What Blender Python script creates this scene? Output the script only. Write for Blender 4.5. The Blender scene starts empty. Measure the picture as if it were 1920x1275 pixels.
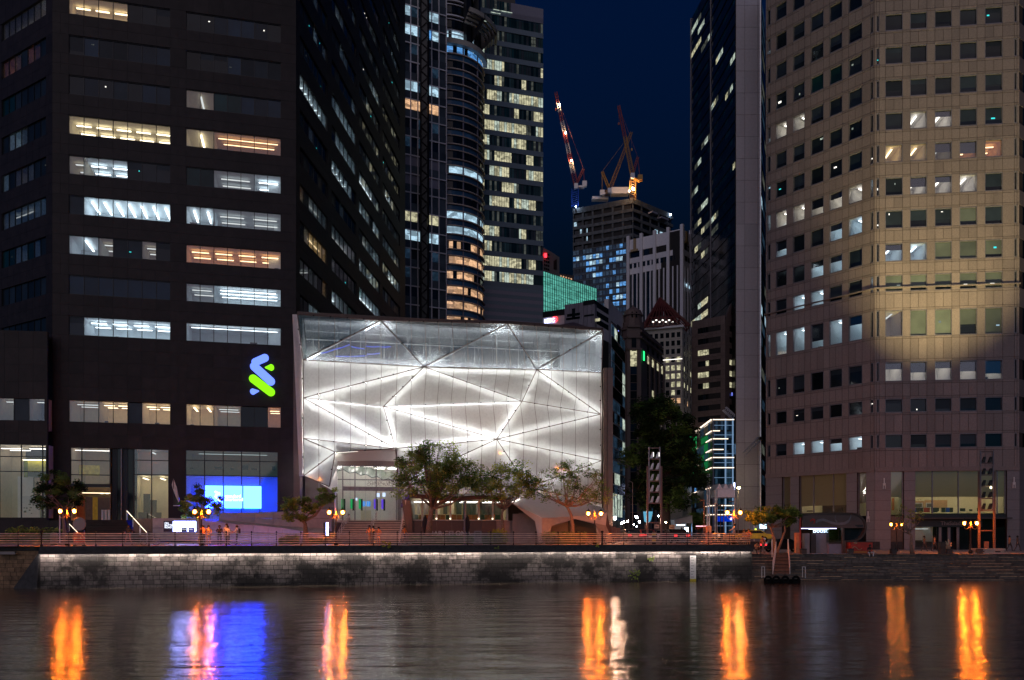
import bpy, math, random
import numpy as np
from mathutils import Vector, Matrix
from collections import defaultdict
random.seed(7); rng = np.random.default_rng(7)
S = bpy.context.scene
COL = S.collection
# ---------------------------------------------------------------- camera
F = 1560.0            # focal length in photograph pixels
CAMZ = 1.0; HOR = 1000.0
cd = bpy.data.cameras.new('camera'); cam = bpy.data.objects.new('camera', cd); COL.objects.link(cam)
cam.location = (0, 0, CAMZ); cam.rotation_euler = (math.radians(90), 0, 0)
cd.sensor_width = 36; cd.lens = 36*F/1920; cd.shift_y = (HOR-637.5)/1920; cd.clip_start = .5; cd.clip_end = 6000
S.camera = cam
# ---------------------------------------------------------------- sky, sun, exposure
W = bpy.data.worlds.new('World'); S.world = W; W.use_nodes = True
wn = W.node_tree; wn.nodes.clear()
out = wn.nodes.new('ShaderNodeOutputWorld'); bg = wn.nodes.new('ShaderNodeBackground')
sky = wn.nodes.new('ShaderNodeTexSky'); sky.sky_type = 'NISHITA'; sky.sun_disc = False
sky.sun_elevation = math.radians(-4.5); sky.sun_rotation = math.radians(200); sky.air_density = 1.0; sky.dust_density = .3; sky.ozone_density = 3
mul = wn.nodes.new('ShaderNodeMix'); mul.data_type = 'RGBA'; mul.blend_type = 'MULTIPLY'; mul.inputs[0].default_value = 1
mul.inputs[7].default_value = SKYTINT = (.40, 3.4, 3.7, 1)
wn.links.new(sky.outputs[0], mul.inputs[6]); wn.links.new(mul.outputs[2], bg.inputs[0]); wn.links.new(bg.outputs[0], out.inputs[0])
bg.inputs[1].default_value = 1.0
# glow of the lit city on the near bank, behind the camera
sd = bpy.data.lights.new('sun', 'SUN'); sd.energy = .46; sd.angle = math.radians(70); sd.color = (1, .80, .74)
so = bpy.data.objects.new('sun', sd); COL.objects.link(so); so.rotation_euler = (math.radians(66), 0, math.radians(-18))
V = S.view_settings; V.view_transform = 'Standard'; V.look = 'None'; V.exposure = 0; V.gamma = 1; V.use_curve_mapping = False
cy = S.cycles
cy.use_denoising = True
cy.max_bounces = 8; cy.diffuse_bounces = 3; cy.glossy_bounces = 3; cy.transmission_bounces = 4; cy.transparent_max_bounces = 12
cy.sample_clamp_indirect = 4; cy.caustics_reflective = False; cy.caustics_refractive = False
# ---------------------------------------------------------------- projection helpers (photo pixel + distance -> place)
def PX(px, Y): return (px-960)/F*Y
def PZ(py, Y): return CAMZ+(HOR-py)*Y/F
def P(px, py, Y): return (PX(px, Y), Y, PZ(py, Y))
# ---------------------------------------------------------------- materials
MATS = {}
def newmat(name):
    m = bpy.data.materials.new(name); m.use_nodes = True; m.node_tree.nodes.clear()
    MATS[name] = m
    o = m.node_tree.nodes.new('ShaderNodeOutputMaterial'); return m, m.node_tree, o
def N(t, typ, **k):
    n = t.nodes.new(typ)
    for a, b in k.items(): setattr(n, a, b)
    return n
def pbr(name, col, rough=.6, metal=0, var=.25, scale=3.0, obvar=.2, bump=0, spec=.5, stain=None):
    """principled; grain from noise in world space, a little per-piece variation"""
    m, t, o = newmat(name)
    b = N(t, 'ShaderNodeBsdfPrincipled'); t.links.new(b.outputs[0], o.inputs[0])
    b.inputs['Roughness'].default_value = rough; b.inputs['Metallic'].default_value = metal
    b.inputs['Specular IOR Level'].default_value = spec
    g = N(t, 'ShaderNodeNewGeometry'); n = N(t, 'ShaderNodeTexNoise'); n.inputs['Scale'].default_value = scale; n.inputs['Detail'].default_value = 6
    t.links.new(g.outputs['Position'], n.inputs['Vector'])
    mr = N(t, 'ShaderNodeMapRange'); mr.inputs[1].default_value = .25; mr.inputs[2].default_value = .75
    mr.inputs[3].default_value = 1-var; mr.inputs[4].default_value = 1+var
    t.links.new(n.outputs[0], mr.inputs[0])
    oi = N(t, 'ShaderNodeObjectInfo'); mo = N(t, 'ShaderNodeMapRange'); mo.inputs[3].default_value = 1-obvar; mo.inputs[4].default_value = 1+obvar
    t.links.new(oi.outputs['Random'], mo.inputs[0])
    mm = N(t, 'ShaderNodeMath', operation='MULTIPLY'); t.links.new(mr.outputs[0], mm.inputs[0]); t.links.new(mo.outputs[0], mm.inputs[1])
    last = mm.outputs[0]
    if stain:
        sc, lo, hi, dark = stain
        mp = N(t, 'ShaderNodeMapping'); mp.inputs['Scale'].default_value = sc; t.links.new(g.outputs['Position'], mp.inputs[0])
        n2 = N(t, 'ShaderNodeTexNoise'); n2.inputs['Scale'].default_value = 1; n2.inputs['Detail'].default_value = 8; n2.inputs['Roughness'].default_value = .65
        t.links.new(mp.outputs[0], n2.inputs[0])
        m2 = N(t, 'ShaderNodeMapRange'); m2.inputs[1].default_value = lo; m2.inputs[2].default_value = hi; m2.inputs[3].default_value = 1; m2.inputs[4].default_value = dark
        t.links.new(n2.outputs[0], m2.inputs[0])
        m3 = N(t, 'ShaderNodeMath', operation='MULTIPLY'); t.links.new(last, m3.inputs[0]); t.links.new(m2.outputs[0], m3.inputs[1]); last = m3.outputs[0]
    vm = N(t, 'ShaderNodeVectorMath', operation='SCALE'); vm.inputs[0].default_value = col; t.links.new(last, vm.inputs['Scale'])
    t.links.new(vm.outputs[0], b.inputs['Base Color'])
    if bump:
        bp = N(t, 'ShaderNodeBump'); bp.inputs['Strength'].default_value = bump; bp.inputs['Distance'].default_value = .02
        t.links.new(n.outputs[0], bp.inputs['Height']); t.links.new(bp.outputs[0], b.inputs['Normal'])
    return m
def emis(name, col, s, sample=True):
    m, t, o = newmat(name); e = N(t, 'ShaderNodeEmission'); e.inputs[0].default_value = (*col, 1); e.inputs[1].default_value = s
    t.links.new(e.outputs[0], o.inputs[0])
    if not sample: m.cycles.emission_sampling = 'NONE'
    return m
def litwin(name, col, s, sc=(1.3, 1.3, 2.2), lo=.38):
    """a far lit window: office light with furniture, partitions and blinds in the way"""
    m, t, o = newmat(name); e = N(t, 'ShaderNodeEmission')
    g = N(t, 'ShaderNodeNewGeometry'); mp = N(t, 'ShaderNodeMapping'); mp.inputs['Scale'].default_value = sc
    t.links.new(g.outputs['Position'], mp.inputs[0])
    v = N(t, 'ShaderNodeTexVoronoi'); v.distance = 'CHEBYCHEV'; v.inputs['Scale'].default_value = .55; v.inputs['Randomness'].default_value = .9
    t.links.new(mp.outputs[0], v.inputs[0])
    sp = N(t, 'ShaderNodeSeparateColor'); t.links.new(v.outputs['Color'], sp.inputs[0])
    n = N(t, 'ShaderNodeTexNoise'); n.inputs['Scale'].default_value = 1.4; n.inputs['Detail'].default_value = 3; t.links.new(mp.outputs[0], n.inputs[0])
    a = N(t, 'ShaderNodeMath', operation='MULTIPLY'); t.links.new(sp.outputs[0], a.inputs[0]); t.links.new(n.outputs[0], a.inputs[1])
    mr = N(t, 'ShaderNodeMapRange'); mr.inputs[1].default_value = .05; mr.inputs[2].default_value = .5; mr.inputs[3].default_value = lo*s; mr.inputs[4].default_value = s*1.25
    t.links.new(a.outputs[0], mr.inputs[0]); e.inputs[0].default_value = (*col, 1); t.links.new(mr.outputs[0], e.inputs[1])
    gl = N(t, 'ShaderNodeBsdfGlossy'); gl.inputs[0].default_value = (.04, .05, .06, 1); gl.inputs[1].default_value = .1
    ad = N(t, 'ShaderNodeAddShader'); t.links.new(e.outputs[0], ad.inputs[0]); t.links.new(gl.outputs[0], ad.inputs[1]); t.links.new(ad.outputs[0], o.inputs[0])
    m.cycles.emission_sampling = 'NONE'
    return m
def darkglass(name, col, obvar=.6, rough=.08, spec=.6):
    m = pbr(name, col, rough=rough, var=.35, scale=.5, obvar=obvar, spec=spec); return m
def clearglass(name, tint=(1, 1, 1), refl=.06, haze=0):
    m, t, o = newmat(name); tr = N(t, 'ShaderNodeBsdfTransparent'); tr.inputs[0].default_value = (*tint, 1)
    gl = N(t, 'ShaderNodeBsdfGlossy'); gl.inputs[1].default_value = .03
    lw = N(t, 'ShaderNodeLayerWeight'); lw.inputs[0].default_value = .3
    mr = N(t, 'ShaderNodeMapRange'); mr.inputs[3].default_value = refl; mr.inputs[4].default_value = .7; t.links.new(lw.outputs[0], mr.inputs[0])
    mx = N(t, 'ShaderNodeMixShader'); t.links.new(mr.outputs[0], mx.inputs[0]); t.links.new(tr.outputs[0], mx.inputs[1]); t.links.new(gl.outputs[0], mx.inputs[2])
    t.links.new(mx.outputs[0], o.inputs[0]); return m
def fritglass(name, frit, tr_tint=(.8, .85, .88), dots=14):
    """glass printed with a white dot frit: part clear, part milky so that the lamps behind it light it up"""
    m, t, o = newmat(name); tr = N(t, 'ShaderNodeBsdfTransparent'); tr.inputs[0].default_value = (*tr_tint, 1)
    tl = N(t, 'ShaderNodeBsdfTranslucent'); tl.inputs[0].default_value = (.9, .9, .88, 1)
    df = N(t, 'ShaderNodeBsdfDiffuse'); df.inputs[0].default_value = (.30, .30, .31, 1)
    gl = N(t, 'ShaderNodeBsdfGlossy'); gl.inputs[1].default_value = .05
    m1 = N(t, 'ShaderNodeMixShader'); m1.inputs[0].default_value = .3; t.links.new(tl.outputs[0], m1.inputs[1]); t.links.new(df.outputs[0], m1.inputs[2])
    g = N(t, 'ShaderNodeNewGeometry'); v = N(t, 'ShaderNodeTexVoronoi'); v.inputs['Scale'].default_value = 3.5; t.links.new(g.outputs['Position'], v.inputs[0])
    nn = N(t, 'ShaderNodeTexNoise'); nn.inputs['Scale'].default_value = 9; nn.inputs['Detail'].default_value = 5; t.links.new(g.outputs['Position'], nn.inputs[0])
    ad = N(t, 'ShaderNodeMath', operation='ADD'); t.links.new(v.outputs[0], ad.inputs[0]); t.links.new(nn.outputs[0], ad.inputs[1])
    mr = N(t, 'ShaderNodeMapRange'); mr.inputs[1].default_value = .35; mr.inputs[2].default_value = 1.25; mr.inputs[3].default_value = max(0, frit-.07); mr.inputs[4].default_value = min(1, frit+.05)
    t.links.new(ad.outputs[0], mr.inputs[0])
    m2 = N(t, 'ShaderNodeMixShader'); t.links.new(mr.outputs[0], m2.inputs[0]); t.links.new(tr.outputs[0], m2.inputs[1]); t.links.new(m1.outputs[0], m2.inputs[2])
    m3 = N(t, 'ShaderNodeMixShader'); m3.inputs[0].default_value = .05; t.links.new(m2.outputs[0], m3.inputs[1]); t.links.new(gl.outputs[0], m3.inputs[2])
    t.links.new(m3.outputs[0], o.inputs[0]); return m
def leafmat(name, col):
    m, t, o = newmat(name); g = N(t, 'ShaderNodeNewGeometry'); n = N(t, 'ShaderNodeTexNoise'); n.inputs['Scale'].default_value = .9; n.inputs['Detail'].default_value = 3
    t.links.new(g.outputs['Position'], n.inputs[0])
    cr = N(t, 'ShaderNodeValToRGB'); cr.color_ramp.elements[0].position = .32; cr.color_ramp.elements[1].position = .68
    cr.color_ramp.elements[0].color = (*[c*.45 for c in col], 1); cr.color_ramp.elements[1].color = (*[c*1.5 for c in col], 1)
    t.links.new(n.outputs[0], cr.inputs[0])
    d = N(t, 'ShaderNodeBsdfDiffuse'); l = N(t, 'ShaderNodeBsdfTranslucent'); t.links.new(cr.outputs[0], d.inputs[0]); t.links.new(cr.outputs[0], l.inputs[0])
    mx = N(t, 'ShaderNodeMixShader'); mx.inputs[0].default_value = .35; t.links.new(d.outputs[0], mx.inputs[1]); t.links.new(l.outputs[0], mx.inputs[2])
    t.links.new(mx.outputs[0], o.inputs[0]); return m

pbr('granite', (.027, .019, .019), .5, spec=.25, var=.3, scale=1.2, obvar=.18, stain=((.12, .12, .04), .5, .75, .6))
pbr('granite_joint', (.02, .016, .016), .8)
pbr('pinkstone', (.222, .172, .160), .5, var=.18, scale=7, obvar=.14, stain=((.5, .5, .06), .48, .75, .75)); pbr('bandclad', (.17, .215, .26), .5, var=.06, scale=2, obvar=.08)
pbr('stone_joint', (.05, .03, .025), .9)
pbr('greystone', (.20, .175, .18), .5, var=.1, scale=5, obvar=.05)
pbr('palestone', (.45, .40, .35), .6, var=.15, scale=3, obvar=.1)
pbr('brownstone', (.16, .11, .10), .6, var=.15, scale=3, obvar=.1)
pbr('greyclad', (.26, .24, .30), .5, var=.08, scale=3, obvar=.12)
pbr('whiteclad', (.76, .72, .76), .5, var=.08, scale=2, obvar=.08)
pbr('concrete', (.26, .235, .21), .85, var=.3, scale=1.5, obvar=.1)
pbr('frame', (.012, .012, .014), .4, obvar=.1)
pbr('frame_grey', (.22, .2, .22), .4, metal=.4, obvar=.1)
pbr('steel', (.55, .55, .56), .35, metal=.7, obvar=.1)
pbr('whitepaint', (.72, .70, .68), .5, var=.06, obvar=.06)
pbr('interior', (.80, .78, .74), .8, var=.05, obvar=.1)
pbr('int_warm', (.74, .63, .44), .8, var=.08, obvar=.1)
pbr('int_yellow', (.78, .73, .55), .8, var=.05, obvar=.05)
pbr('int_orange', (.70, .45, .24), .8, var=.08, obvar=.1)
pbr('int_cool', (.72, .80, .84), .8, var=.05, obvar=.1)
pbr('desk', (.05, .04, .035), .6, obvar=.4)
darkglass('glass_dark', (.009, .014, .019), spec=.3)
darkglass('glass_blind', (.020, .029, .040), .5, .3, .2)
darkglass('glass_navy', (.010, .028, .055), .5, spec=.25); darkglass('glass_band_blue', (.05, .13, .24), .4, .25, .3); darkglass('glass_grey', (.07, .085, .10), .35, .3, .3); darkglass('glass_sea', (.045, .10, .105), .5, .3, .3)
darkglass('glass_teal', (.010, .045, .05), .5, spec=.25)
darkglass('glass_green', (.09, .105, .085), .2, .35)
clearglass('glass_clear'); clearglass('glass_tint', (.75, .8, .8))
fritglass('frit_heavy', .90); fritglass('frit_light', .13, (.62, .68, .74))
pbr('paving', (.38, .33, .30), .65, var=.25, scale=2, obvar=.1)
pbr('asphalt', (.05, .05, .052), .6, var=.3, scale=4, obvar=0)
emis('glint_white', (1, .95, .85), 1.6, False); emis('glint_teal', (.05, .8, .8), 1.2, False); pbr('int_lime', (.80, .78, .12), .8); pbr('lamplit_nosing', (.60, .38, .22), .5, var=.5, scale=5, obvar=.4)
pbr('wallstone', (.165, .142, .13), .75, var=.35, scale=4, obvar=.38, bump=.6, stain=((.30, .30, .36), .46, .56, .13))
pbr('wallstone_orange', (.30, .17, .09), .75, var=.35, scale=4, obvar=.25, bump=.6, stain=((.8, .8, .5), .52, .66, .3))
pbr('mortar', (.015, .013, .012), .95)
pbr('coping', (.045, .04, .04), .8, var=.4, scale=3)
pbr('slabclad', (.46, .42, .46), .5, var=.08, obvar=.08); pbr('stepstone', (.13, .10, .08), .6, var=.5, scale=3, obvar=.3, bump=.6)
pbr('railmetal', (.80, .70, .62), .40, metal=.15, obvar=.05)
pbr('lampmetal', (.03, .02, .015), .4, metal=.3)
pbr('lampbrass', (.55, .30, .12), .4, metal=.4)
pbr('bark', (.22, .16, .12), .9, var=.4, scale=8)
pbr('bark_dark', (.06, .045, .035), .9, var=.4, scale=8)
pbr('bronze', (.12, .075, .055), .35, metal=.3)
pbr('brownmetal', (.13, .085, .072), .4, var=.1, obvar=.06)
pbr('greypanel', (.30, .245, .235), .5, var=.1, obvar=.06)
pbr('rampwall', (.36, .32, .36), .5, var=.12, obvar=.07)
pbr('canopy', (.62, .60, .57), .4, var=.05, obvar=.04)
pbr('red', (.5, .05, .03), .5); pbr('orange', (.6, .2, .05), .5); pbr('blackpaint', (.012, .012, .013), .4); pbr('darkcloth', (.014, .014, .02), .9)
pbr('yellow', (.65, .5, .03), .4); pbr('bluepaint', (.03, .10, .6), .4); pbr('cranered', (.32, .06, .045), .5); pbr('craneyellow', (.45, .22, .04), .5)
pbr('greenpaint', (.03, .28, .12), .5); pbr('purplepaint', (.2, .08, .6), .5); pbr('skin', (.42, .24, .17), .6); pbr('hair', (.015, .012, .01), .7)
pbr('cloth_white', (.6, .58, .56), .9); pbr('cloth_tan', (.45, .32, .2), .9); pbr('cloth_orange', (.6, .25, .12), .9); pbr('cloth_navy', (.03, .035, .06), .9); pbr('cloth_grey', (.2, .2, .2), .9)
pbr('rubber', (.01, .01, .01), .9, spec=.1); pbr('carpaint', (.02, .02, .024), .15, metal=.3); pbr('carwhite', (.6, .6, .62), .2); pbr('shoe', (.03, .03, .03), .7)
pbr('redframe', (.17, .04, .035), .5); pbr('gold', (.34, .23, .11), .4, metal=.3); pbr('grassy', (.04, .07, .02), .9, var=.5, scale=6)
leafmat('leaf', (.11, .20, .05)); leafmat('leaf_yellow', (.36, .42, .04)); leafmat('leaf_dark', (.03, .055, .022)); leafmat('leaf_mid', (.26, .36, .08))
# lamps and lit things
emis('bulb', (1, .215, .018), 1700); emis('lantern_glow', (1, .50, .16), 1.5, False)
emis('led_wall', (1, .86, .78), 175); emis('led_glass', (1, .98, .93), 84)
emis('strip_cool', (.80, .93, 1), 4); emis('strip_white', (1, .95, .86), 3.6); emis('strip_warm', (1, .80, .48), 3.4); emis('strip_orange', (1, .66, .34), 3.0); emis('strip_dim', (.85, .92, .9), .9); emis('strip_bright', (1, .95, .86), 14)
emis('strip_teal', (.08, .85, .85), 2.0); emis('strip_yellow', (1, .87, .60), 4.2)
litwin('win_warm', (1, .94, .60), .58, (2.2, 2.2, 2.6)); litwin('win_white', (.85, 1, .84), .55, (2.2, 2.2, 2.6)); litwin('win_cool', (.55, .82, 1), .85)
litwin('win_teal', (.10, .62, .58), .45); litwin('win_orange', (1, .58, .32), .8); litwin('win_blue', (.12, .38, .85), .9); litwin('win_dim', (.55, .6, .5), .10)
litwin('win_dimblue', (.10, .22, .38), .12)
# ---------------------------------------------------------------- geometry helpers
CUBE = [(-.5,-.5,-.5),(.5,-.5,-.5),(.5,.5,-.5),(-.5,.5,-.5),(-.5,-.5,.5),(.5,-.5,.5),(.5,.5,.5),(-.5,.5,.5)]
CF = [(0,3,2,1),(4,5,6,7),(0,1,5,4),(1,2,6,5),(2,3,7,6),(3,0,4,7)]
cubes = {}
def cube(mat):
    if mat not in cubes:
        me = bpy.data.meshes.new('box_'+mat); me.from_pydata(CUBE, [], CF); me.materials.append(MATS[mat]); cubes[mat] = me
    return cubes[mat]
class MB:
    """collects shapes for one mesh object"""
    def __init__(s): s.v = []; s.f = []; s.m = []
    def add(s, vs, fs, mi=0):
        n = len(s.v); s.v += [tuple(v) for v in vs]; s.f += [tuple(i+n for i in f) for f in fs]; s.m += [mi]*len(fs); return s
    def box(s, c, size, ang=0, mi=0):
        ca, sa = math.cos(ang), math.sin(ang); vs = []
        for x, y, z in CUBE:
            x, y, z = x*size[0], y*size[1], z*size[2]; vs.append((c[0]+x*ca-y*sa, c[1]+x*sa+y*ca, c[2]+z))
        return s.add(vs, CF, mi)
    def tube(s, pts, r, n=6, mi=0, cap=True):
        pts = [Vector(p) for p in pts]
        rs = r if isinstance(r, (list, tuple)) else [r]*len(pts)
        vs = []; prev = None
        for i, p in enumerate(pts):
            d = (pts[min(i+1, len(pts)-1)]-pts[max(i-1, 0)])
            if d.length < 1e-6: d = Vector((0, 0, 1))
            d.normalize()
            a = d.cross(Vector((0, 1, 0)) if abs(d.y) < .9 else Vector((1, 0, 0))).normalized() if prev is None else (prev-d*prev.dot(d)).normalized()
            prev = a; b = d.cross(a)
            for k in range(n):
                t = 2*math.pi*k/n; vs.append(p+(a*math.cos(t)+b*math.sin(t))*rs[i])
        fs = []
        for i in range(len(pts)-1):
            for k in range(n):
                k2 = (k+1) % n; fs.append((i*n+k, i*n+k2, (i+1)*n+k2, (i+1)*n+k))
        if cap: fs.append(tuple(range(n-1, -1, -1))); fs.append(tuple((len(pts)-1)*n+k for k in range(n)))
        return s.add(vs, fs, mi)
    def lathe(s, prof, c, n=10, mi=0):
        vs = []; fs = []
        for r, z in prof:
            for k in range(n): t = 2*math.pi*k/n; vs.append((c[0]+r*math.cos(t), c[1]+r*math.sin(t), c[2]+z))
        for i in range(len(prof)-1):
            for k in range(n): k2 = (k+1) % n; fs.append((i*n+k, i*n+k2, (i+1)*n+k2, (i+1)*n+k))
        fs.append(tuple(range(n-1, -1, -1))); fs.append(tuple((len(prof)-1)*n+k for k in range(n)))
        return s.add(vs, fs, mi)
    def prism(s, poly, z0, z1, mi=0):
        n = len(poly); vs = [(x, y, z0) for x, y in poly]+[(x, y, z1) for x, y in poly]
        fs = [tuple(range(n-1, -1, -1)), tuple(range(n, 2*n))]+[(i, (i+1) % n, n+(i+1) % n, n+i) for i in range(n)]
        return s.add(vs, fs, mi)
    def slab(s, poly3, off, mi=0):
        """polygon in space thickened by the vector off"""
        n = len(poly3); o = Vector(off); vs = [Vector(p) for p in poly3]; vs += [v+o for v in vs]
        fs = [tuple(range(n)), tuple(range(2*n-1, n-1, -1))]+[((i+1) % n, i, n+i, n+(i+1) % n) for i in range(n)]
        return s.add(vs, fs, mi)
    def ring(s, c, R, r, n=16, k=5, axis='y', mi=0):
        vs = []; fs = []
        for i in range(n):
            a = 2*math.pi*i/n
            for j in range(k):
                b = 2*math.pi*j/k; q = R+r*math.cos(b); w = r*math.sin(b)
                x, z = q*math.cos(a), q*math.sin(a)
                vs.append((c[0]+x, c[1]+w, c[2]+z) if axis == 'y' else ((c[0]+x, c[1]+z, c[2]+w) if axis == 'z' else (c[0]+w, c[1]+x, c[2]+z)))
        for i in range(n):
            for j in range(k): fs.append((i*k+j, ((i+1) % n)*k+j, ((i+1) % n)*k+(j+1) % k, i*k+(j+1) % k))
        return s.add(vs, fs, mi)
    def mesh(s, name, mats, smooth=False):
        me = bpy.data.meshes.new(name); me.from_pydata(s.v, [], s.f)
        for m in mats: me.materials.append(MATS[m])
        if len(mats) > 1: me.polygons.foreach_set('material_index', s.m)
        if smooth: me.polygons.foreach_set('use_smooth', [True]*len(s.f))
        me.update(); return me
def tag(o, label=None, cat=None, group=None, kind=None):
    for k, v in (('label', label), ('category', cat), ('group', group), ('kind', kind)):
        if v: o[k] = v
    return o
def link(name, data, parent=None):
    o = bpy.data.objects.new(name, data); COL.objects.link(o)
    if parent is not None: o.parent = parent
    return o
def struct(name, mb, mats, smooth=False):
    return tag(link(name, mb.mesh(name, mats if isinstance(mats, list) else [mats], smooth)), kind='structure')
class Fac:
    """a vertical facade plane from A to B in plan; d is measured outwards (towards the viewer's side)"""
    def __init__(s, A, B):
        s.A = Vector(A); s.B = Vector(B); s.L = (s.B-s.A).length; s.t = (s.B-s.A)/s.L; s.n = Vector((s.t.y, -s.t.x))
        s.ang = math.atan2(s.t.y, s.t.x)
    def u(s, px):
        r = (px-960)/F; return (r*s.A.y-s.A.x)/(s.t.x-r*s.t.y)
    def Y(s, px): return s.A.y+s.t.y*s.u(px)
    def z(s, px, py): return PZ(py, s.Y(px))
    def p(s, u, z, d=0): q = s.A+s.t*u+s.n*d; return Vector((q.x, q.y, z))
class T:
    """a thing: an Empty at its base that parents its parts. Part boxes are queued; past the limit the small ones are joined"""
    def __init__(s, name, label, cat, loc=(0, 0, 0), group=None, rot=0):
        s.r = tag(link(name, None), label, cat, group); s.r.location = loc; s.r.rotation_euler = (0, 0, rot); s.loc = Vector(loc); s.q = defaultdict(list)
    def box(s, name, mat, c, size, ang=0, now=False, parent=None, world=True):
        off = s.loc if world else Vector((0, 0, 0))
        if not now and parent is None: s.q[name].append((mat, Vector(c)-off, size, ang)); return None
        o = link(name, cube(mat), parent or s.r)
        o.location = Vector(c)-off; o.rotation_euler = (0, 0, ang); o.scale = size; return o
    def fb(s, name, mat, fac, u0, u1, z0, z1, d0, d1, **k):
        c = fac.p((u0+u1)/2, (z0+z1)/2, (d0+d1)/2); return s.box(name, mat, c, (abs(u1-u0), abs(d1-d0), abs(z1-z0)), fac.ang, **k)
    def mb(s, name, mb, mats, parent=None, smooth=False, world=True, label=None):
        if world: l = s.loc; mb.v = [(x-l.x, y-l.y, z-l.z) for x, y, z in mb.v]
        o = link(name, mb.mesh(name, mats if isinstance(mats, list) else [mats], smooth), parent or s.r)
        if label: o['label'] = label
        return o
    def done(s, limit=300):
        for name, L in s.q.items():
            def size(e):
                c = e[1]+s.loc
                if c.y < 2: return 0
                px = 960+F*c.x/c.y; py = HOR-F*(c.z-CAMZ)/c.y
                w = max(e[2][0]*abs(math.cos(e[3]))+e[2][1]*abs(math.sin(e[3])), .01)*F/c.y; h = e[2][2]*F/c.y
                ins = (-w/2 < px < 1920+w/2) and (-h/2 < py < 1275+h/2)
                return w*h if ins else -1
            L.sort(key=size, reverse=True)
            keep = [e for e in L[:limit] if size(e) >= 0] if len(L) > limit else L
            rest = L[len(keep):]
            for mat, c, sz, a in keep:
                o = link(name, cube(mat), s.r); o.location = c; o.rotation_euler = (0, 0, a); o.scale = sz
            if rest:
                m = MB(); mats = sorted(set(e[0] for e in rest))
                for mat, c, sz, a in rest: m.box(c, sz, a, mats.index(mat))
                tag(link(name, m.mesh(name, mats), s.r), kind='stuff')
        s.q = defaultdict(list); return s.r
def copytree(o, parent=None):
    c = o.copy(); COL.objects.link(c)
    if parent is not None: c.parent = parent
    for ch in o.children: copytree(ch, c)
    return c
def text(name, s, mat, loc, size, parent=None, ext=.01, rotz=0, align='LEFT', cat=None, label=None, bold=0):
    cu = bpy.data.curves.new(name, 'FONT'); cu.body = s; cu.size = size; cu.extrude = ext; cu.align_x = align; cu.offset = bold
    to = bpy.data.objects.new('t', cu); COL.objects.link(to); me = bpy.data.meshes.new_from_object(to.evaluated_get(bpy.context.evaluated_depsgraph_get())); bpy.data.objects.remove(to)
    me.materials.clear(); me.materials.append(MATS[mat]); o = link(name, me, parent); o.rotation_euler = (math.radians(90), 0, rotz)
    o.location = Vector(loc)-(parent.location if parent is not None else Vector((0, 0, 0)))
    if cat: tag(o, label, cat)
    return o
def quad_room(x0, x1, y0, y1, z0, z1):
    """five inward faces, open towards the front (y0)"""
    v = [(x0, y0, z0), (x1, y0, z0), (x1, y1, z0), (x0, y1, z0), (x0, y0, z1), (x1, y0, z1), (x1, y1, z1), (x0, y1, z1)]
    return v, [(0, 1, 2, 3), (4, 7, 6, 5), (3, 2, 6, 7), (0, 3, 7, 4), (1, 5, 6, 2)]
def room(t, fac, u0, u1, z0, z1, wall, strip, depth=5.0, nstrip=None, d0=-.28, drop=.28, desk=True, along=None, floor_drop=.9, two=1.0):
    """a lit office behind a run of windows: walls, floor, ceiling, hanging light strips, desks"""
    zf, zc = z0-floor_drop, z1+.12
    w = u1-u0
    vs, fs = quad_room(0, 1, 0, 1, 0, 1); m = MB()
    m.add([fac.p(u0+x*w, zf+z*(zc-zf), d0-y*depth) for x, y, z in vs], fs)
    r = t.mb('room', m, wall)
    n = nstrip if nstrip is not None else max(1, round(w/2.6))
    along = random.random() < .72 if along is None else along
    if along and w > 3 and random.random() < .45:
        for dd in (.22, .5, .8)[:random.choice((1, 2, 3))]: t.box('ceiling_light', strip, fac.p((u0+u1)/2, zc-drop, d0-depth*dd), (w*random.uniform(.7, .96), .13, .05), fac.ang, parent=r)
        n = 0
    for i in range(n):
        uc = u0+w*(i+.5)/n
        if along:
            for dd in (.35, .75)[:2 if two > .5 else 1]:
                c = fac.p(uc, zc-drop, d0-depth*dd); t.box('ceiling_light', strip, c-(r.parent.location*0), (w/n*.72, .22, .06), fac.ang, parent=r)
        else:
            c = fac.p(uc, zc-drop, d0-depth*.5); t.box('ceiling_light', strip, c, (.20, depth*.72, .06), fac.ang, parent=r)
    if desk and w > 1.5:
        m = MB(); uu = u0+.3
        while uu < u1-.5:
            ww = random.uniform(.25, .9); hh = random.uniform(.1, .5)
            m.box(fac.p(min(uu+ww/2, u1-.5), z0+hh/2-.12, d0-random.uniform(.5, 1.5)), (ww, .25, hh), fac.ang); uu += ww+random.uniform(.3, 2.5)
        if m.v: t.mb('desk', m, 'desk', parent=r)
    return r
# ---------------------------------------------------------------- setting: water, ground, quay
WZ = -3.25
m, t, o = newmat('water')
b = N(t, 'ShaderNodeBsdfPrincipled'); b.inputs['Base Color'].default_value = (.075, .058, .040, 1); b.inputs['Roughness'].default_value = .145; b.inputs['IOR'].default_value = 2.15
g = N(t, 'ShaderNodeNewGeometry')
def wave(scale, sx, sy, strength, dist, prev=None, detail=3):
    mp = N(t, 'ShaderNodeMapping'); mp.inputs['Scale'].default_value = (sx, sy, 1); t.links.new(g.outputs['Position'], mp.inputs[0])
    n = N(t, 'ShaderNodeTexNoise'); n.inputs['Scale'].default_value = scale; n.inputs['Detail'].default_value = detail; n.inputs['Roughness'].default_value = .6; t.links.new(mp.outputs[0], n.inputs[0])
    bp = N(t, 'ShaderNodeBump'); bp.inputs['Strength'].default_value = strength; bp.inputs['Distance'].default_value = dist; t.links.new(n.outputs[0], bp.inputs['Height'])
    if prev: t.links.new(prev.outputs[0], bp.inputs['Normal'])
    return bp
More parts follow.
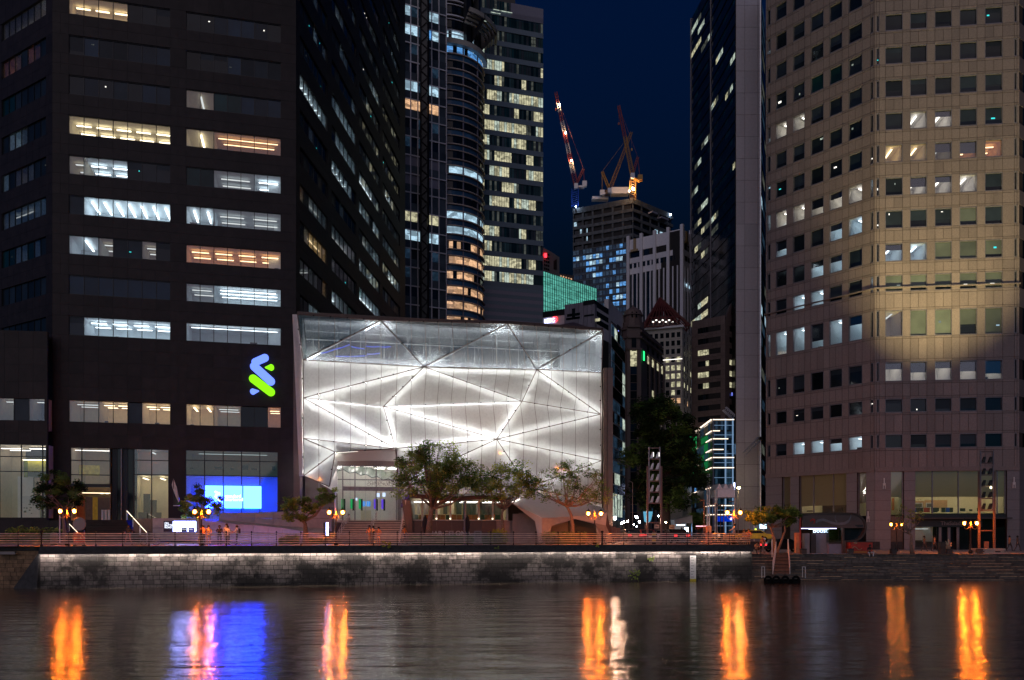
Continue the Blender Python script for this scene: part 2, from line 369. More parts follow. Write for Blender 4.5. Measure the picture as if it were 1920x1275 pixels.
w1 = wave(.45, .6, 1.2, 1.0, .085, None, 1); w2 = wave(1.3, .42, 1.3, 1.0, .043, w1, 4)
t.links.new(w2.outputs[0], b.inputs['Normal']); t.links.new(b.outputs[0], o.inputs[0])
struct('water', MB().add([(-400, 4, WZ), (400, 4, WZ), (400, 79, WZ), (-400, 79, WZ)], [(0, 1, 2, 3)]), 'water')
struct('riverbed', MB().add([(-600, -300, WZ-1.2), (600, -300, WZ-1.2), (600, 90, WZ-1.2), (-600, 90, WZ-1.2)], [(0, 1, 2, 3)]), 'mortar')
# plan of the quay edge
EDGE = [(-75, 65.6), (-36.3, 64.0), (-11.5, 69.0), (8.0, 73.2), (21.5, 74.6)]
RZ = -.95   # level of the lower quay on the right
struct('promenade', MB().add([(x, y, 0) for x, y in EDGE]+[(21.5, 93, 0), (-75, 93, 0)], [tuple(range(7))]), 'paving')
struct('lower_quay', MB().add([(21.5, 78.3, RZ), (90, 78.3, RZ), (90, 100, RZ), (21.5, 100, RZ)], [(0, 1, 2, 3)]), 'paving')
m = MB(); m.slab([(21.5, 74.6, 0), (21.5, 93, 0), (21.5, 93, RZ), (21.5, 78.3, RZ), (21.5, 78.3, WZ-1), (21.5, 74.6, WZ-1)], (-.3, 0, 0)); struct('quay_return_wall', m, 'mortar')
struct('ground', MB().add([(-900, 93, -.02), (21.5, 93, -.02), (21.5, 100, -.02), (900, 100, -.02), (900, 2500, -.02), (-900, 2500, -.02)], [tuple(range(6))]), 'asphalt')
m = MB(); m.slab([(21.5, 99.9, RZ), (300, 99.9, RZ), (300, 99.9, 0), (21.5, 99.9, 0)], (0, .3, 0)); struct('quay_kerb', m, 'coping')
struct('street', MB().add([(12.5, 84, .004), (20.5, 84, .004), (46, 240, .004), (24, 240, .004)], [(0, 1, 2, 3)]), 'asphalt')
m = MB()
for k in range(9):
    y = 88+k*9; xc = 16.5+(y-84)*.118; m.box((xc, y, .012), (.14, 3, .008))
struct('lane_marking', m, 'whitepaint')
# -- river wall: body, coping, blocks, light
wall = T('river_wall', 'long masonry river wall of dark weathered blocks with a white light line under its coping', 'wall', (-36.3, 64, WZ))
fr = [Fac(EDGE[i], EDGE[i+1]) for i in range(1, 4)]
mb1 = MB(); mc = MB(); ml = MB()
for f in fr:
    def sl(mm, z0, z1, d0, d1, e=0): mm.slab([f.p(-e, z0, d1), f.p(f.L+e, z0, d1), f.p(f.L+e, z1, d1), f.p(-e, z1, d1)], f.n.to_3d()*(d0-d1))
    sl(mb1, WZ-1.2, -.56, -.5, -.035); sl(mc, -.34, -.006, -.4, .16, .02); sl(mc, -.40, -.34, -.4, .34, .02); sl(mc, -.625, -.40, .31, .34, .02); sl(mc, -.56, -.34, -.4, .03, .02)
    ml_ = [f.p(0, -.585, .27), f.p(f.L, -.585, .27)]; ml.tube(ml_, .014, 6)
wall.mb('core', mb1, 'mortar'); wall.mb('coping', mc, 'coping'); wall.mb('light_strip', ml, 'led_wall')
ul = 0
HOLE = (1197, 1215)
for f in fr:
    r0 = -.62
    for row in range(8):
        h = .25 if row == 0 else .36
        z1 = r0; z0 = r0-h; r0 = z0
        u = -random.random()*.5*0
        first = True
        while u < f.L-.02:
            w = random.choice([.5, .58, .62, .7, .85]) * (.6 if first and row % 2 else 1); first = False
            u1 = min(u+w, f.L)
            if f.L-u1 < .2: u1 = f.L
            c = f.p((u+u1)/2, (z0+z1)/2); px = 960+F*c.x/c.y
            if not (HOLE[0] < px < HOLE[1] and row in (1, 2)):
                j = random.uniform(-.018, .025)
                wall.fb('stone_block', 'wallstone', f, u+.02, u1-.02, z0+.018, z1-.018, -.06, j)
            u = u1
# drain opening with its dark stain apron
f = fr[2]; c = f.u(1206); wall.fb('drain_recess', 'blackpaint', f, c-.42, c+.42, -1.59, -.87, -.10, -.05)
wall.done()
# old wall section on the far left with its sloping buttress
wl = T('old_river_wall', 'orange lit brick river wall at the far left ending in a sloping buttress', 'wall', (-50, 65, WZ))
f = Fac((-75, 66.4), (-36.6, 64.8))
m = MB(); m.slab([f.p(0, WZ-1.2, -.035), f.p(f.L, WZ-1.2, -.035), f.p(f.L, -.3, -.035), f.p(0, -.3, -.035)], f.n.to_3d()*-.5); wl.mb('core', m, 'mortar')
m = MB(); m.slab([f.p(0, -.34, .2), f.p(f.L, -.34, .2), f.p(f.L, -.006, .2), f.p(0, -.006, .2)], f.n.to_3d()*-.7); wl.mb('coping', m, 'coping')
r0 = -.36
for row in range(9):
    z1 = r0; z0 = r0-.33; r0 = z0; u = 22.0+random.random()*.4
    while u < f.L-.1:
        u1 = min(u+random.choice([.5, .6, .7]), f.L); wl.fb('stone_block', 'wallstone_orange', f, u+.012, u1-.012, z0+.012, z1-.012, -.05, random.uniform(-.01, .02)); u = u1
m = MB(); a = Vector((-38.9, 64.0, 0))
m.add([(-36.35, 63.98, -.4), (-36.35, 64.9, -.4), (-36.35, 64.9, WZ-.5), (-36.35, 63.55, WZ-.5), (-38.9, 64.9, WZ-.5), (-38.9, 64.3, WZ-.5), (-36.8, 64.9, -.4)],
      [(0, 1, 2, 3), (0, 3, 5), (0, 5, 6), (6, 5, 4), (0, 6, 1), (1, 6, 4, 2), (3, 2, 4, 5)])
wl.mb('buttress', m, 'coping'); wl.done()
wl2 = T('quay_sign_panel', 'small grey box panel fixed under the coping at the far left', 'panel', (-39.2, 64.4, -.5))
wl2.box('panel', 'greypanel', (-39.2, 64.45, -.52), (1.5, .2, .22)); wl2.box('bracket', 'frame', (-39.2, 64.62, -.52), (1.1, .16, .1)); wl2.done()
# depth gauge board
gz = T('depth_gauge', 'white tide gauge board with black marks and yellow foot on the river wall', 'gauge board', (15.9, 73.9, WZ))
f = fr[2]; u = f.u(1299)
gz.fb('board', 'whitepaint', f, u-.27, u+.27, -3.05, -.98, .03, .07); gz.fb('board', 'yellow', f, u-.27, u+.27, -3.4, -3.055, .03, .072)
for i in range(8): gz.fb('mark', 'blackpaint', f, u-.2, u-.2+(.3 if i % 2 else .18), -1.15-i*.25, -1.12-i*.25, .072, .078)
gz.done()
# -- steps on the right, down to the water
st = T('river_steps', 'broad dark stone steps leading down from the lower quay to the water', 'steps', (50, 75, WZ))
for k in range(9):
    z1 = RZ-.27*k - (.0 if k else .004); yb = 78.6-.52*k; x = 21.52
    while x < 60:
        w = random.uniform(1.4, 4.2); x1 = min(x+w, 60.5)
        hh = .27
        st.box('step_stone', 'stepstone', ((x+x1)/2, yb-.13+.45+random.uniform(-.03, .03), z1-hh/2-.012), (x1-x-.03, .9, hh-.024+random.uniform(-.01, .012)))
        if random.random() < .75: st.box('lamplit_nosing', 'lamplit_nosing', ((x+x1)/2, yb-.17, z1-.03), ((x1-x)*random.uniform(.5, .95), .04, .04))  # lamp glow along the step edges is put into the strip's orange colour
        x = x1
[st.box('core', 'mortar', (41, 79.2-.52*k, RZ-.35-.27*k-1), (39, 1.0, 2.0)) for k in range(9)]; st.done()
# -- railing along the promenade
rail = T('railing', 'low metal railing of five rails and ball topped posts along the edge of the promenade', 'railing', (-12, 69, 0))
post = MB(); post.lathe([(.055, 0), (.055, .1), (.035, .14), (.035, .5), (.055, .53), (.035, .56), (.032, .92), (.06, .95), (.035, .98), (.03, 1.0), (.065, 1.05), (.075, 1.1), (.05, 1.16), (.008, 1.19)], (0, 0, 0), 8)
pme = post.mesh('post', ['lampmetal'], True)
posts = []
for i, f in enumerate([Fac(EDGE[0], EDGE[1])]+fr):
    n = max(1, round(f.L/1.9)); 
    for k in range(n): posts.append(f.p(f.L*k/n, 0, -.32))
    m = MB()
    for z in (.25, .43, .62, .80, .97): m.tube([f.p(0, z, -.32), f.p(f.L, z, -.32)], .026, 6)
    for z in (.25, .43, .62, .80, .97):
        mm = MB(); mm.tube([f.p(0, z, -.32), f.p(f.L, z, -.32)], .036, 6); rail.mb('rail', mm, 'railmetal', smooth=True)
for p in posts:
    if p.x < -42: continue
    o = link('post', pme, rail.r); o.location = p-rail.loc
    if -37.5 < p.x < -36 or 7 < p.x < 8.5: o.scale = (1.9, 1.9, 1.05)
rail.done()
# wall plants
def sprig(name, c, n, r, mat, label, cat='plant', sz=.10):
    m = MB()
    for i in range(n):
        d = Vector((random.gauss(0, 1), random.gauss(-.3, .6), random.gauss(.2, .8))).normalized()*r*random.uniform(.4, 1)
        m.tube([c, Vector(c)+d*.6, Vector(c)+d], [.008, .006, .003], 3, 1)
        for k in range(5):
            q = Vector(c)+d*random.uniform(.4, 1.05); a = Vector((random.gauss(0, 1), random.gauss(0, 1), random.gauss(0, 1))).normalized()*sz; bb = a.cross(Vector((random.gauss(0, 1), 1, random.gauss(0, 1)))).normalized()*sz*.6
            m.add([q-a, q+bb, q+a, q-bb], [(0, 1, 2, 3)])
    o = link(name, m.mesh(name, [mat, 'bark_dark'])); return tag(o, label, cat)
for px, py, n, r, lab in ((726, 1023, 14, .55, 'bright yellow green sprig growing on the coping below the entrance stairs'), (1190, 1078, 16, .75, 'grey green weed low on the river wall near the drain opening'),
        (1222, 1048, 9, .45, 'small weed hanging beside the drain opening'), (1120, 1022, 6, .25, 'small sprig on the coping below the orange lit bicycles'), (932, 1028, 7, .35, 'dry sprig hanging from the coping below the grey plinth')):
    Y = 73.6 if px > 1000 else 71.6 if px > 800 else 69.5
    f = [q for q in fr if 0 <= q.u(px) <= q.L]; f = f[0] if f else fr[2]
    sprig('wall_plant', f.p(f.u(px), f.z(px, py), .18), n, r, 'leaf_yellow' if px == 726 else 'leaf_mid', lab)
# ================================================================ the dark granite office tower on the left
OA, OB = (-49.73, 90.0), (-24.97, 96.19)
FC = Fac(OA, OB)                                    # centre face
dl = Vector((-1, .634)).normalized()*26; FL = Fac((OA[0]+dl.x, OA[1]+dl.y), OA)
dr = Vector((.083, 1)).normalized()*60; FR = Fac(OB, (OB[0]+dr.x, OB[1]+dr.y))
tw = T('office_tower', 'dark granite office tower with ribbon windows and a lit blue and green emblem', 'office building', (-37, 93, 0))
rowsz = [59.5, 55.15, 50.8, 46.45, 42.1, 37.75, 33.4, 29.05, 24.6]   # window heads
WH = 1.95
def zt(i): return rowsz[i]
WALLD, STRIP = {}, {}
KIND = {  # letter -> wall material, strip material, number factor
 'y': ('int_yellow', 'strip_yellow', 1.2), 'o': ('int_orange', 'strip_orange', 1), 'c': ('int_cool', 'strip_cool', 1.3), 'C': ('int_cool', 'strip_cool', 2.0), 'w': ('interior', 'strip_white', .8),
 'W': ('int_warm', 'strip_warm', 1.4), 'g': ('int_warm', 'strip_dim', 1), 'd': ('int_cool', 'strip_dim', .8), 't': ('int_cool', 'strip_teal', .3)}
def ribbon(t, fac, edges, ztop, h, codes, piece='window', fr='frame', depth=5, frame_w=.06, glass='glass_clear', ltmin=1):
    """a run of windows; codes: one letter per pane. runs of equal lit letters share one lit room"""
    n = len(edges)-1; i = 0
    while i < n:
        cde = codes[i]; j = i
        if cde in KIND:
            while j+1 < n and codes[j+1] == cde: j += 1
            wm, sm, k = KIND[cde]
            room(t, fac, edges[i], edges[j+1], ztop-h, ztop, wm, sm, depth=depth, nstrip=max(1, round((edges[j+1]-edges[i])/2.6*k)))
            for q in range(i, j+1): t.fb(piece, glass, fac, edges[q]+frame_w/2, edges[q+1]-frame_w/2, ztop-h, ztop, -.20, -.18)
        else:
            mat = {'.': 'glass_dark', 'b': 'glass_blind', 'n': 'glass_navy', 'T': 'glass_teal', 'G': 'glass_green'}[cde]
            e0, e1 = edges[i]+frame_w/2, edges[i+1]-frame_w/2
            if cde == '.' and random.random() < .45:
                hb = h*random.choice([.3, .35, .4, .8]); t.fb('blind', 'glass_blind', fac, e0, e1, ztop-hb, ztop, -.21, -.19); t.fb(piece, mat, fac, e0, e1, ztop-h, ztop-hb, -.22, -.19)
            else: t.fb(piece, mat, fac, e0, e1, ztop-h, ztop, -.21, -.19)
            if random.random() < .10: uu = random.uniform(e0+.1, e1-.3); zz_ = ztop-h*random.uniform(.3, .9); t.fb('indoor_light', random.choice(['glint_white', 'glint_teal', 'win_dim']), fac, uu, uu+random.uniform(.08, .3), zz_, zz_+random.uniform(.05, .14), -.19, -.17)
        i = j+1
    for e in edges: t.fb('mullion', fr, fac, e-frame_w/2, e+frame_w/2, ztop-h, ztop, -.24, -.12)
def band(t, fac, u0, u1, z0, z1, ncols, nrows, mat, jmat, d=0, thick=.28, us=None, name='stone_panel', g=.02):
    t.fb('backing', jmat, fac, u0, u1, z0, z1, d-thick, d-.03)
    us = us or [u0+(u1-u0)*i/ncols for i in range(ncols+1)]
    for i in range(len(us)-1):
        for k in range(nrows):
            t.fb(name, mat, fac, us[i]+g/2, us[i+1]-g/2, z0+(z1-z0)*k/nrows+g/2, z0+(z1-z0)*(k+1)/nrows-g/2, d-.029, d+random.uniform(-.002, .002))
uA0, uA1, uB0, uB1 = FC.u(129), FC.u(319), FC.u(349), FC.u(526.5)
eA = [uA0+(uA1-uA0)*i/7 for i in range(8)]; eB = [uB0+(uB1-uB0)*i/7 for i in range(8)]
colsC = [0, uA0/2]+eA+[(uA1+uB0)/2]+eB+[(uB1+FC.L)/2, FC.L]
CA = ['oooo...', 'nnbb.nn', '.n.b.nn', 'yyyyyyy', 'gccc...', 'bCCCCCC', 'ccgbbg.', 'nnnnnnn', '.cccccc', ]
CB = ['..nnnn.', '.......', 'ggTTnnn', 'yyooooo', 'TTdddcc', 'CCddddd', 'ooooooo', 'ddccccc', 'ccccccc', ]
CA[0] = 'WWWW...'; CA[1] = '.nbbnnn'; CB[1] = '...nbbb'
lu = FL.u(3), FL.u(86); w7 = (lu[1]-lu[0])/7
eL = [lu[0]+w7*i for i in range(8)]; eL0 = [lu[0]-w7*8.2+w7*i for i in range(8)]
CL = ['gggggww', 'oowbogb', 'TTbbbbb', 'bccgbbb', 'cbggdbb', 'dddddcC', 'TTddTdb', 'bbbbbbb', 'bbbbbbb']
CR = ['.......', 'TTTT...', '.nnn...']
colsL = [0]+eL0+[(eL0[-1]+eL[0])/2]+eL+[(eL[-1]+FL.L)/2, FL.L]
# right flank: four groups of windows per floor
gr = [(1.35, 12.0), (13.9, 25.9), (27.6, 40.4), (42.2, 55.4)]
eR = [[a+(b-a)*i/6 for i in range(7)] for a, b in gr]
random.seed(21)
RP = {(0, 1): 'dccccc', (1, 1): '.ccccc', (0, 3): '.ccc..', (5, 0): '.dWWWW', (6, 0): 'dddd.W', (7, 0): '..cCCC', (6, 1): 'cccd..', (7, 1): 'yyyyyy', (4, 2): 'ccdccd', (6, 2): 'c.....', (7, 2): 'dd.ccc', (8, 1): 'ddcddd',
      (7, 3): '.ccccc', (8, 0): 'CCCCC.', (8, 3): '.ddccd', (2, 3): 'ddccdd', (3, 2): '.dddcc'}
for i in range(len(rowsz)+10):
    if i >= len(rowsz):      # storeys above the frame's edge, seen only on the receding flank
        z1 = 59.5+4.35*(i-len(rowsz)+1); z0 = z1-WH
        for g_, e in enumerate(eR): ribbon(tw, FR, e, z1, WH, RP.get((i, g_), ''.join(random.choice('..bTTddc') for _ in range(6))), depth=3.5)
        for a, b_ in ((0, 1.35), (12, 13.9), (25.9, 27.6), (40.4, 42.2), (55.4, FR.L)): band(tw, FR, a, b_, z0, z1, 1, 1, 'granite', 'granite_joint')
        band(tw, FR, 0, FR.L, z1-4.35, z0, 12, 2, 'granite', 'granite_joint'); continue
    z1 = zt(i); z0 = z1-WH
    nx = zt(i+1) if i+1 < len(rowsz) else None
    ribbon(tw, FC, eA, z1, WH, CA[i]); ribbon(tw, FC, eB, z1, WH, CB[i])
    for e in (eA, eB): tw.fb('window_head', 'frame', FC, e[0]-.05, e[-1]+.05, z1, z1+.07, -.24, -.1); tw.fb('window_sill', 'frame', FC, e[0]-.05, e[-1]+.05, z0-.07, z0, -.24, -.08)
    for a, b_ in ((0, uA0), (uA1, uB0), (uB1, FC.L)): band(tw, FC, a, b_, z0-.07, z1+.07, 1 if a else 1, 1, 'granite', 'granite_joint')
    if nx: band(tw, FC, 0, FC.L, nx+.07, z0-.07, 0, 2, 'granite', 'granite_joint', us=colsC)
    ribbon(tw, FL, eL, z1, WH, CL[i]); ribbon(tw, FL, eL0, z1, WH, CR[i % 3])
    for a, b_ in ((0, eL0[0]), (eL0[-1], eL[0]), (eL[-1], FL.L)):
        if b_-a > .05: band(tw, FL, a, b_, z0, z1, 1, 1, 'granite', 'granite_joint')
    if nx: band(tw, FL, 0, FL.L, nx, z0, 0, 2, 'granite', 'granite_joint', us=colsL)
    for g_, e in enumerate(eR):
        code = RP.get((i, g_))
        if not code:
            q_ = random.random(); k_ = random.choice('CCcWdd') if q_ < .5 else None; code = ''.join((k_ if k_ and random.random() < .8 else random.choice('..bTTd')) for _ in range(6))
        ribbon(tw, FR, e, z1, WH, code, depth=3.5)
    for a, b_ in ((0, 1.35), (12, 13.9), (25.9, 27.6), (40.4, 42.2), (55.4, FR.L)): band(tw, FR, a, b_, z0, z1, 1, 1, 'granite', 'granite_joint')
    band(tw, FR, 0, FR.L, nx if nx else 15.5, z0, 12, 2 if nx else 4, 'granite', 'granite_joint')
for f, n in ((FC, 16), (FL, 16)): band(tw, f, 0, f.L, 59.57, 104, n, 20, 'granite', 'granite_joint')
band(tw, FR, 0, FR.L, 103, 104, 12, 1, 'granite', 'granite_joint')
# flank below, behind the glass pavilion
band(tw, FR, 0, FR.L, 0, 15.5, 10, 6, 'granite', 'granite_joint')
# emblem zone and the row of windows below it
ZS = 15.44; H8 = 2.27
band(tw, FC, 0, FC.L, ZS+.07, zt(8)-WH-.07, 0, 5, 'granite', 'granite_joint', us=colsC)
ribbon(tw, FC, eA, ZS, H8, 'ggWWbWW', depth=4.5); ribbon(tw, FC, eB, ZS, H8, 'WWgg..o', depth=4.5)
for a, b_ in ((0, uA0), (uA1, uB0), (uB1, FC.L)): band(tw, FC, a, b_, ZS-H8, ZS+.07, 1, 1, 'granite', 'granite_joint')
GZ1, GZ0 = 10.35, 2.4      # ground floor glazing
band(tw, FC, 0, FC.L, GZ1, ZS-H8, 0, 2, 'granite', 'granite_joint', us=colsC)
band(tw, FL, 0, FL.L, 0, zt(8)-WH, 0, 8, 'granite', 'granite_joint', us=colsL)
# piers of the ground floor: between bay 1 (px 132-207), recess (207-250), bay 3 (250-315), bay 4 (348-521)
ub = [FC.u(q) for q in (132, 206, 250, 316, 348, 521)]
for a, b_ in ((0, ub[0]), (ub[3], ub[4]), (ub[5], FC.L)): band(tw, FC, a, b_, 0, GZ1, 1, 5, 'granite', 'granite_joint')
band(tw, FC, ub[4], ub[5], 0, GZ0, 4, 1, 'granite', 'granite_joint')
band(tw, FC, ub[2], ub[3], 0, GZ0, 3, 2, 'brownmetal', 'granite_joint')
# bay 1: entrance
def glazing(t, fac, us, zs, mat='glass_clear', fr='frame', fw=.09, d=-.15):
    for i in range(len(us)-1):
        for k in range(len(zs)-1): t.fb('window', mat if isinstance(mat, str) else mat[k][i], fac, us[i]+fw/2, us[i+1]-fw/2, zs[k]+fw/2, zs[k+1]-fw/2, d-.02, d)
    for u in us: t.fb('mullion', fr, fac, u-fw/2, u+fw/2, zs[0], zs[-1], d-.06, d+.07)
    for z in zs: t.fb('transom', fr, fac, us[0], us[-1], z-fw/2, z+fw/2, d-.058, d+.068)
def zc(px, py, fac=FC): return fac.z(px, py)
glazing(tw, FC, [ub[0], FC.u(153), ub[1]], [zc(150, 908), zc(150, 890), zc(150, 863), GZ1])
tw.fb('transom', 'frame', FC, ub[0], ub[1], zc(150, 913), zc(150, 907), -.3, .1)
r1 = room(tw, FC, ub[0], ub[1], GZ0+.9, GZ1, 'int_warm', 'strip_white', depth=6, nstrip=1, desk=False, along=True)
tw.box('ceiling_light', 'strip_warm', FC.p((ub[0]+ub[1])/2, zc(170, 922), -3), (3.0, .12, .06), FC.ang, parent=r1)
for q in (183, 193): tw.box('ceiling_light', 'strip_warm', FC.p(FC.u(q), zc(q, 924), -2), (.25, .2, .05), FC.ang, parent=r1)
tw.fb('feature_wall', 'int_lime', FC, ub[0]+.1, FC.u(174), zc(150, 888), zc(150, 868), -3.2, -3.1)
for a, b_, mt in ((133, 148, 'orange'), (149, 163, 'bronze'), (163, 173, 'yellow'), (173, 206, 'brownmetal')):
    tw.fb('poster' if mt != 'brownmetal' else 'screen_wall', mt, FC, FC.u(a), FC.u(b_), GZ0+.05, zc(150, 930), -2.6, -2.5)
for q in (188, 194, 200): tw.fb('turnstile', 'whitepaint', FC, FC.u(q), FC.u(q)+.22, GZ0, GZ0+1.2, -.9, -.5)
# the revolving recess: dark fins
for i, q in enumerate((209, 219, 229, 239, 247)):
    tw.fb('glass_fin', 'glass_dark' if i % 2 else 'glass_blind', FC, FC.u(q), FC.u(q)+.5, GZ0, GZ1, -1.6+i*.3, -.4)
tw.fb('recess_wall', 'frame', FC, ub[1], ub[2], GZ0, GZ1, -2.0, -1.8); tw.fb('fin_edge', 'frame_grey', FC, FC.u(226), FC.u(226)+.12, GZ0, GZ1, -.2, -.1)
# bay 3: lobby with planter
glazing(tw, FC, [ub[2]+.05, FC.u(284), ub[3]], [GZ0+.05, zc(280, 890), zc(280, 863), GZ1])
r3 = room(tw, FC, ub[2], ub[3], GZ0+.9, zc(280, 893), 'int_yellow', 'strip_yellow', depth=4, nstrip=2, desk=False)
r3b = room(tw, FC, ub[2], ub[3], zc(280, 889)+.9, GZ1-.12, 'interior', 'strip_dim', depth=3, nstrip=1, desk=False)
tw.fb('counter', 'desk', FC, FC.u(256), FC.u(299), GZ0+.02, GZ0+.95, -1.4, -.9); tw.fb('screen', 'blackpaint', FC, FC.u(260), FC.u(273), GZ0+1, zc(270, 924), -2.9, -2.8)
tw.fb('cabinet', 'desk', FC, FC.u(275), FC.u(287), GZ0+.95, zc(270, 936), -2.4, -2.0)
# bay 4: behind the big screen
zs4 = [GZ0+.05, zc(430, 892), zc(430, 864), GZ1]; us4 = [ub[4]+(ub[5]-ub[4])*i/5 for i in range(6)]
glazing(tw, FC, us4, zs4, mat=[['glass_tint']*5]*3)
r4 = room(tw, FC, ub[4], ub[5], zc(430, 892)+.9, GZ1-.12, 'int_warm', 'strip_dim', depth=5, nstrip=2, along=True, two=0)
r5 = room(tw, FC, ub[4], ub[5], GZ0+.95, zc(430, 893)-.12, 'interior', 'strip_dim', depth=4, nstrip=0, desk=False)
# solid heart of the tower, roof slab and floor plates hide behind the rooms
def inset(fac, d): return [fac.p(0, 0, -d).to_2d(), fac.p(fac.L, 0, -d).to_2d()]
m = MB(); pl = [inset(FL, 9)[0], Vector((-51.5, 99.5)), Vector((-31.6, 104.5)), inset(FR, 6)[1], Vector((-60, 150))]
m.prism([(p.x, p.y) for p in pl], 0, 104); tw.mb('core', m, 'granite_joint')
m = MB(); m.prism([FL.p(0, 0, -.1).to_2d()[:], FL.p(FL.L, 0, -.1).to_2d()[:], FR.p(0, 0, -.1).to_2d()[:], FR.p(FR.L, 0, -.1).to_2d()[:], (-60, 150)], 103.5, 104.2); tw.mb('roof', m, 'granite_joint')
# video wall in the window (three panels)
m, t, o = newmat('screen_blue'); e = N(t, 'ShaderNodeEmission'); e.inputs[0].default_value = (.010, .034, 1.0, 1); e.inputs[1].default_value = 46; t.links.new(e.outputs[0], o.inputs[0])
emis('screen_print', (.85, .97, 1), 2.2)
zs0, zs1 = zc(440, 953), zc(440, 911)
for a, b_ in ((384.5, 418), (420.5, 454), (456.5, 490)): tw.fb('video_panel', 'screen_blue', FC, FC.u(a), FC.u(b_), zs0, zs1, -.10, -.02)
tw.fb('blind', 'whitepaint', FC, FC.u(384), FC.u(491), zc(440, 911), zc(440, 893), -1.3, -1.25); tw.fb('blind', 'whitepaint', FC, FC.u(384), FC.u(491), GZ0+.1, zc(440, 954), -1.0, -.95)
emis('blue_tube', (.0, .06, 1), 26)
for a, b_ in ((386, 417), (422, 453), (458, 489)): tw.fb('blue_tube', 'blue_tube', FC, FC.u(a), FC.u(b_), zc(440, 911)-.1, zc(440, 911), -.9, -.84, now=True); tw.fb('blue_tube', 'blue_tube', FC, FC.u(a), FC.u(b_), zc(440, 954)-.0, zc(440, 954)+.06, -.6, -.54, now=True)
p = FC.p(FC.u(421.5), zc(421, 932.8), .01); text('lettering', 'standard', 'screen_print', p, .50, tw.r, .004, FC.ang, bold=.012).scale = (1.0, 1, 1)
p = FC.p(FC.u(421.5), zc(421, 939), .01); text('lettering', 'chartered', 'screen_print', p, .50, tw.r, .004, FC.ang, bold=.012)
# emblem: two interlaced rounded strokes with a dot each
emis('emblem_blue', (.13, .22, 1.0), 1.9); emis('emblem_green', (.28, 1.0, .01), 1.25)
def capsule(px0, py0, px1, py1, r, mat, d=.45, r2=None, name='emblem_stroke', fac=FC, par=None, dist=None):
    a = Vector((fac.u(px0), fac.z(px0, py0))); b2 = Vector((fac.u(px1), fac.z(px1, py1))); dv = (b2-a).normalized(); nn = Vector((-dv.y, dv.x)); pts = []
    r2 = r if r2 is None else r2
    for i in range(9): th = math.pi*i/8; pts.append(b2+nn*r2*math.cos(th)+dv*r2*math.sin(th))
    for i in range(9): th = math.pi*i/8; pts.append(a-nn*r*math.cos(th)-dv*r*math.sin(th))
    m = MB(); m.slab([fac.p(q.x, q.y, d) for q in pts], fac.n.to_3d()*-.3); return m, mat
emis('halo_blue', (0, .05, 1), 14); emis('halo_green', (.15, 1, 0), 4)
em = T('bank_emblem', 'glowing blue and green looped emblem mounted high on the dark granite wall', 'sign', FC.p(FC.u(492), zc(492, 705), .3))
for i, (a, mat) in enumerate((((479, 680, 497, 672, .42), 'emblem_blue'), ((477, 688, 508, 716, .46), 'emblem_blue'), ((475, 711, 508, 736, .46), 'emblem_green'))):
    m, mt = capsule(*a, mat, d=.45+.004*i); em.mb('emblem_stroke', m, mt)
m, mt = capsule(508, 690, 498, 690, .36, 'emblem_green', r2=.06); em.mb('emblem_dot', m, mt)
m, mt = capsule(475, 735, 485, 734, .34, 'emblem_blue', r2=.06); em.mb('emblem_dot', m, mt)
for i, (a, mat) in enumerate((((479, 680, 497, 672, .2), 'halo_blue'), ((477, 688, 508, 716, .22), 'halo_blue'), ((475, 711, 508, 736, .22), 'halo_green'))):
    m, mt = capsule(*a, mat, d=.13); m.v = [v for v in m.v]; em.mb('halo_light', m, mt)
m = MB(); m.box(FC.p(FC.u(492), zc(492, 688), .08), (1.2, .18, .1), FC.ang); m.box(FC.p(FC.u(492), zc(492, 725), .08), (1.2, .18, .1), FC.ang); em.mb('bracket', m, 'frame'); em.done()
# emblem on the video wall
for (a, mt) in (((404, 922, 411, 926.5, .11), 0), ((404.5, 931, 412.5, 938, .13), 0), ((411, 924.5, 405, 928, .11), 0)):
    m, _ = capsule(*a, 'screen_print', d=.0); tw.mb('screen_mark', m, 'screen_print')
tw.done()
# ---------------------------------------------------------------- low wing at the far left
lw = T('tower_wing', 'low dark granite wing with tall lobby windows at the far left', 'building', (-52, 88, 0))
FW = Fac((-62, 86.6), PX(89, 88.2) and (PX(89, 88.2), 88.2)); 
def zw(py, px=40): return FW.z(px, py)
wu = [FW.u(q) for q in (-70, -30, 0-6, 25, 53, 83)]
band(lw, FW, 0, FW.L, zw(747), zw(620), 9, 4, 'granite', 'granite_joint'); ribbon(lw, FW, wu[2:], zw(747), zw(747)-zw(788), 'gbg', depth=4)
band(lw, FW, wu[5], FW.L, zw(788), zw(747), 1, 1, 'granite', 'granite_joint'); band(lw, FW, 0, wu[2], zw(788), zw(747), 3, 1, 'granite', 'granite_joint')
band(lw, FW, 0, FW.L, zw(833), zw(788), 9, 2, 'granite', 'granite_joint')
gus = [FW.u(q) for q in (-60, -22, 0-2, 39, 79, 86)]
glazing(lw, FW, gus[1:], [zw(971), zw(884), zw(856), zw(833)]); band(lw, FW, 0, gus[1], 0, zw(833), 2, 6, 'granite', 'granite_joint'); band(lw, FW, gus[5], FW.L, 0, zw(833), 1, 6, 'granite', 'granite_joint')
band(lw, FW, gus[1], gus[5], 0, zw(971), 5, 1, 'granite', 'granite_joint')
rw = room(lw, FW, gus[1], gus[5], zw(971)+.9, zw(833)-.12, 'int_warm', 'strip_white', depth=5, nstrip=2, desk=False, along=True)
lw.fb('feature_wall', 'int_lime', FW, FW.u(24), FW.u(76), zw(882), zw(857), -2.6, -2.5); lw.box('ceiling_light', 'strip_yellow', FW.p(FW.u(50), zw(859), -2.2), (2.6, .14, .08), FW.ang, parent=rw)
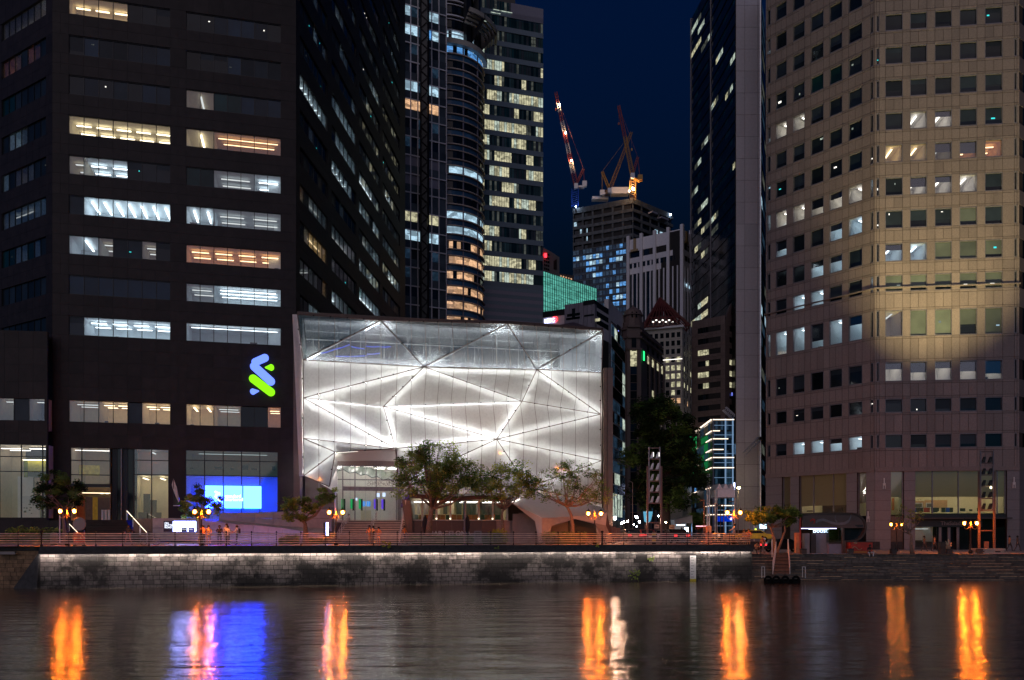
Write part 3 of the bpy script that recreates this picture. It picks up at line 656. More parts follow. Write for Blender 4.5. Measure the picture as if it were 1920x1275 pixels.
lw.fb('green_wall', 'leaf_yellow', FW, FW.u(25), FW.u(32), zw(892), zw(857), -2.48, -2.4); lw.fb('partition', 'interior', FW, FW.u(9), FW.u(39), zw(971), zw(890), -3.0, -2.9)
lw.fb('partition', 'int_orange', FW, FW.u(40), FW.u(57), zw(971), zw(892), -3.2, -3.1); lw.fb('poster', 'whitepaint', FW, FW.u(30), FW.u(66), zw(970), zw(929), -1.2, -1.1)
lw.fb('poster', 'cloth_navy', FW, FW.u(67), FW.u(78), zw(970), zw(929), -1.25, -1.15)
for i in range(14):
    a = random.uniform(33, 60); b_ = random.uniform(936, 965); lw.fb('drawing', 'blackpaint', FW, FW.u(a), FW.u(a)+random.uniform(.08, .3), zw(b_), zw(b_)+random.uniform(.04, .12), -1.09, -1.08)
for b_, h in ((947, .3), (952, .1), (958, .3), (964, .1)): lw.fb('drawing', 'whitepaint', FW, FW.u(71), FW.u(75), zw(b_), zw(b_)+h*.6, -1.14, -1.13)
m = MB(); m.prism([(-62, 95), (-62, 92.4), (PX(89, 93.6), 93.6), (PX(89, 95), 95)], 0, zw(620)-.1); lw.mb('core', m, 'granite_joint')
m = MB(); m.prism([FW.p(0, 0, -.05).to_2d()[:], FW.p(FW.L, 0, -.05).to_2d()[:], (PX(88, 99), 97), (-62, 99)], zw(620)-.3, zw(620)); lw.mb('roof', m, 'granite_joint')
lw.done()
# ================================================================ faceted glass pavilion
GA, GB = (-22.8, 90.0), (10.75, 97.6); GF = Fac(GA, GB)
pv = T('glass_pavilion', 'faceted glass pavilion glowing white along its triangular seams', 'building', (-6, 94, 0))
VX = dict(A=(557.8, 589.4, .5), B=(714.4, 600.7, .4), C=(951.7, 607.1, .4), D=(1130.9, 620, .4), E=(568.4, 675, .1), F=(795, 687.9, 1.9), G=(1006.6, 692.7, 1.9), H=(1127.7, 699.2, .2),
 I=(569, 746, .2), J=(719.2, 762.1, -.7), K=(979, 752.4, -.6), L=(1126, 776.7, .2), M=(569, 821.9, .2), N=(741.8, 841.2, .9), O=(931.3, 823.5, 1.6), P=(1127.7, 863.8, .2),
 Q=(628.8, 847.7, 1.2), R=(569.7, 892.2, .2), S=(617.5, 912.3, .6), U=(748, 908, .3), T=(989.8, 913.5, .4), V=(1128, 944, .1))
VV = {k: Vector(P(a, b_, GF.Y(a)-o)) for k, (a, b_, o) in VX.items()}
TRI = ['AEB', 'BEF', 'BFC', 'CFG', 'CGD', 'DGH', 'EIF', 'IJF', 'JKF', 'FKG', 'GKL', 'GLH', 'INJ', 'IMN', 'JNO', 'JOK', 'KOL', 'LOP', 'MQN', 'MRQ', 'RSQ', 'NUO', 'UTO', 'OTP', 'TVP']
CLEAR = {'AEB', 'BEF', 'BFC', 'CFG', 'CGD', 'DGH'}
MID = {'INJ', 'IMN', 'JNO', 'JOK'}
fritglass('frit_mid', .74, (.7, .73, .76))
cutu = [GF.u(q) for q in (598, 627.5, 657, 685.5, 713.5, 742.5, 770, 796, 821, 847, 873.5, 899.5, 926, 951, 977.5, 1003.5, 1027.5, 1051, 1076.5, 1101.5)]
def uof(p): return (p.to_2d()-GF.A).dot(GF.t)
def clip(poly, u, keep_less):
    outp = []
    for i in range(len(poly)):
        a, b_ = poly[i], poly[(i+1) % len(poly)]; ua, ub_ = uof(a)-u, uof(b_)-u
        if not keep_less: ua, ub_ = -ua, -ub_
        if ua <= 0: outp.append(a)
        if ua*ub_ < 0: outp.append(a+(b_-a)*(ua/(ua-ub_)))
    return outp
def shrink(poly, g):
    n = (poly[1]-poly[0]).cross(poly[2]-poly[0]).normalized(); c = sum(poly, Vector())/len(poly); k = len(poly); lines = []
    for i in range(k):
        d = (poly[(i+1) % k]-poly[i]); 
        if d.length < 1e-4: return None
        d.normalize(); inn = n.cross(d); inn = inn if inn.dot(c-poly[i]) > 0 else -inn; lines.append((poly[i]+inn*g, d))
    res = []
    for i in range(k):
        p1, d1 = lines[i-1]; p2, d2 = lines[i]; cr = d1.cross(d2)
        if cr.length < .02: return None
        t_ = (p2-p1).cross(d2).dot(cr)/cr.length_squared; q = p1+d1*t_
        if (q-poly[i]).length > .6: q = poly[i]+(c-poly[i])*.1
        res.append(q)
    return res
for tr in TRI:
    tri = [VV[k] for k in tr]; n = (tri[1]-tri[0]).cross(tri[2]-tri[0]).normalized()
    if n.y > 0: n = -n
    mat = 'frit_light' if tr in CLEAR else 'frit_mid' if tr in MID else 'frit_heavy'
    edges_ = [-5]+cutu+[60]
    for i in range(len(edges_)-1):
        q = clip(clip(tri, edges_[i], False), edges_[i+1], True)
        q2 = []
        for p in q:
            if not q2 or (p-q2[-1]).length > .02: q2.append(p)
        if len(q2) > 2 and (q2[0]-q2[-1]).length < .02: q2.pop()
        if len(q2) < 3: continue
        area = sum(((q2[j]-q2[0]).cross(q2[j+1]-q2[0])).length for j in range(1, len(q2)-1))/2
        s_ = shrink(q2, .022) if area > .15 else q2
        if s_ is None: s_ = q2
        mm = MB(); mm.slab(s_, n*.02); pv.mb('glass_panel', mm, mat)
for tr in TRI:
    tri = [VV[k_] for k_ in tr]
    for u in cutu:
        hits = []
        for i in range(3):
            a, b_ = tri[i], tri[(i+1) % 3]; ua, ub_ = uof(a)-u, uof(b_)-u
            if ua*ub_ < 0: hits.append(a+(b_-a)*(ua/(ua-ub_)))
        if len(hits) == 2 and (hits[0]-hits[1]).length > .3: mm = MB(); o_ = Vector((0, -.02, 0)); mm.tube([hits[0]+o_, hits[1]+o_], .024, 4); pv.mb('joint_bar', mm, 'brownmetal')
# seams, bolts, light strips
EDG = set()
for tr in TRI:
    for i in range(3): EDG.add(tuple(sorted((tr[i], tr[(i+1) % 3]))))
bolts = MB()
emis('led_dim', (1, .95, .88), 2.2)
for a, b_ in sorted(EDG):
    p, q = VV[a], VV[b_]; mm = MB(); off = Vector((0, -.05, 0)); mm.tube([p+off, q+off], .055, 5); pv.mb('seam_bar', mm, 'brownmetal')
    d = q-p; k = int(d.length/1.55)
    for j in range(1, k): c = p+d*j/k; bolts.lathe([(.0, -.07), (.08, -.05), (.08, .05), (0, .07)], c+Vector((-.07, -.10, 0)), 6); 
    if {a, b_} <= set('ABCD') or {a, b_} <= set('RSV') or (a, b_) in (('A', 'E'), ('E', 'I'), ('I', 'M'), ('M', 'R'), ('D', 'H'), ('H', 'L'), ('L', 'P'), ('P', 'V'), ('T', 'U'), ('T', 'V'), ('N', 'U'), ('Q', 'S')): continue
    up = a in 'ABCD'
    if up: mm = MB(); o2 = Vector((0, .16, -.02)); mm.tube([p+o2, q+o2], .09, 6); pv.mb('pale_seam_glow', mm, 'whitepaint')  # white tube added to give the upper seams their lit, pale look
    back = Vector((0, .47, 0))
    if up:   # only the two ends of the upper seams are lit
        for s0, s1 in ((.03, .22), (.80, .97)):
            mm = MB(); mm.tube([p+back+d*s0, p+back+d*s1], .04, 6); pv.mb('light_strip', mm, 'led_glass')
    elif (a, b_) in (('E', 'F'), ('F', 'G'), ('G', 'H')):
        mm = MB(); mm.tube([p+back+d*.03+Vector((0, 0, -.15)), p+back+d*.97+Vector((0, 0, -.15))], .03, 6); pv.mb('light_strip', mm, 'led_glass')
    else:
        mm = MB(); mm.tube([p+back+d*.02, p+back+d*.98], .035, 6); pv.mb('light_strip', mm, 'led_dim' if {a, b_} == set('NQ') else 'led_glass')
for x in (-1,):
    pass
tag(pv.mb('bolt', bolts, 'rubber'), kind='stuff')
for u in cutu:   # vertical glass fins behind the joints
    c = GF.p(u, 0, -.75); pv.box('glass_fin', 'steel', (c.x, c.y, 11.8), (.035, .22, 23.2), GF.ang)
# inner shell
def gz_(py, px=850): return GF.z(px, py)
zf1 = gz_(690); zs_a, zs_b = gz_(812), gz_(777)
pv.fb('inner_wall', 'greypanel', GF, .2, GF.L-.2, zs_b, zf1-.3, -2.9, -2.7)
pv.fb('inner_wall', 'greypanel', GF, GF.u(750), GF.L-.2, 0, zs_a, -2.9, -2.7)
pv.fb('inner_wall', 'greypanel', GF, .2, GF.u(750), gz_(849), zs_a, -2.9, -2.7)
pv.fb('floor_slab', 'whitepaint', GF, .2, GF.L-.2, zf1-.7, zf1-.3, -9, -1.6)
for a, b_ in ((0.2, 4.4), (15.2, 15.8), (25.4, 33)): pv.fb('inner_wall', 'greypanel', GF, a, b_, zs_a, zs_b, -2.9, -2.7)
rr = room(pv, GF, 4.4, 15.2, zs_a+.0, zs_b, 'interior', 'strip_dim', depth=3.5, nstrip=2, d0=-2.95, along=True, floor_drop=.1)
rr = room(pv, GF, 15.8, 25.4, zs_a+.0, zs_b, 'int_orange', 'strip_warm', depth=3.5, nstrip=2, d0=-2.95, along=True, floor_drop=.1)
for u in (6, 8, 10, 12, 14): pv.fb('inner_mullion', 'frame_grey', GF, u, u+.06, zs_a, zs_b, -2.95, -2.85)
# upper gallery: dark room with white ceiling grid and slim white frames
zt_ = gz_(612)
pv.fb('ceiling', 'whitepaint', GF, .3, GF.L-.3, zt_, zt_+.25, -9, -.9)
pv.fb('gallery_wall', 'glass_navy', GF, .2, GF.L-.2, zf1-.3, zt_, -9.2, -9)
pv.fb('sill_wall', 'greyclad', GF, .4, GF.L-.4, zf1-.3, zf1+1.4, -4.0, -3.9)
for i in range(13):
    u = 1.2+i*2.6; pv.fb('white_post', 'whitepaint', GF, u, u+.07, zf1-.3, zt_, -2.2, -2.1)
for dz in (.9, 1.8): pv.fb('white_rail', 'whitepaint', GF, .5, GF.L-.5, zt_-dz, zt_-dz+.08, -2.3, -2.1)
pv.fb('end_wall', 'whitepaint', GF, GF.L-4.6, GF.L-.2, zf1-.3, zt_, -2.6, -2.4)
pv.fb('end_wall', 'whitepaint', GF, .1, .2, gz_(849), zt_, -9, -.3); pv.fb('end_wall', 'whitepaint', GF, GF.L-.2, GF.L-.1, 0, zt_, -9, -.3)
# blue reflected glimmer of the gallery glass, put in as glowing tubes
emis('blue_glimmer', (.02, .10, 1), 1.6)
for (x0, y0, x1, y1) in ((600, 663, 628, 655), (628, 655, 657, 646), (657, 649, 685, 654), (686, 649, 713, 650), (713, 650, 735, 650), (630, 668, 690, 667), (690, 664, 715, 662)):
    q0, q1 = GF.p(GF.u(x0), 0, -1.9), GF.p(GF.u(x1), 0, -1.9); mm = MB()
    mm.tube([(*q0[:2], PZ(y0, q0.y)), ((q0.x+q1.x)/2, (q0.y+q1.y)/2, PZ((y0+y1)/2+1, (q0.y+q1.y)/2)), (*q1[:2], PZ(y1, q1.y))], .055, 5); pv.mb('light_line', mm, 'blue_glimmer')
# roof edge and ends
mm = MB(); pts = [VV[k]+Vector((0, -.15, .02)) for k in 'ABCD']
for i in range(3): mm.slab([pts[i], pts[i+1], pts[i+1]+Vector((0, 0, .28)), pts[i]+Vector((0, 0, .28))], (0, .8, 0))
mm.slab([pts[0]+Vector((0, .6, .2)), pts[3]+Vector((0, .6, .2)), pts[3]+Vector((-2, 10, .3)), pts[0]+Vector((0, 10, .3))], (0, 0, .2)); pv.mb('roof_edge', mm, 'bronze')
mm = MB(); c0 = Vector(P(1010, 612, 98)); mm.add([P(1015, 615, 98), P(1128, 621, 98), P(1090, 617, 104), P(1040, 613, 104), P(1075, 604, 101)], [(0, 1, 4), (1, 2, 4), (2, 3, 4), (3, 0, 4)]); pv.mb('roof_hip', mm, 'bronze')
for a, b_, mt in ((1131, 1137, 'bronze'), (1138, 1148, 'brownmetal')):
    pv.box('side_pier', mt, (PX((a+b_)/2, 98), 98, gz_(690, 1128)/2), (PX(b_, 98)-PX(a, 98), 1.2, gz_(690, 1128)))
pv.box('side_pier', 'brownmetal', (PX(558, 91), 91.2, 12.2), (.7, 1.2, 23.4))
mm = MB(); mm.slab([VV['A']+Vector((-.1, 0, 0)), VV['E']+Vector((-.1, 0, 0)), VV['M']+Vector((-.1, 0, 0)), VV['R']+Vector((-.1, 0, 0)), VV['R']+Vector((-.5, 0, 0)), VV['A']+Vector((-.55, 0, 0))], (0, .5, 0)); pv.mb('edge_frame', mm, 'whitepaint')
# body behind
mm = MB(); mm.prism([GF.p(.2, 0, -9.5).to_2d()[:], GF.p(GF.L-.2, 0, -9.5).to_2d()[:], GF.p(GF.L-3, 0, -20).to_2d()[:], GF.p(.2, 0, -20).to_2d()[:]], 0, zt_); pv.mb('core', mm, 'brownmetal')
# lobby behind the entrance
LZ = 2.35
lu0, lu1 = GF.u(629), GF.u(757); lz1 = gz_(850, 700)
rr = room(pv, GF, lu0, lu1, LZ+.9, lz1-.1, 'interior', 'strip_bright', depth=7, nstrip=5, d0=-.9, along=True, desk=False, drop=1.2)
fr_u = [GF.u(q) for q in (632, 643, 666, 706, 745, 757)]; fz = [LZ, gz_(916, 700), gz_(899, 700), gz_(873, 700)]
for i in range(5):
    for k in range(3): pv.fb('lobby_pane', 'glass_clear', GF, fr_u[i]+.05, fr_u[i+1]-.05, fz[k]+.05, fz[k+1]-.05, -.72, -.70)
for u in fr_u: pv.fb('lobby_mullion', 'frame_grey', GF, u-.06, u+.06, LZ, fz[-1], -.8, -.62)
for z, h in ((fz[1], .45), (fz[2], .1), (fz[3], .12)): pv.fb('lobby_transom', 'frame_grey', GF, fr_u[1 if h > .4 else 0], fr_u[-1], z-h/2, z+h/2, -.82, -.60)
pv.fb('fascia', 'pinkstone', GF, fr_u[0], fr_u[-1], fz[3]+.06, gz_(863, 700), -.7, -.55)
mm = MB(); mm.slab([GF.p(lu0, gz_(849), .9), GF.p(GF.u(745), gz_(849), .9), GF.p(GF.u(745), gz_(862, 700), -.6), GF.p(lu0, gz_(866, 700), -.6)], (0, 0, .15)); pv.mb('soffit', mm, 'canopy')
# folded ribbon ceiling hangs inside the lobby
mm = MB(); pp = [GF.p(lu0+.3+i*.62, gz_(880+i*2.0, 700)+(.12 if i % 2 else -.12), -2.0) for i in range(11)]
for i in range(10): mm.slab([pp[i], pp[i+1], pp[i+1]+Vector((0, 2.5, 1.0)), pp[i]+Vector((0, 2.5, 1.0))], (0, 0, .08))
pv.mb('hanging_ribbon', mm, 'glass_green')
emis('green_sign', (.02, .45, .12), .8); emis('violet_sign', (.18, .08, .9), .8); emis('white_sign', (.6, .75, 1), 1.4); emis('blue_sign', (.1, .35, .9), 1.0)
for q, mt in ((643, 'green_sign'), (660, 'green_sign'), (676, 'green_sign'), (705, 'violet_sign'), (719, 'violet_sign')):
    c = GF.p(GF.u(q), gz_(944, 700), -1.8); pv.box('hanging_banner', mt, c, (.24, .1, 1.1), 0, now=True)
    pv.box('banner_frame', 'frame', c+Vector((.22, 0, -.1)), (.2, .1, 1.3))
for q, py, w, h in ((711, 927, .34, .45), (722, 926, .34, .45), (669, 935, .25, .3)): pv.box('info_sign', 'white_sign', GF.p(GF.u(q), gz_(py, 700), -1.7), (w, .05, h), now=True)
for q in (684, 688, 693, 697): pv.box('info_sign', 'blue_sign', GF.p(GF.u(q), gz_(942, 700), -4.5), (.2, .06, .6), now=True)
pv.fb('counter', 'int_yellow', GF, GF.u(680), GF.u(700), LZ, LZ+1.3, -5, -4.4)
p = GF.p(GF.u(690), gz_(906, 700), -.66); text('lettering', 'SCHOOL   LINK WAY', 'greypanel', p, .42, pv.r, .004, GF.ang); p = GF.p(GF.u(688), gz_(910, 700), -.66); text('lettering', 'CAPITAL PLACE', 'greypanel', p, .42, pv.r, .004, GF.ang)
# slanted glass blades left of the door
for (a, b_, c, mt) in (((617, 913), (634, 866), (629, 849), 'steel'), ((600, 906), (632, 880), (632, 925), 'whitepaint')):
    mm = MB(); mm.slab([P(*a, 90.6), P(*b_, 91.5), P(*c, 90.9)], (.05, .1, 0)); pv.mb('glass_blade', mm, mt)
pv.done()
# ---------------------------------------------------------------- entrance stairs
SY0, SY1 = 80.3, 89.4
sx0, sx1 = PX(633, 83), PX(756, 83)
es = T('entrance_stairs', 'wide pale entrance stairs climbing to the pavilion doors', 'stairs', ((sx0+sx1)/2, 82, 0))
ns = 13
for k in range(ns):
    y0 = 80.8+k*.42; x0 = PX(618+k*1.6, 81.5); es.box('step', 'palestone', ((x0+sx1)/2, (y0+89.4)/2, (k+.5)*LZ/ns), (sx1-x0, 89.4-y0, LZ/ns-.012))
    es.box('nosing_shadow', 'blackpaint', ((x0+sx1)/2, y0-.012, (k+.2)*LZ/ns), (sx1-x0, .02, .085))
es.box('landing', 'palestone', ((sx0+sx1)/2, 88.6, LZ-.1), (sx1-sx0+2, 5, .19))
es.done()
def handrail(name, pts, label, h=1.0, mat='steel', n=6):
    t_ = T(name, label, 'handrail', pts[0]); a, b_ = Vector(pts[0]), Vector(pts[1])
    for k in range(n): c = a+(b_-a)*k/(n-1); t_.box('baluster', mat, c+Vector((0, 0, h/2)), (.05, .05, h))
    for z in (h, h*.66, h*.33):
        m_ = MB(); m_.tube([a+Vector((0, 0, z)), b_+Vector((0, 0, z))], .03 if z == h else .014, 6); t_.mb('rail', m_, mat, smooth=True)
    t_.done(); return t_
handrail('handrail', [(PX(632, 81.0), 81, 0), (PX(652, 86.0), 86.2, LZ)], 'steel handrail on the left edge of the entrance stairs')
handrail('handrail', [(PX(692, 82), 82.5, .7), (PX(706, 86.2), 86.2, LZ)], 'steel handrail dividing the middle of the entrance stairs', n=3)
handrail('handrail', [(PX(749, 81.0), 81, 0), (PX(756, 86.2), 86.2, LZ)], 'steel handrail on the right edge of the entrance stairs')
# ---------------------------------------------------------------- dark stairs of the office tower
os_ = T('tower_stairs', 'dark granite stairs rising to the office tower entrance', 'stairs', (PX(200, 84), 84, 0))
for k in range(14):
    y0 = 81.4+k*.38; xa, xb = PX(161, y0), PX(236+(14-k)*1.2, y0)
    os_.box('step', 'granite', ((xa+xb)/2, (y0+90)/2, (k+.5)*2.4/14), (xb-xa, 90-y0, 2.4/14-.008))
os_.done()
emis('rail_light', (1, .82, .55), 5)
hr = T('lit_handrail', 'handrail with a glowing strip beside the dark granite stairs', 'handrail', (PX(250, 83), 83, 0))
a, b_ = Vector((PX(238, 86.5), 86.5, 2.4)), Vector((PX(276, 80.6), 80.6, .1))
m_ = MB(); m_.tube([a+Vector((0, 0, 1)), b_+Vector((0, 0, 1))], .035, 6); hr.mb('rail', m_, 'steel')
m_ = MB(); m_.tube([a+Vector((0, .0, .93)), b_+Vector((0, .0, .93))], .022, 5); hr.mb('light_strip', m_, 'rail_light')
for k in range(4): c = a+(b_-a)*k/3; hr.box('baluster', 'steel', c+Vector((0, 0, .5)), (.14, .05, 1.0))
hr.done()
hr = T('lit_handrail', 'short handrail with a glowing strip at the left foot of the granite stairs', 'handrail', (PX(134, 82), 82, 0))
a, b_ = Vector((PX(130, 84.5), 84.5, 1.2)), Vector((PX(150, 81.5), 81.5, .1)); m_ = MB(); m_.tube([a+Vector((0, 0, .8)), b_+Vector((0, 0, .8))], .035, 6); hr.mb('rail', m_, 'steel')
m_ = MB(); m_.tube([a+Vector((0, 0, .74)), b_+Vector((0, 0, .74))], .02, 5); hr.mb('light_strip', m_, 'rail_light'); hr.box('baluster', 'steel', a+Vector((0, 0, .4)), (.06, .05, .8)); hr.box('baluster', 'steel', b_+Vector((0, 0, .4)), (.06, .05, .8)); hr.done()
# plinth walls in front of the granite tower
pl = T('plinth_wall', 'low dark polished granite plinth wall behind the hedge at the far left', 'wall', (-48, 86, 0))
f = Fac((-66, 86.4), (PX(158, 86.4), 86.4)); n = 12
for i in range(n): pl.fb('granite_panel', 'granite', f, f.L*i/n+.01, f.L*(i+1)/n-.01, 0, GZ0-.05, -.2, 0)
pl.done()
pl = T('plinth_wall', 'brown panelled plinth wall right of the granite stairs below the lobby counter', 'wall', (-38, 84, 0))
f = Fac((PX(250, 84.5), 84.5), (PX(300, 84.5), 84.5))
for i in range(3): pl.fb('wall_panel', 'brownmetal', f, f.L*i/3+.01, f.L*(i+1)/3-.01, 0, GZ0+.1, -.3, 0)
pl.done()
# curved ramps
def ramp(label, pts, Y, h0, n_each=3, mat='rampwall'):
    """pts: (px, top py, bottom py, Y)"""
    t_ = T('ramp_wall', label, 'ramp wall', (PX(pts[0][0], pts[0][3]), pts[0][3], 0))
    for i in range(len(pts)-1):
        a, b_ = pts[i], pts[i+1]
        A3, B3 = Vector(P(a[0], a[1], a[3])), Vector(P(b_[0], b_[1], b_[3])); a0, b0 = Vector(P(a[0], a[2], a[3])), Vector(P(b_[0], b_[2], b_[3]))
        for (s0, s1) in ((0, .42), (.44, 1.0)):
            m_ = MB(); g = .008; m_.slab([A3.lerp(a0, s0)+(B3-A3)*g, B3.lerp(b0, s0)-(B3-A3)*g, B3.lerp(b0, s1)-(B3-A3)*g, A3.lerp(a0, s1)+(B3-A3)*g], (0, .25, 0)); t_.mb('wall_panel', m_, mat)
    t_.done(); return t_
ramp('upper sweeping wall of the ramp below the video wall, lit violet', [(410, 962, 978, 87.5), (445, 961.5, 981, 87.2), (478, 961, 985, 87), (512, 960, 988, 86.8), (545, 958, 990, 86.8), (575, 956, 992, 87), (600, 955, 994, 87.3), (622, 956, 996, 87.6)], 87, 1)
ramp('lower sweeping wall of the ramp behind the group of people', [(286, 972, 1014, 84.5), (312, 971.5, 1014, 84.3), (338, 971.5, 1014, 84), (366, 972, 1015, 83.8), (393, 977, 1015, 83.6), (420, 980, 1015, 83.5), (448, 983, 1016, 83.4), (475, 984, 1016, 83.4), (503, 987, 1016, 83.4), (530, 990, 1016, 83.5), (556, 994, 1016, 83.7), (585, 999, 1016, 84), (608, 1004, 1016, 84.4)], 84, 1)
m_ = MB(); m_.add([P(286, 973, 88), P(420, 973, 88), P(610, 985, 89), P(610, 1000, 84.6), P(420, 982, 83.8), P(286, 973, 84.6)], [tuple(range(6))]); tag(link('ramp_deck', m_.mesh('ramp_deck', ['paving'])), kind='structure')
# ---------------------------------------------------------------- riverside bar
bar = T('bar_pavilion', 'low brown bar with a long tilted window band under trees', 'building', (PX(870, 87), 87, 0))
BF = Fac((PX(762, 84.5), 84.5), (PX(1000, 86.3), 86.3))
def bz(py, px=850): return BF.z(px, py)
bu = [BF.u(q) for q in (770, 792, 819, 845, 873, 899, 925, 952)]
n = 8
for i in range(n):
    a, b_ = BF.u(762), BF.u(986); bar.fb('wall_panel', 'brownmetal' if i < 6 else 'greypanel', BF, a+(b_-a)*i/n+.012, a+(b_-a)*(i+1)/n-.012, 0, bz(976), -.35, 0)
for i in range(7):
    bar.fb('window', 'glass_clear', BF, bu[i]+.05, bu[i+1]-.05, bz(974), bz(934), -.55, -.52)
for u in bu[1:]: bar.fb('mullion', 'canopy', BF, u-.09, u+.09, bz(975), bz(933), -.6, -.35)
bar.fb('sill', 'canopy', BF, BF.u(768), BF.u(953), bz(976), bz(974.5), -.6, .08)
rr = room(bar, BF, bu[0], bu[-1], bz(974)+.2, bz(936), 'int_warm', 'strip_white', depth=5.5, nstrip=4, d0=-.7, along=True, desk=False, floor_drop=.9)
for i in range(16):
    q = 780+i*10.5; bar.box('chair', 'orange' if i % 3 else 'desk', BF.p(BF.u(q), bz(971), -1.5-random.random()), (.5, .4, .7), BF.ang)
for i in range(12): bar.fb('wall_slat', random.choice(['greypanel', 'int_yellow', 'desk', 'glass_teal']), BF, BF.u(785+i*13), BF.u(785+i*13)+random.uniform(.2, .6), bz(962), bz(934), -5.6, -5.4)
for q in (818.5, 844.5, 898, 924): bar.box('uplight', 'strip_yellow', BF.p(BF.u(q), bz(972.5), -.28), (.10, .08, .10), parent=rr)
mm = MB(); top = [(752, 944, -.3), (766, 925, .9), (800, 929, .9), (850, 932, .9), (900, 929, .9), (930, 931, .9), (960, 938, .5), (990, 950, .2)]
for i in range(len(top)-1):
    a, b_ = top[i], top[i+1]; pa, pb = BF.p(BF.u(a[0]), bz(a[1], a[0]), a[2]), BF.p(BF.u(b_[0]), bz(b_[1], b_[0]), b_[2])
    mm.slab([pa, pb, pb+Vector((0, 0, -.42)), pa+Vector((0, 0, -.42))], (0, 1.2, 0)); mm.slab([pa, pb, pb+Vector((0, 7, .6)), pa+Vector((0, 7, .6))], (0, 0, -.12))
bar.mb('roof', mm, 'brownmetal')
mm = MB(); mm.slab([P(753, 936, 84), P(770, 938, 83.8), P(775, 1016, 84.2), P(766, 1016, 84.2), P(759, 980, 84.1)], (0, 3, 0)); bar.mb('end_frame', mm, 'brownmetal')
mm = MB(); mm.slab([P(759, 938, 83.9), P(767, 938, 83.9), P(769, 974, 84.1), P(764, 972, 84.1)], (0, .1, 0)); bar.mb('end_trim', mm, 'canopy')
mm = MB(); mm.box((PX(870, 91), 92.5, 2.2), (PX(985, 92)-PX(765, 92), 2, 4.4)); bar.mb('core', mm, 'brownmetal')
bar.done()
tag(text('bar_sign', 'BAR·CELONA', 'cloth_white', P(806, 1004.2, 81.5), .66, None, .06, 0, bold=.012), 'white standing letters of the bar name above the hedge', 'sign')
# ---------------------------------------------------------------- folded white canopy
cn = T('folded_canopy', 'folded pale canopy of flat facets with an arched opening beside the bar', 'canopy', (PX(1050, 84), 84, 0))
C3 = lambda px, py, Y: Vector(P(px, py, Y))
k = dict(a=C3(960, 943, 84), b=C3(975, 937, 86.5), c=C3(1016, 971, 82.3), d=C3(1003, 977, 82.6), e=C3(1010, 1016, 82.4), f=C3(1016, 1016.5, 82.1), g=C3(1065, 969.5, 83), h=C3(1034, 986, 82.6), i=C3(1028, 1016.3, 82.5),
 j=C3(1005, 926, 89), l=C3(1060, 932, 90), m=C3(1128, 951, 90), n=C3(1138, 962, 84.5), o=C3(1078, 973, 82.9), p=C3(1117, 983, 83), q=C3(1128, 1016, 82.6), r=C3(1150, 1016, 84.5), s=C3(1136, 985, 84))
for fc, mt in (('abcd', 'canopy'), ('dcfe', 'canopy'), ('cghif', 'palestone'), ('bjgc', 'canopy'), ('jlng', 'canopy'), ('lmn', 'canopy'), ('gop', 'canopy'), ('gps', 'palestone'), ('gsn', 'canopy'), ('psrq', 'palestone'), ('goh', 'palestone'), ('snr', 'brownmetal')):
    mm = MB(); mm.slab([k[x] for x in fc], (0, .14, .02)); cn.mb('facet', mm, mt)
mm = MB(); mm.slab([k['a'], k['b'], k['b']+Vector((0, 0, .12)), k['a']+Vector((0, 0, .12))], (0, -.06, 0)); cn.mb('edge_light', mm, 'led_dim')
cn.box('back_wall', 'greypanel', (PX(1055, 89), 89, 1.6), (PX(1130, 89)-PX(965, 89), .3, 3.2)); cn.box('side_wall', 'greypanel', (PX(985, 85.5), 85.6, 1.5), (PX(1008, 85)-PX(960, 85), .3, 3.0))
cn.box('table', 'whitepaint', (PX(1086, 85), 85.5, .75), (.9, .5, .08)); cn.box('dark_niche', 'blackpaint', (PX(1092, 88.5), 88.6, 1.2), (3.0, .1, 2.6)); cn.done()
bg_ = T('garden_wall', 'pink stone garden wall beyond the canopy at the street corner', 'wall', (PX(1155, 86), 86, 0))
for i in range(3): bg_.box('wall_panel', 'brownmetal', (PX(1143+i*8, 86), 86, .9), (.42, .4, 1.8-.25*i))
bg_.done()
# ================================================================ pink stone tower on the right
DX = (43.6, 100.0); d2 = Vector((1, -.1213)).normalized()*16.3; DR = (DX[0]+d2.x, DX[1]+d2.y)
d1 = Vector((-1, 1.253)).normalized()*15.2; DLp = (DX[0]+d1.x, DX[1]+d1.y)
GR = Fac(DX, DR); GL = Fac(DLp, DX); d3 = Vector((1, .78)).normalized()*16; G3 = Fac(DR, (DR[0]+d3.x, DR[1]+d3.y))
rt = T('stone_tower', 'pink stone clad tower with square windows partly washed by a yellow floodlight', 'office building', (45, 102, RZ))
def zr(py): return PZ(py, 99.8)
rows = [(-220.5, 30), (-159, 30), (-97.5, 30), (-36, 30), (25.5, 29), (87, 30), (149, 30), (210.5, 30), (270.6, 30), (332.5, 31), (394, 31), (456, 31), (515.6, 28), (582, 46), (678.6, 33.5), (747.5, 23), (814.3, 23)]
wr = [(1660, 1692.5), (1706.7, 1738), (1753, 1784.7), (1799.6, 1832), (1847, 1880)]
uR = [(GR.u(a), GR.u(b_)) for a, b_ in wr]
rows = [(a, b_+3.2) for a, b_ in rows]
wl_ = [(1454.5, 1475), (1486.7, 1508.6), (1520, 1544), (1555, 1579), (1591, 1616.5)]
uL = [(GL.u(a), GL.u(b_)) for a, b_ in wl_]
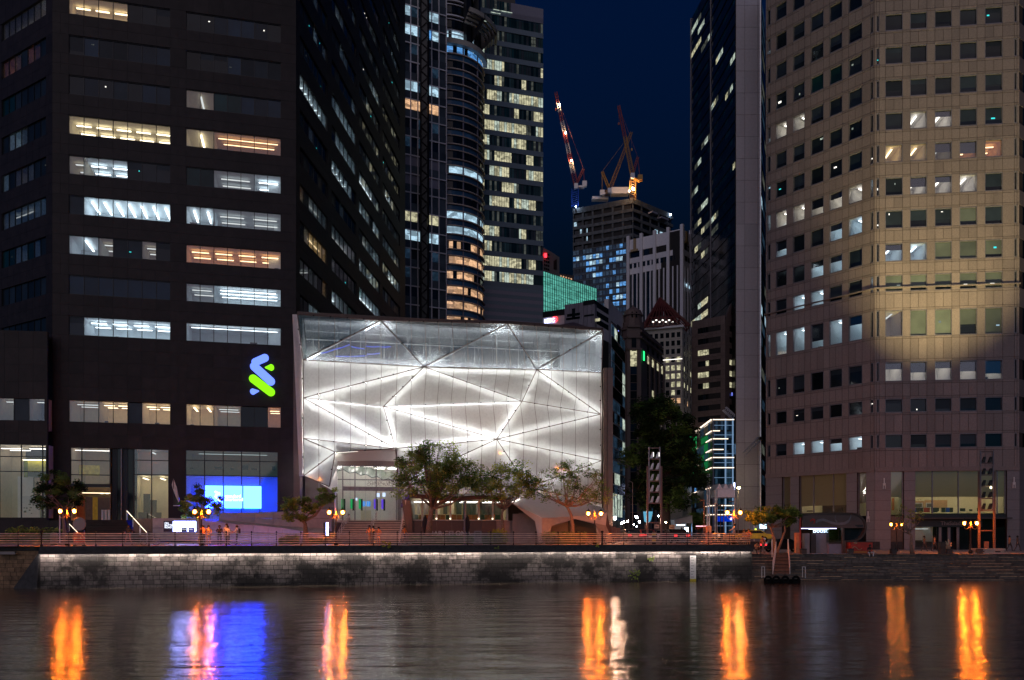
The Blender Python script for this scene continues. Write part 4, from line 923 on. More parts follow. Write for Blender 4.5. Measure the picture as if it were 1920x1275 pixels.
# R: right face row by row, L: left face
RC = ['.....', '.....', '.....', '.....', '.....', '.....', '.....', '.wwbb', 'WWgoo', 'bwwwb', 'bbbGb', 'ccGGG', 'GGGGG', 'gGGGG', 'wwwww', '.....', '.....']
LC = ['.....', '.ccTT', 'ccdbb', '....b', '.....', '.b...', 'wwwww', '.bb.T', '.....', 'bbbcc', '.....', 'ccccb', '.....', '.cc..']
LC = ['.....', 'b....', '.....', '.....', '.bb..', 'bbTTb', 'ww.bb', '.....', '.b...', 'wwwww', 'c..cc', '..cc.', '.cc.b', 'ccccc', '.....', '..b..', 'bcccc']
def framed(t, fac, u0, u1, z0, z1, code, depth=4):
    fw = .05
    t.fb('window_frame', 'frame_grey', fac, u0, u0+fw, z0, z1, -.3, -.02); t.fb('window_frame', 'frame_grey', fac, u1-fw, u1, z0, z1, -.3, -.02)
    t.fb('window_frame', 'frame_grey', fac, u0+fw, u1-fw, z0, z0+.09, -.3, -.02); t.fb('window_frame', 'frame_grey', fac, u0+fw, u1-fw, z1-.09, z1, -.3, -.02)
    a, b_, c, d = u0+fw, u1-fw, z0+.09, z1-.09
    if code in KIND:
        wm, sm, k_ = KIND[code]; room(t, fac, a, b_, c, d, wm, sm, depth=depth, nstrip=1, d0=-.32, floor_drop=.8, along=False if code != 'o' else True)
        t.fb('window', 'glass_clear', fac, a, b_, c, d, -.26, -.24)
        if random.random() < .45: hb = (d-c)*random.choice([.35, .55, .7]); t.fb('blind', 'glass_blind', fac, a, b_, d-hb, d, -.31, -.29)
    else:
        mt = {'.': 'glass_dark', 'b': 'glass_blind', 'G': 'glass_green', 'T': 'glass_teal', 'n': 'glass_navy'}[code]
        if random.random() < .5: hb = (d-c)*random.choice([.3, .6, .75, .8]); t.fb('blind', 'glass_green' if code == 'G' else 'glass_blind', fac, a, b_, d-hb, d, -.26, -.24); t.fb('window', 'glass_dark', fac, a, b_, c, d-hb, -.26, -.24)
        else: t.fb('window', mt, fac, a, b_, c, d, -.26, -.24)
        if random.random() < .16: uu = random.uniform(a+.1, b_-.5); zz_ = random.uniform(c+.1, d-.3); t.fb('indoor_light', random.choice(['glint_white', 'glint_teal', 'win_white', 'win_cool']), fac, uu, uu+random.uniform(.1, .5), zz_, zz_+random.uniform(.06, .25), -.24, -.22)
def stone_face(fac, us, codes, endl, endr):
    allu = [0]+[x for a in us for x in a]+[fac.L]
    for i, (py, h) in enumerate(rows):
        z1 = zr(py); z0 = z1-h*99.8/F
        zn = zr(rows[i+1][0]) if i+1 < len(rows) else zr(883)
        # band between this row and the next: thin strip, main course, thin strip
        th = .28
        for (a, b_) in ((z0-th, z0), (zn+th, z0-th), (zn, zn+th)):
            nn = 13
            fac_us = [fac.L*q/nn for q in range(nn+1)]
            rt.fb('backing', 'stone_joint', fac, 0, fac.L, a, b_, -.30, -.035)
            tall = b_-a > .5
            for q in range(len(allu)-1):
                w = allu[q+1]-allu[q]; kk = 2 if (w > 1.3 and tall) else 1
                for r_ in range(kk):
                    rt.fb('stone_panel' if tall else 'stone_strip', 'pinkstone', fac, allu[q]+w*r_/kk+.024, allu[q]+w*(r_+1)/kk-.024, a+.022, b_-.022, -.034, random.uniform(-.002, .003)+(0 if tall else .012))
        for q in range(0, len(allu)-1, 2):
            w = allu[q+1]-allu[q]; kk = 2 if w > 1.3 else 1
            rt.fb('backing', 'stone_joint', fac, allu[q]+.005, allu[q+1]-.005, z0, z1, -.30, -.035)
            for r_ in range(kk): rt.fb('stone_panel', 'pinkstone', fac, allu[q]+w*r_/kk+.024, allu[q]+w*(r_+1)/kk-.024, z0+.01, z1-.01, -.034, random.uniform(-.002, .003))
        for q, (a, b_) in enumerate(us): framed(rt, fac, a, b_, z0, z1, codes[i][q])
random.seed(5)
uR2 = [(.22, .52)]+uR+[(GR.L-.55, GR.L-.25)]; uL2 = [(.25, .75)]+uL+[(GL.L-.55, GL.L-.2)]
RC2 = ['.'+c+'.' for c in RC]; LC2 = [('c' if i in (3, 6, 9, 13) else '.')+c+('c' if i in (9, 12) else '.') for i, c in enumerate(LC)]
stone_face(GR, uR2, RC2, 0, 0); stone_face(GL, uL2, LC2, 0, 0)
for i, (py, h) in enumerate(rows):
    z1 = zr(py); z0 = z1-h*99.8/F; zn = zr(rows[i+1][0]) if i+1 < len(rows) else zr(883)
    rt.fb('backing', 'stone_joint', G3, 0, G3.L, zn, z1, -.30, -.035)
    for q in range(4): rt.fb('stone_panel', 'pinkstone', G3, G3.L*q/4+.014, G3.L*(q+1)/4-.014, zn+.014, z0-.014, -.034, 0); rt.fb('window', 'glass_dark', G3, G3.L*(q+.25)/4, G3.L*(q+.9)/4, z0, z1, -.03, 0)
for f in (GR, GL): rt.fb('ledge', 'pinkstone', f, -.1, f.L+.1, zr(541), zr(539), 0, .22)
# ground storeys: piers, tall glazing with blinds
zg1, zgm, zg0 = zr(883), zr(965), RZ
def pier(fac, a, b_, mat='greystone'):
    nr = 8; rt.fb('backing', 'stone_joint', fac, a, b_, zg0, zg1, -.5, -.035)
    for k_ in range(nr):
        z0 = zg0+(zg1-zg0)*k_/nr; rt.fb('pier_stone', mat, fac, a+.012, b_-.012, z0+.014, z0+(zg1-zg0)/nr-.014, -.034, .03)
GLu = lambda q: GL.u(q); GRu = lambda q: GR.u(q)
for a, b_ in ((0, GLu(1466)), (GLu(1482), GLu(1498)), (GLu(1587), GLu(1607)), (GLu(1624), GL.L)): pier(GL, a, b_)
for a, b_ in ((0, GRu(1670)), (GRu(1695), GRu(1716)), (GRu(1888), GR.L)): pier(GR, a, b_)
pier(G3, 0, 4); pier(G3, 4.1, 9)
rt.fb('lintel', 'pinkstone', GR, 0, GR.L, zr(884), zr(876), -.02, .14); rt.fb('lintel', 'pinkstone', GL, 0, GL.L, zr(884), zr(876), -.02, .14)
def shopglass(fac, qs, zb, zt_, blind_z, kind='y', d=-.35):
    us = [fac.u(q) for q in qs]; wm, sm, _ = KIND[kind]
    room(rt, fac, us[0], us[-1], zb+.5, zt_, wm, sm, depth=5, nstrip=max(1, round((us[-1]-us[0])/1.5)), d0=-.7, desk=True, along=True, floor_drop=.4, drop=2.6)
    for i in range(len(us)-1):
        rt.fb('window', 'glass_clear', fac, us[i]+.05, us[i+1]-.05, zb, zt_, d-.03, d); rt.fb('blind', 'blindcloth', fac, us[i]+.06, us[i+1]-.06, blind_z, zt_, d-.12, d-.09)
    for u in us: rt.fb('mullion', 'frame_grey', fac, u-.06, u+.06, zb, zt_, d-.1, d+.06)
m, t, o = newmat('blindcloth'); a_ = N(t, 'ShaderNodeBsdfDiffuse'); a_.inputs[0].default_value = (.42, .37, .24, 1); b_ = N(t, 'ShaderNodeBsdfTranslucent'); b_.inputs[0].default_value = (.55, .48, .30, 1)
x_ = N(t, 'ShaderNodeMixShader'); x_.inputs[0].default_value = .5; t.links.new(a_.outputs[0], x_.inputs[1]); t.links.new(b_.outputs[0], x_.inputs[2]); t.links.new(x_.outputs[0], o.inputs[0])
shopglass(GL, [1498, 1523, 1560, 1587], zr(962), zg1, zr(945)); shopglass(GL, [1607.5, 1623.5], zr(968), zg1, zr(942)); shopglass(GL, [1466.5, 1481.5], zr(962), zg1, zr(940), 'g')
shopglass(GR, [1671, 1694], zr(966), zg1, zr(932), 'y'); shopglass(GR, [1717, 1750, 1799, 1838, 1872, 1887], zr(964), zg1, zr(932), 'y')
for a, b_, z0, z1, mt in ((1717, 1752, 953, 938, 'int_orange'), (1753, 1797, 953, 936, 'int_orange'), (1690, 1694.5, 955, 932, 'orange')): rt.fb('wood_wall', mt, GR, GRu(a), GRu(b_), zr(z0), zr(z1), -3.4, -3.3)
for a, b_ in ((1719, 1722), (1726, 1749), (1755, 1769)): rt.fb('framed_picture', 'whitepaint', GR, GRu(a), GRu(b_), zr(952), zr(941), -3.3, -3.2); rt.fb('picture', 'greystone', GR, GRu(a)+.12, GRu(b_)-.12, zr(949.5), zr(943), -3.2, -3.17)
for q, mt in ((1721, 'bluepaint'), (1728, 'desk'), (1734, 'desk'), (1742, 'red'), (1747, 'red'), (1757, 'desk'), (1762, 'desk'), (1776, 'desk'), (1784, 'bluepaint'), (1791, 'desk')): rt.box('desk_item', mt, GR.p(GRu(q), zr(956), -1.2), (.35, .3, .55), GR.ang)
rr = rt.fb('glass_floor_edge', 'frame', GR, GRu(1716), GRu(1888), zr(973), zr(964.5), -.5, -.2)
# salad shop: dark fascia, awning, glazing
rt.fb('shop_fascia', 'blackpaint', GR, GRu(1716), GRu(1840), zr(988), zr(974), -.2, .25); rt.fb('awning', 'desk', GR, GRu(1716), GRu(1888), zr(973.5), zr(971), -.2, 1.4)
text('lettering', 'TheSaladShop', 'greystone', GR.p(GRu(1762), zr(984.5), .26), .62, rt.r, .004, GR.ang, bold=.006)
room(rt, GR, GRu(1717), GRu(1752), RZ+.9, zr(989), 'interior', 'strip_dim', depth=3.5, nstrip=2, d0=-.5, along=True)
for a, b_ in ((1717, 1732), (1732, 1758), (1778, 1790), (1797, 1820), (1820, 1838), (1862, 1887)): rt.fb('window', 'glass_clear' if a < 1740 else 'glass_dark', GR, GRu(a)+.05, GRu(b_)-.05, RZ, zr(988), -.3, -.26)
rt.fb('window', 'glass_dark', GR, GRu(1758), GRu(1778), RZ, zr(988), -.3, -.26); rt.fb('window', 'glass_dark', GR, GRu(1838), GRu(1862), RZ, zr(974), -.3, -.26)
for q in (1760, 1776.5, 1793): m = MB(); c = GR.p(GRu(q), 0, .45); m.lathe([(.17, RZ), (.17, zr(989))], (c.x, c.y, 0), 10); rt.mb('shop_column', m, 'greystone', smooth=True)
for q in (1671, 1683): pass
rt.fb('side_door', 'bronze', GR, GRu(1671), GRu(1695), RZ, zr(967), -.5, -.3)
for q, fc in ((1657, GR), (1900, GR), (1629, GL)):
    m = MB(); c = fc.p(fc.u(q), zr(905 if fc is GR else 967), .18); m.box(c+Vector((0, 0, .1)), (.1, .1, .9)); m.box(c+Vector((-.12, 0, -.4)), (.06, .1, .7)); m.box(c+Vector((.12, 0, -.4)), (.06, .1, .7)); rt.mb('wall_sculpture', m, 'whitepaint')
m = MB(); m.prism([GL.p(0, 0, -6).to_2d()[:], (44.5, 107), (58.5, 105), G3.p(G3.L, 0, -1).to_2d()[:], (70, 130), (40, 130)], RZ, zr(-224)); rt.mb('core', m, 'stone_joint')
m = MB(); m.prism([GL.A[:], GL.B[:], GR.B[:], G3.B[:], (70, 130), (40, 130)], zr(-220)+.02, zr(-226)); rt.mb('roof', m, 'stone_joint')
rt.done()
# ================================================================ neighbouring slab of flat stone panels, with its glass flank
sb = T('panel_slab_tower', 'tall plain slab tower of large flat grey panels beside the pink stone tower', 'office building', (PX(1405, 122), 122, 0))
fs = Fac((PX(1380, 122), 122), (PX(1425, 122), 122)); fg = Fac((PX(1425, 122), 122), (PX(1442, 140), 140))
zsb = PZ(-30, 122); nrow = 26
sb.fb('backing', 'stone_joint', fs, 0, fs.L, 0, zsb, -.5, -.04)
pw = [0, fs.u(1396.5), fs.u(1421), fs.L]; ph = 41*122/F; ztop = PZ(584, 122)+15*ph
for r_ in range(26):
    z1 = ztop-r_*ph
    for i in range(3):
        if z1-ph > -.5: sb.fb('cladding_panel', 'slabclad', fs, pw[i]+.02, pw[i+1]-.02, max(0, z1-ph)+.02, z1-.02, -.04, 0)
nf = 34
sb.fb('backing', 'frame', fg, 0, fg.L, 0, zsb, -.5, -.04)
random.seed(11)
for r_ in range(nf):
    z0 = 3+(zsb-3)*r_/nf; z1 = 3+(zsb-3)*(r_+1)/nf
    for i in range(4):
        c = random.random(); mt = 'glass_band_blue' if c < .3 else 'glass_navy' if c < .72 else ('win_dimblue' if c < .9 else 'win_cool' if r_ in (13, 14, 20) else 'win_dim')
        sb.fb('window', mt, fg, fg.L*i/4+.05, fg.L*(i+1)/4-.05, z0+.9, z1-.05, -.04, -.02)
    sb.fb('spandrel', 'greyclad' if r_ < 12 else 'granite', fg, 0, fg.L, z0, z0+.85, -.04, -.01)
sb.fb('edge_strip', 'steel', fg, -.05, .25, 0, zsb, -.02, .15)
m = MB(); m.prism([fs.p(.1, 0, -.5).to_2d()[:], fg.p(0, 0, -.5).to_2d()[:], fg.p(fg.L, 0, -.5).to_2d()[:], (PX(1441, 160), 160), (PX(1383, 160), 160)], 0, zsb); sb.mb('core', m, 'stone_joint'); sb.done()
# ================================================================ generic far tower
def body(t, facs, z0, z1, mat, depth=30, ins=.35):
    pts = [f.p(0, 0, -ins).to_2d() for f in facs]+[facs[-1].p(facs[-1].L, 0, -ins).to_2d()]
    a, b_ = pts[0], pts[-1]; m = MB(); ka, kb = 1+depth/a.y, 1+depth/b_.y; m.prism([p[:] for p in pts]+[(b_.x*kb-.3, b_.y+depth), (a.x*ka+.3, a.y+depth)], z0, z1); t.mb('core', m, mat)
def grid(t, fac, zs, us, code, win_h, spand, mull=None, mw=.12, gap=.06, d=-.2, sp_name='spandrel', uoff=0, sh=None):
    """zs: floor heads from the top; code(row, col) -> material"""
    for i in range(len(zs)-1):
        z1 = zs[i]; zn = zs[i+1]; z0 = z1-(z1-zn)*win_h
        for j in range(len(us)-1): t.fb('window', code(i, j), fac, us[j]+gap/2, us[j+1]-gap/2, z0, z1, d-.03, d)
        if spand: t.fb(sp_name, spand, fac, us[0], us[-1], zn, z0, d-.15, 0)
    if mull:
        for u in us: t.fb('mullion', mull, fac, u-mw/2, u+mw/2, zs[-1], zs[0], d-.05, .08)
# ---- lattice tower (755-837)
random.seed(3)
Y0 = 178; fa = Fac((PX(752, Y0), Y0), (PX(838, Y0+4.7), Y0+4.7))
lt = T('lattice_tower', 'grey office tower with a thin white window grid and a construction mast up its face', 'office building', (fa.A.x+5, Y0+4, 0))
fh = 35.2*Y0/F; zs = [PZ(-30, Y0)-fh*i for i in range(21)]
us = [fa.u(q) for q in (754, 770, 783.5, 795.5, 809.5, 823, 837)]
LR = {2: {0: 'win_cool', 1: 'win_cool', 3: 'win_blue', 4: 'win_cool'}, 5: {0: 'win_cool', 1: 'win_cool', 3: 'win_cool', 4: 'win_cool'}, 6: {i: 'win_orange' for i in range(5)}, 12: {0: 'win_warm', 1: 'win_warm', 3: 'win_warm', 4: 'win_warm'},
      13: {i: 'win_cool' for i in range(5)}, 1: {0: 'win_cool', 3: 'win_cool', 4: 'win_cool'}}
def cl(i, j):
    if i in (9, 10) and j < 5: return 'greyclad'
    if j == 5: return 'glass_grey'
    return LR.get(i, {}).get(j, random.choice(['glass_grey', 'glass_blind', 'glass_navy', 'win_dimblue']))
grid(lt, fa, zs, us, cl, .55, 'glass_grey', 'whiteclad', .2)
for z in zs: lt.fb('floor_line', 'whiteclad', fa, us[0], us[-1], z-.12, z+.12, -.1, .1)
body(lt, [fa], 0, zs[0], 'granite_joint'); lt.done()
ms = T('construction_mast', 'dark lattice hoist mast standing against the grey lattice tower', 'mast', fa.p(fa.u(790), 0, 1.6))
m = MB(); c = fa.p(fa.u(791), 0, 1.7)
for dx, dy in ((-.8, -.8), (.8, -.8), (.8, .8), (-.8, .8)): m.tube([(c.x+dx, c.y+dy, 0), (c.x+dx, c.y+dy, PZ(-20, c.y))], .12, 4)
z = 40.
while z < PZ(-20, c.y): m.tube([(c.x-.8, c.y-.8, z), (c.x+.8, c.y-.8, z+1.5)], .1, 3); m.tube([(c.x+.8, c.y-.8, z+1.5), (c.x-.8, c.y-.8, z+3)], .1, 3); z += 3
ms.mb('lattice', m, 'granite'); m = MB(); m.box((c.x, c.y, 60), (1.2, 1.2, 120)); ms.mb('core_tube', m, 'frame'); ms.done()
# ---- round tower (837-905)
Yc = 196; R = 8.5; cx, cyy = PX(838, Yc), Yc
ct = T('round_tower', 'cylindrical tower with curved glass bands and tan rings under a ring crown', 'office building', (cx, cyy, 0))
fh = 28.2*(Yc-R)/F; ztp = PZ(85, Yc-R); nseg = 16
pbr('ringstone', (.62, .48, .40), .5)
def arc(t, name, mat, r0, r1, z0, z1, a0=-95, a1=5, n=18):
    m = MB(); vs = []; 
    for i in range(n+1):
        th = math.radians(a0+(a1-a0)*i/n); c_, s_ = math.cos(th), math.sin(th)
        vs += [(cx+r0*c_, cyy+r0*s_, z0), (cx+r1*c_, cyy+r1*s_, z0), (cx+r1*c_, cyy+r1*s_, z1), (cx+r0*c_, cyy+r0*s_, z1)]
    fs_ = []
    for i in range(n):
        for k_ in range(4): fs_.append((i*4+k_, (i+1)*4+k_, (i+1)*4+(k_+1) % 4, i*4+(k_+1) % 4))
    m.add(vs, fs_); return t.mb(name, m, mat, smooth=False)
CRW = {0: 'win_blue', 8: 'win_cool', 11: 'win_cool', 12: 'win_cool', 13: 'win_orange', 14: 'win_orange', 15: 'win_orange', 16: 'win_orange', 17: 'win_orange', 18: 'win_orange'}
random.seed(9)
for i in range(20):
    z1 = ztp-fh*i; z0 = z1-fh*.48
    for k_ in range(nseg):
        a0 = -95+100*k_/nseg; a1 = -95+100*(k_+1)/nseg; th = math.radians((a0+a1)/2)
        base = CRW.get(i, 'glass_dark'); mt = base if random.random() < (.8 if base != 'win_orange' else .75) else 'glass_dark'
        w = R*math.radians(a1-a0)*.94; ct.box('window', mt, (cx+(R-.1)*math.cos(th), cyy+(R-.1)*math.sin(th), (z0+z1)/2), (.06, w, z1-z0), th)
    arc(ct, 'spandrel', 'glass_band_blue', R-.1, R+.05, z1-fh+.02, z0-.03); arc(ct, 'ring_ledge', 'ringstone', R, R+.45, z0-.32, z0-.08); arc(ct, 'ring_ledge', 'ringstone', R, R+.25, z1-fh+.1, z1-fh+.3)
for a in (-60, -30): th = math.radians(a); ct.box('vertical_fin', 'greyclad', (cx+R*math.cos(th), cyy+R*math.sin(th), ztp/2), (.3, .3, ztp), th)
arc(ct, 'collar', 'palestone', R, R+1.0, ztp+.1, ztp+1.3)
R2 = R-1.8
for i in range(6):
    z1 = ztp+1.4+fh*(i+1)
    for k_ in range(nseg):
        a0 = -95+100*k_/nseg; th = math.radians(a0+3.1); mt = 'win_cool' if i == 0 and random.random() < .8 else 'glass_dark'
        ct.box('window', mt, (cx+R2*math.cos(th), cyy+R2*math.sin(th), z1-fh*.5), (.06, R2*math.radians(5.8), fh*.7), th)
    arc(ct, 'ring_ledge', 'whiteclad', R2, R2+.5, z1-.45, z1-.2); arc(ct, 'ring_ledge', 'whiteclad', R2, R2+.3, z1-1.2, z1-1.05)
for a in (-48, -18): th = math.radians(a); ct.box('dark_column', 'frame', (cx+(R2+.9)*math.cos(th), cyy+(R2+.9)*math.sin(th), ztp+12), (1.2, 1.3, 24), th)
for r_, z in ((R+.6, 3.6), (R+1.3, 4.1), (R+2.0, 4.6), (R+2.7, 5.1)): arc(ct, 'crown_ring', 'palestone', r_, r_+.35, ztp+z*1.05+1.6, ztp+z*1.05+2.1, -60, 15)
arc(ct, 'crown_ring', 'palestone', R+3.1, R+3.4, ztp+6.6, ztp+7.6, -60, 15)
for a in (-40, -8):
    th = math.radians(a); m = MB(); q = lambda r_, z: (cx+r_*math.cos(th), cyy+r_*math.sin(th), ztp+z); m.slab([q(R-1.5, 1.8), q(R+3.2, 6.4), q(R+3.2, 7.8), q(R-1.5, 6.5)], (.3, -.3, 0)); ct.mb('bracket', m, 'frame')
m = MB(); m.lathe([(R-.2, 0), (R-.2, ztp), (R2-.1, ztp+.1), (R2-.1, ztp+30)], (cx, cyy, 0), 24); ct.mb('core', m, 'frame'); ct.done()
# ---- banded glass tower (897-1018)
random.seed(14)
Y0 = 205; fa = Fac((PX(890, Y0), Y0), (PX(1018.5, Y0+6), Y0+5.2))
gt = T('banded_tower', 'wide glass office tower with pale horizontal bands and many yellow lit floors', 'office building', (fa.A.x+8, Y0+3, 0))
fh = 28.5*Y0/F; zs = [PZ(-8, Y0)-fh*i for i in range(21)]; NC = 28; us = [fa.L*i/NC for i in range(NC+1)]
runs = {}
LIT = [0, 0, 0, .1, .6, .45, .75, .6, .7, .4, .6, .8, .1, .75, .1, .2, .2, .7, .85, .8, .7, .9]
for i in range(20):
    j = 0
    while j < NC:
        L_ = random.choice([2, 3, 4, 6]); on = random.random() < LIT[i]*.72 if i < len(LIT) else 0
        for q in range(j, min(NC, j+L_)): runs[(i, q)] = on
        j += L_
def cb(i, j):
    if runs.get((i, j)): return 'win_white' if i > 18 else random.choice(['win_warm', 'win_warm', 'win_white'])
    return random.choice(['glass_sea', 'glass_teal', 'glass_grey', 'glass_sea', 'win_dim'])
z_low = PZ(532, Y0)
zs = [z for z in zs if z > z_low-1]; z_low = zs[-1]
grid(gt, fa, zs, us, cb, .66, 'bandclad', None, gap=.10)
for i in range(14): z = z_low-.9*i; gt.fb('louver_band', 'greyclad' if i % 2 else 'bandclad', fa, 0, fa.L, z-.88, z, -.3, 0)
gt.fb('glass_base', 'glass_teal', fa, 0, fa.L, z_low-22, z_low-12.7, -.3, -.1)
gt.fb('parapet', 'greyclad', fa, fa.u(958), fa.L, zs[0], PZ(20, Y0), -.3, 0)
m = MB(); m.box((PX(925, Y0+8), Y0+10, PZ(15, Y0)), (PX(965, Y0)-PX(880, Y0), 10, 14)); gt.mb('rooftop_block', m, 'glass_dark')
for z_, a, b_ in ((11, 925, 960), (17, 920, 938), (36, 900, 925)): gt.fb('rooftop_light', 'win_white', fa, fa.u(a), fa.u(b_), PZ(z_+1, Y0), PZ(z_, Y0), .1, .2)
body(gt, [fa], 0, PZ(22, Y0), 'granite_joint'); gt.done()
# ---- small block with red beacon
emis('beacon_red', (1, .02, .03), 6)
sm = T('small_tower', 'small dark block with a red beacon peeking out behind the banded tower', 'building', (PX(1036, 300), 300, 0))
f = Fac((PX(1016, 300), 300), (PX(1049, 306), 306)); ztm = PZ(466, 300)
m = MB(); m.slab([f.p(0, PZ(462, 300)), f.p(f.u(1035), PZ(467, 300)), f.p(f.L, PZ(472, 300)), f.p(f.L, 0), f.p(0, 0)], (0, 18, 0)); sm.mb('wall', m, 'greystone')
for i in range(9):
    for j in range(3): sm.fb('window', 'glass_dark', f, f.u(1020+j*3.6), f.u(1022.6+j*3.6), PZ(476+i*7, 300), PZ(472+i*7, 300), 0, .1)
for k_ in range(3): sm.fb('facade_fin', 'granite', f, f.u(1038+k_*2), f.u(1039.4+k_*2), PZ(498, 300), PZ(482-2*k_, 300), 0, .2)
sm.box('beacon', 'beacon_red', f.p(f.u(1021), PZ(478, 300), .5), (.9, .9, 1.3), parent=None, now=True); sm.done()
sm = T('perforated_block', 'low distant block dotted with small square lights above the teal glass building', 'building', (PX(1058, 330), 330, 0))
f = Fac((PX(1044, 330), 330), (PX(1076, 336), 336)); m = MB(); m.slab([f.p(0, PZ(512, 330)), f.p(f.L, PZ(508, 330)), f.p(f.L, 0), f.p(0, 0)], (0, 16, 0)); sm.mb('wall', m, 'brownstone')
for i in range(3):
    for j in range(6): sm.fb('window', 'win_orange', f, f.L*(j+.25)/6.5, f.L*(j+.7)/6.5, PZ(516+i*4.5, 330)-.2, PZ(516+i*4.5, 330)+.35, 0, .12)
sm.done()
# ---- teal glass hall
Y0 = 235; f = Fac((PX(1014, Y0), Y0), (PX(1119, 252), 252.5))
emis('hall_light', (.12, .9, .62), 3.2)
th_ = T('teal_hall', 'teal glowing glass hall with fine vertical mullions', 'building', (PX(1060, 240), 240, 0))
zt1 = PZ(507, Y0); zt0 = PZ(590, Y0); m, t, o = newmat('teal_glow')
e = N(t, 'ShaderNodeEmission'); e.inputs[0].default_value = (.20, .84, .68, 1); g = N(t, 'ShaderNodeNewGeometry'); mp = N(t, 'ShaderNodeMapping'); mp.inputs['Scale'].default_value = (.35, .35, 1.1); t.links.new(g.outputs[0], mp.inputs[0])
n_ = N(t, 'ShaderNodeTexNoise'); n_.inputs['Scale'].default_value = 1.2; n_.inputs['Detail'].default_value = 6; t.links.new(mp.outputs[0], n_.inputs[0]); mr = N(t, 'ShaderNodeMapRange'); mr.inputs[1].default_value = .3; mr.inputs[2].default_value = .75; mr.inputs[3].default_value = .25; mr.inputs[4].default_value = .75
t.links.new(n_.outputs[0], mr.inputs[0]); t.links.new(mr.outputs[0], e.inputs[1]); t.links.new(e.outputs[0], o.inputs[0]); m.cycles.emission_sampling = 'NONE'
nc, nr = 26, 9
for i in range(nc):
    for k_ in range(nr):
        z0 = zt0+(zt1-zt0)*k_/nr; z1 = zt0+(zt1-zt0)*(k_+1)/nr; th_.fb('glass_pane', 'teal_glow', f, f.L*i/nc+.05, f.L*(i+1)/nc-.05, z0+.03, z1-.03, -.1, -.05)
for i in range(nc+1): th_.fb('mullion', 'glass_sea', f, f.L*i/nc-.03, f.L*i/nc+.03, zt0, zt1, -.1, .15)
for k_ in range(nr+1): z = zt0+(zt1-zt0)*k_/nr; th_.fb('transom', 'glass_teal', f, 0, f.L, z-.02, z+.02, -.1, .1)
body(th_, [f], 0, zt1, 'frame', ins=.3); th_.done()
# ---- bank building with white cladding and a blue sign
Y0 = 185; bk = T('bank_building', 'white clad stepped building with an illuminated bank name at its corner', 'building', (PX(1090, Y0), Y0, 0))
def zz(py): return PZ(py, Y0)
f1 = Fac((PX(1018, Y0), Y0), (PX(1115, Y0-6), Y0-6)); f2 = Fac((PX(1115, Y0-6), Y0-6), (PX(1142, Y0), Y0+1)); f3 = Fac((PX(1142, Y0), Y0+1), (PX(1178, Y0+14), Y0+16))
bk.fb('wall', 'whiteclad', f1, 0, f1.u(1058), zz(640), zz(596), -1, 0); bk.fb('parapet', 'frame', f1, 0, f1.u(1058), zz(596), zz(585), -1, .1)
for i in range(4): bk.fb('cladding_panel', 'greyclad', f1, f1.u(1059+i*9), f1.u(1067.5+i*9), zz(640), zz(578), -1, .15)
for i in range(3): bk.fb('cladding_panel', 'greyclad', f1, f1.u(1095+i*7), f1.u(1101.5+i*7), zz(640), zz(584), -1, .1)
for (a, b_, c, d) in ((1064, 1088, 601, 596), (1073, 1079, 606, 587), (1062, 1088, 607, 603), (1096, 1114, 605, 602)): bk.fb('dark_inset', 'glass_dark', f1, f1.u(a), f1.u(b_), zz(c), zz(d), .1, .2)
bk.fb('parapet', 'frame', f1, f1.u(1094), f1.L, zz(584), zz(576), -1, .2)
for (c, d, mt) in ((640, 618, 'whiteclad'), (618, 608, 'glass_dark'), (608, 604, 'whiteclad'), (604, 594, 'glass_dark'), (594, 588, 'whiteclad'), (588, 577, 'frame')): bk.fb('wall_band', mt, f2, 0, f2.L, zz(c), zz(d), -1, 0)
for i in range(4): bk.fb('cladding_panel', 'whiteclad', f3, f3.L*i/4+.03, f3.L*(i+1)/4-.03, 0, PZ(576+i*2.4, Y0+8), -1, 0)
for (a, b_, c, d) in ((1150, 1156, 612, 600), (1157, 1163, 612, 592), (1145, 1176, 597, 596)): bk.fb('dark_inset', 'glass_blind', f3, f3.u(a), f3.u(b_), zz(c), zz(d), 0, .12)
bk.fb('window', 'win_warm', f1, f1.u(1116), f1.u(1126)-.1, zz(616), zz(611), .02, .1)
emis('sign_white', (.55, .62, 1), 5); emis('sign_red', (1, .02, .02), 4); emis('sign_blue', (.2, .25, 1), 2)
p = f1.p(f1.u(1021.5), zz(606.5), .15); text('lettering', 'ICBC', 'sign_white', p, 1.15, bk.r, .05, f1.ang, bold=.05)
c = f1.p(f1.u(1041.8), zz(602), .3); m = MB(); m.ring(c, .52, .07, 20, 5, 'y'); 
for dx in (-.13, .13): m.box(c+Vector((dx, 0, 0)), (.07, .07, .62))
m.box(c, (.5, .07, .07)); m.box(c+Vector((0, 0, .2)), (.34, .07, .06)); m.box(c+Vector((0, 0, -.2)), (.34, .07, .06)); bk.mb('sign_emblem', m, 'sign_red')
bk.box('window_sign', 'sign_blue', (PX(1168, Y0-2), Y0+8, zz(606)), (.7, .2, .7), now=True)
body(bk, [f1, f2, f3], 0, zz(640), 'granite_joint', ins=0); body(bk, [f1, f2, f3], zz(640), zz(590), 'granite_joint', depth=25, ins=1.2); bk.done()
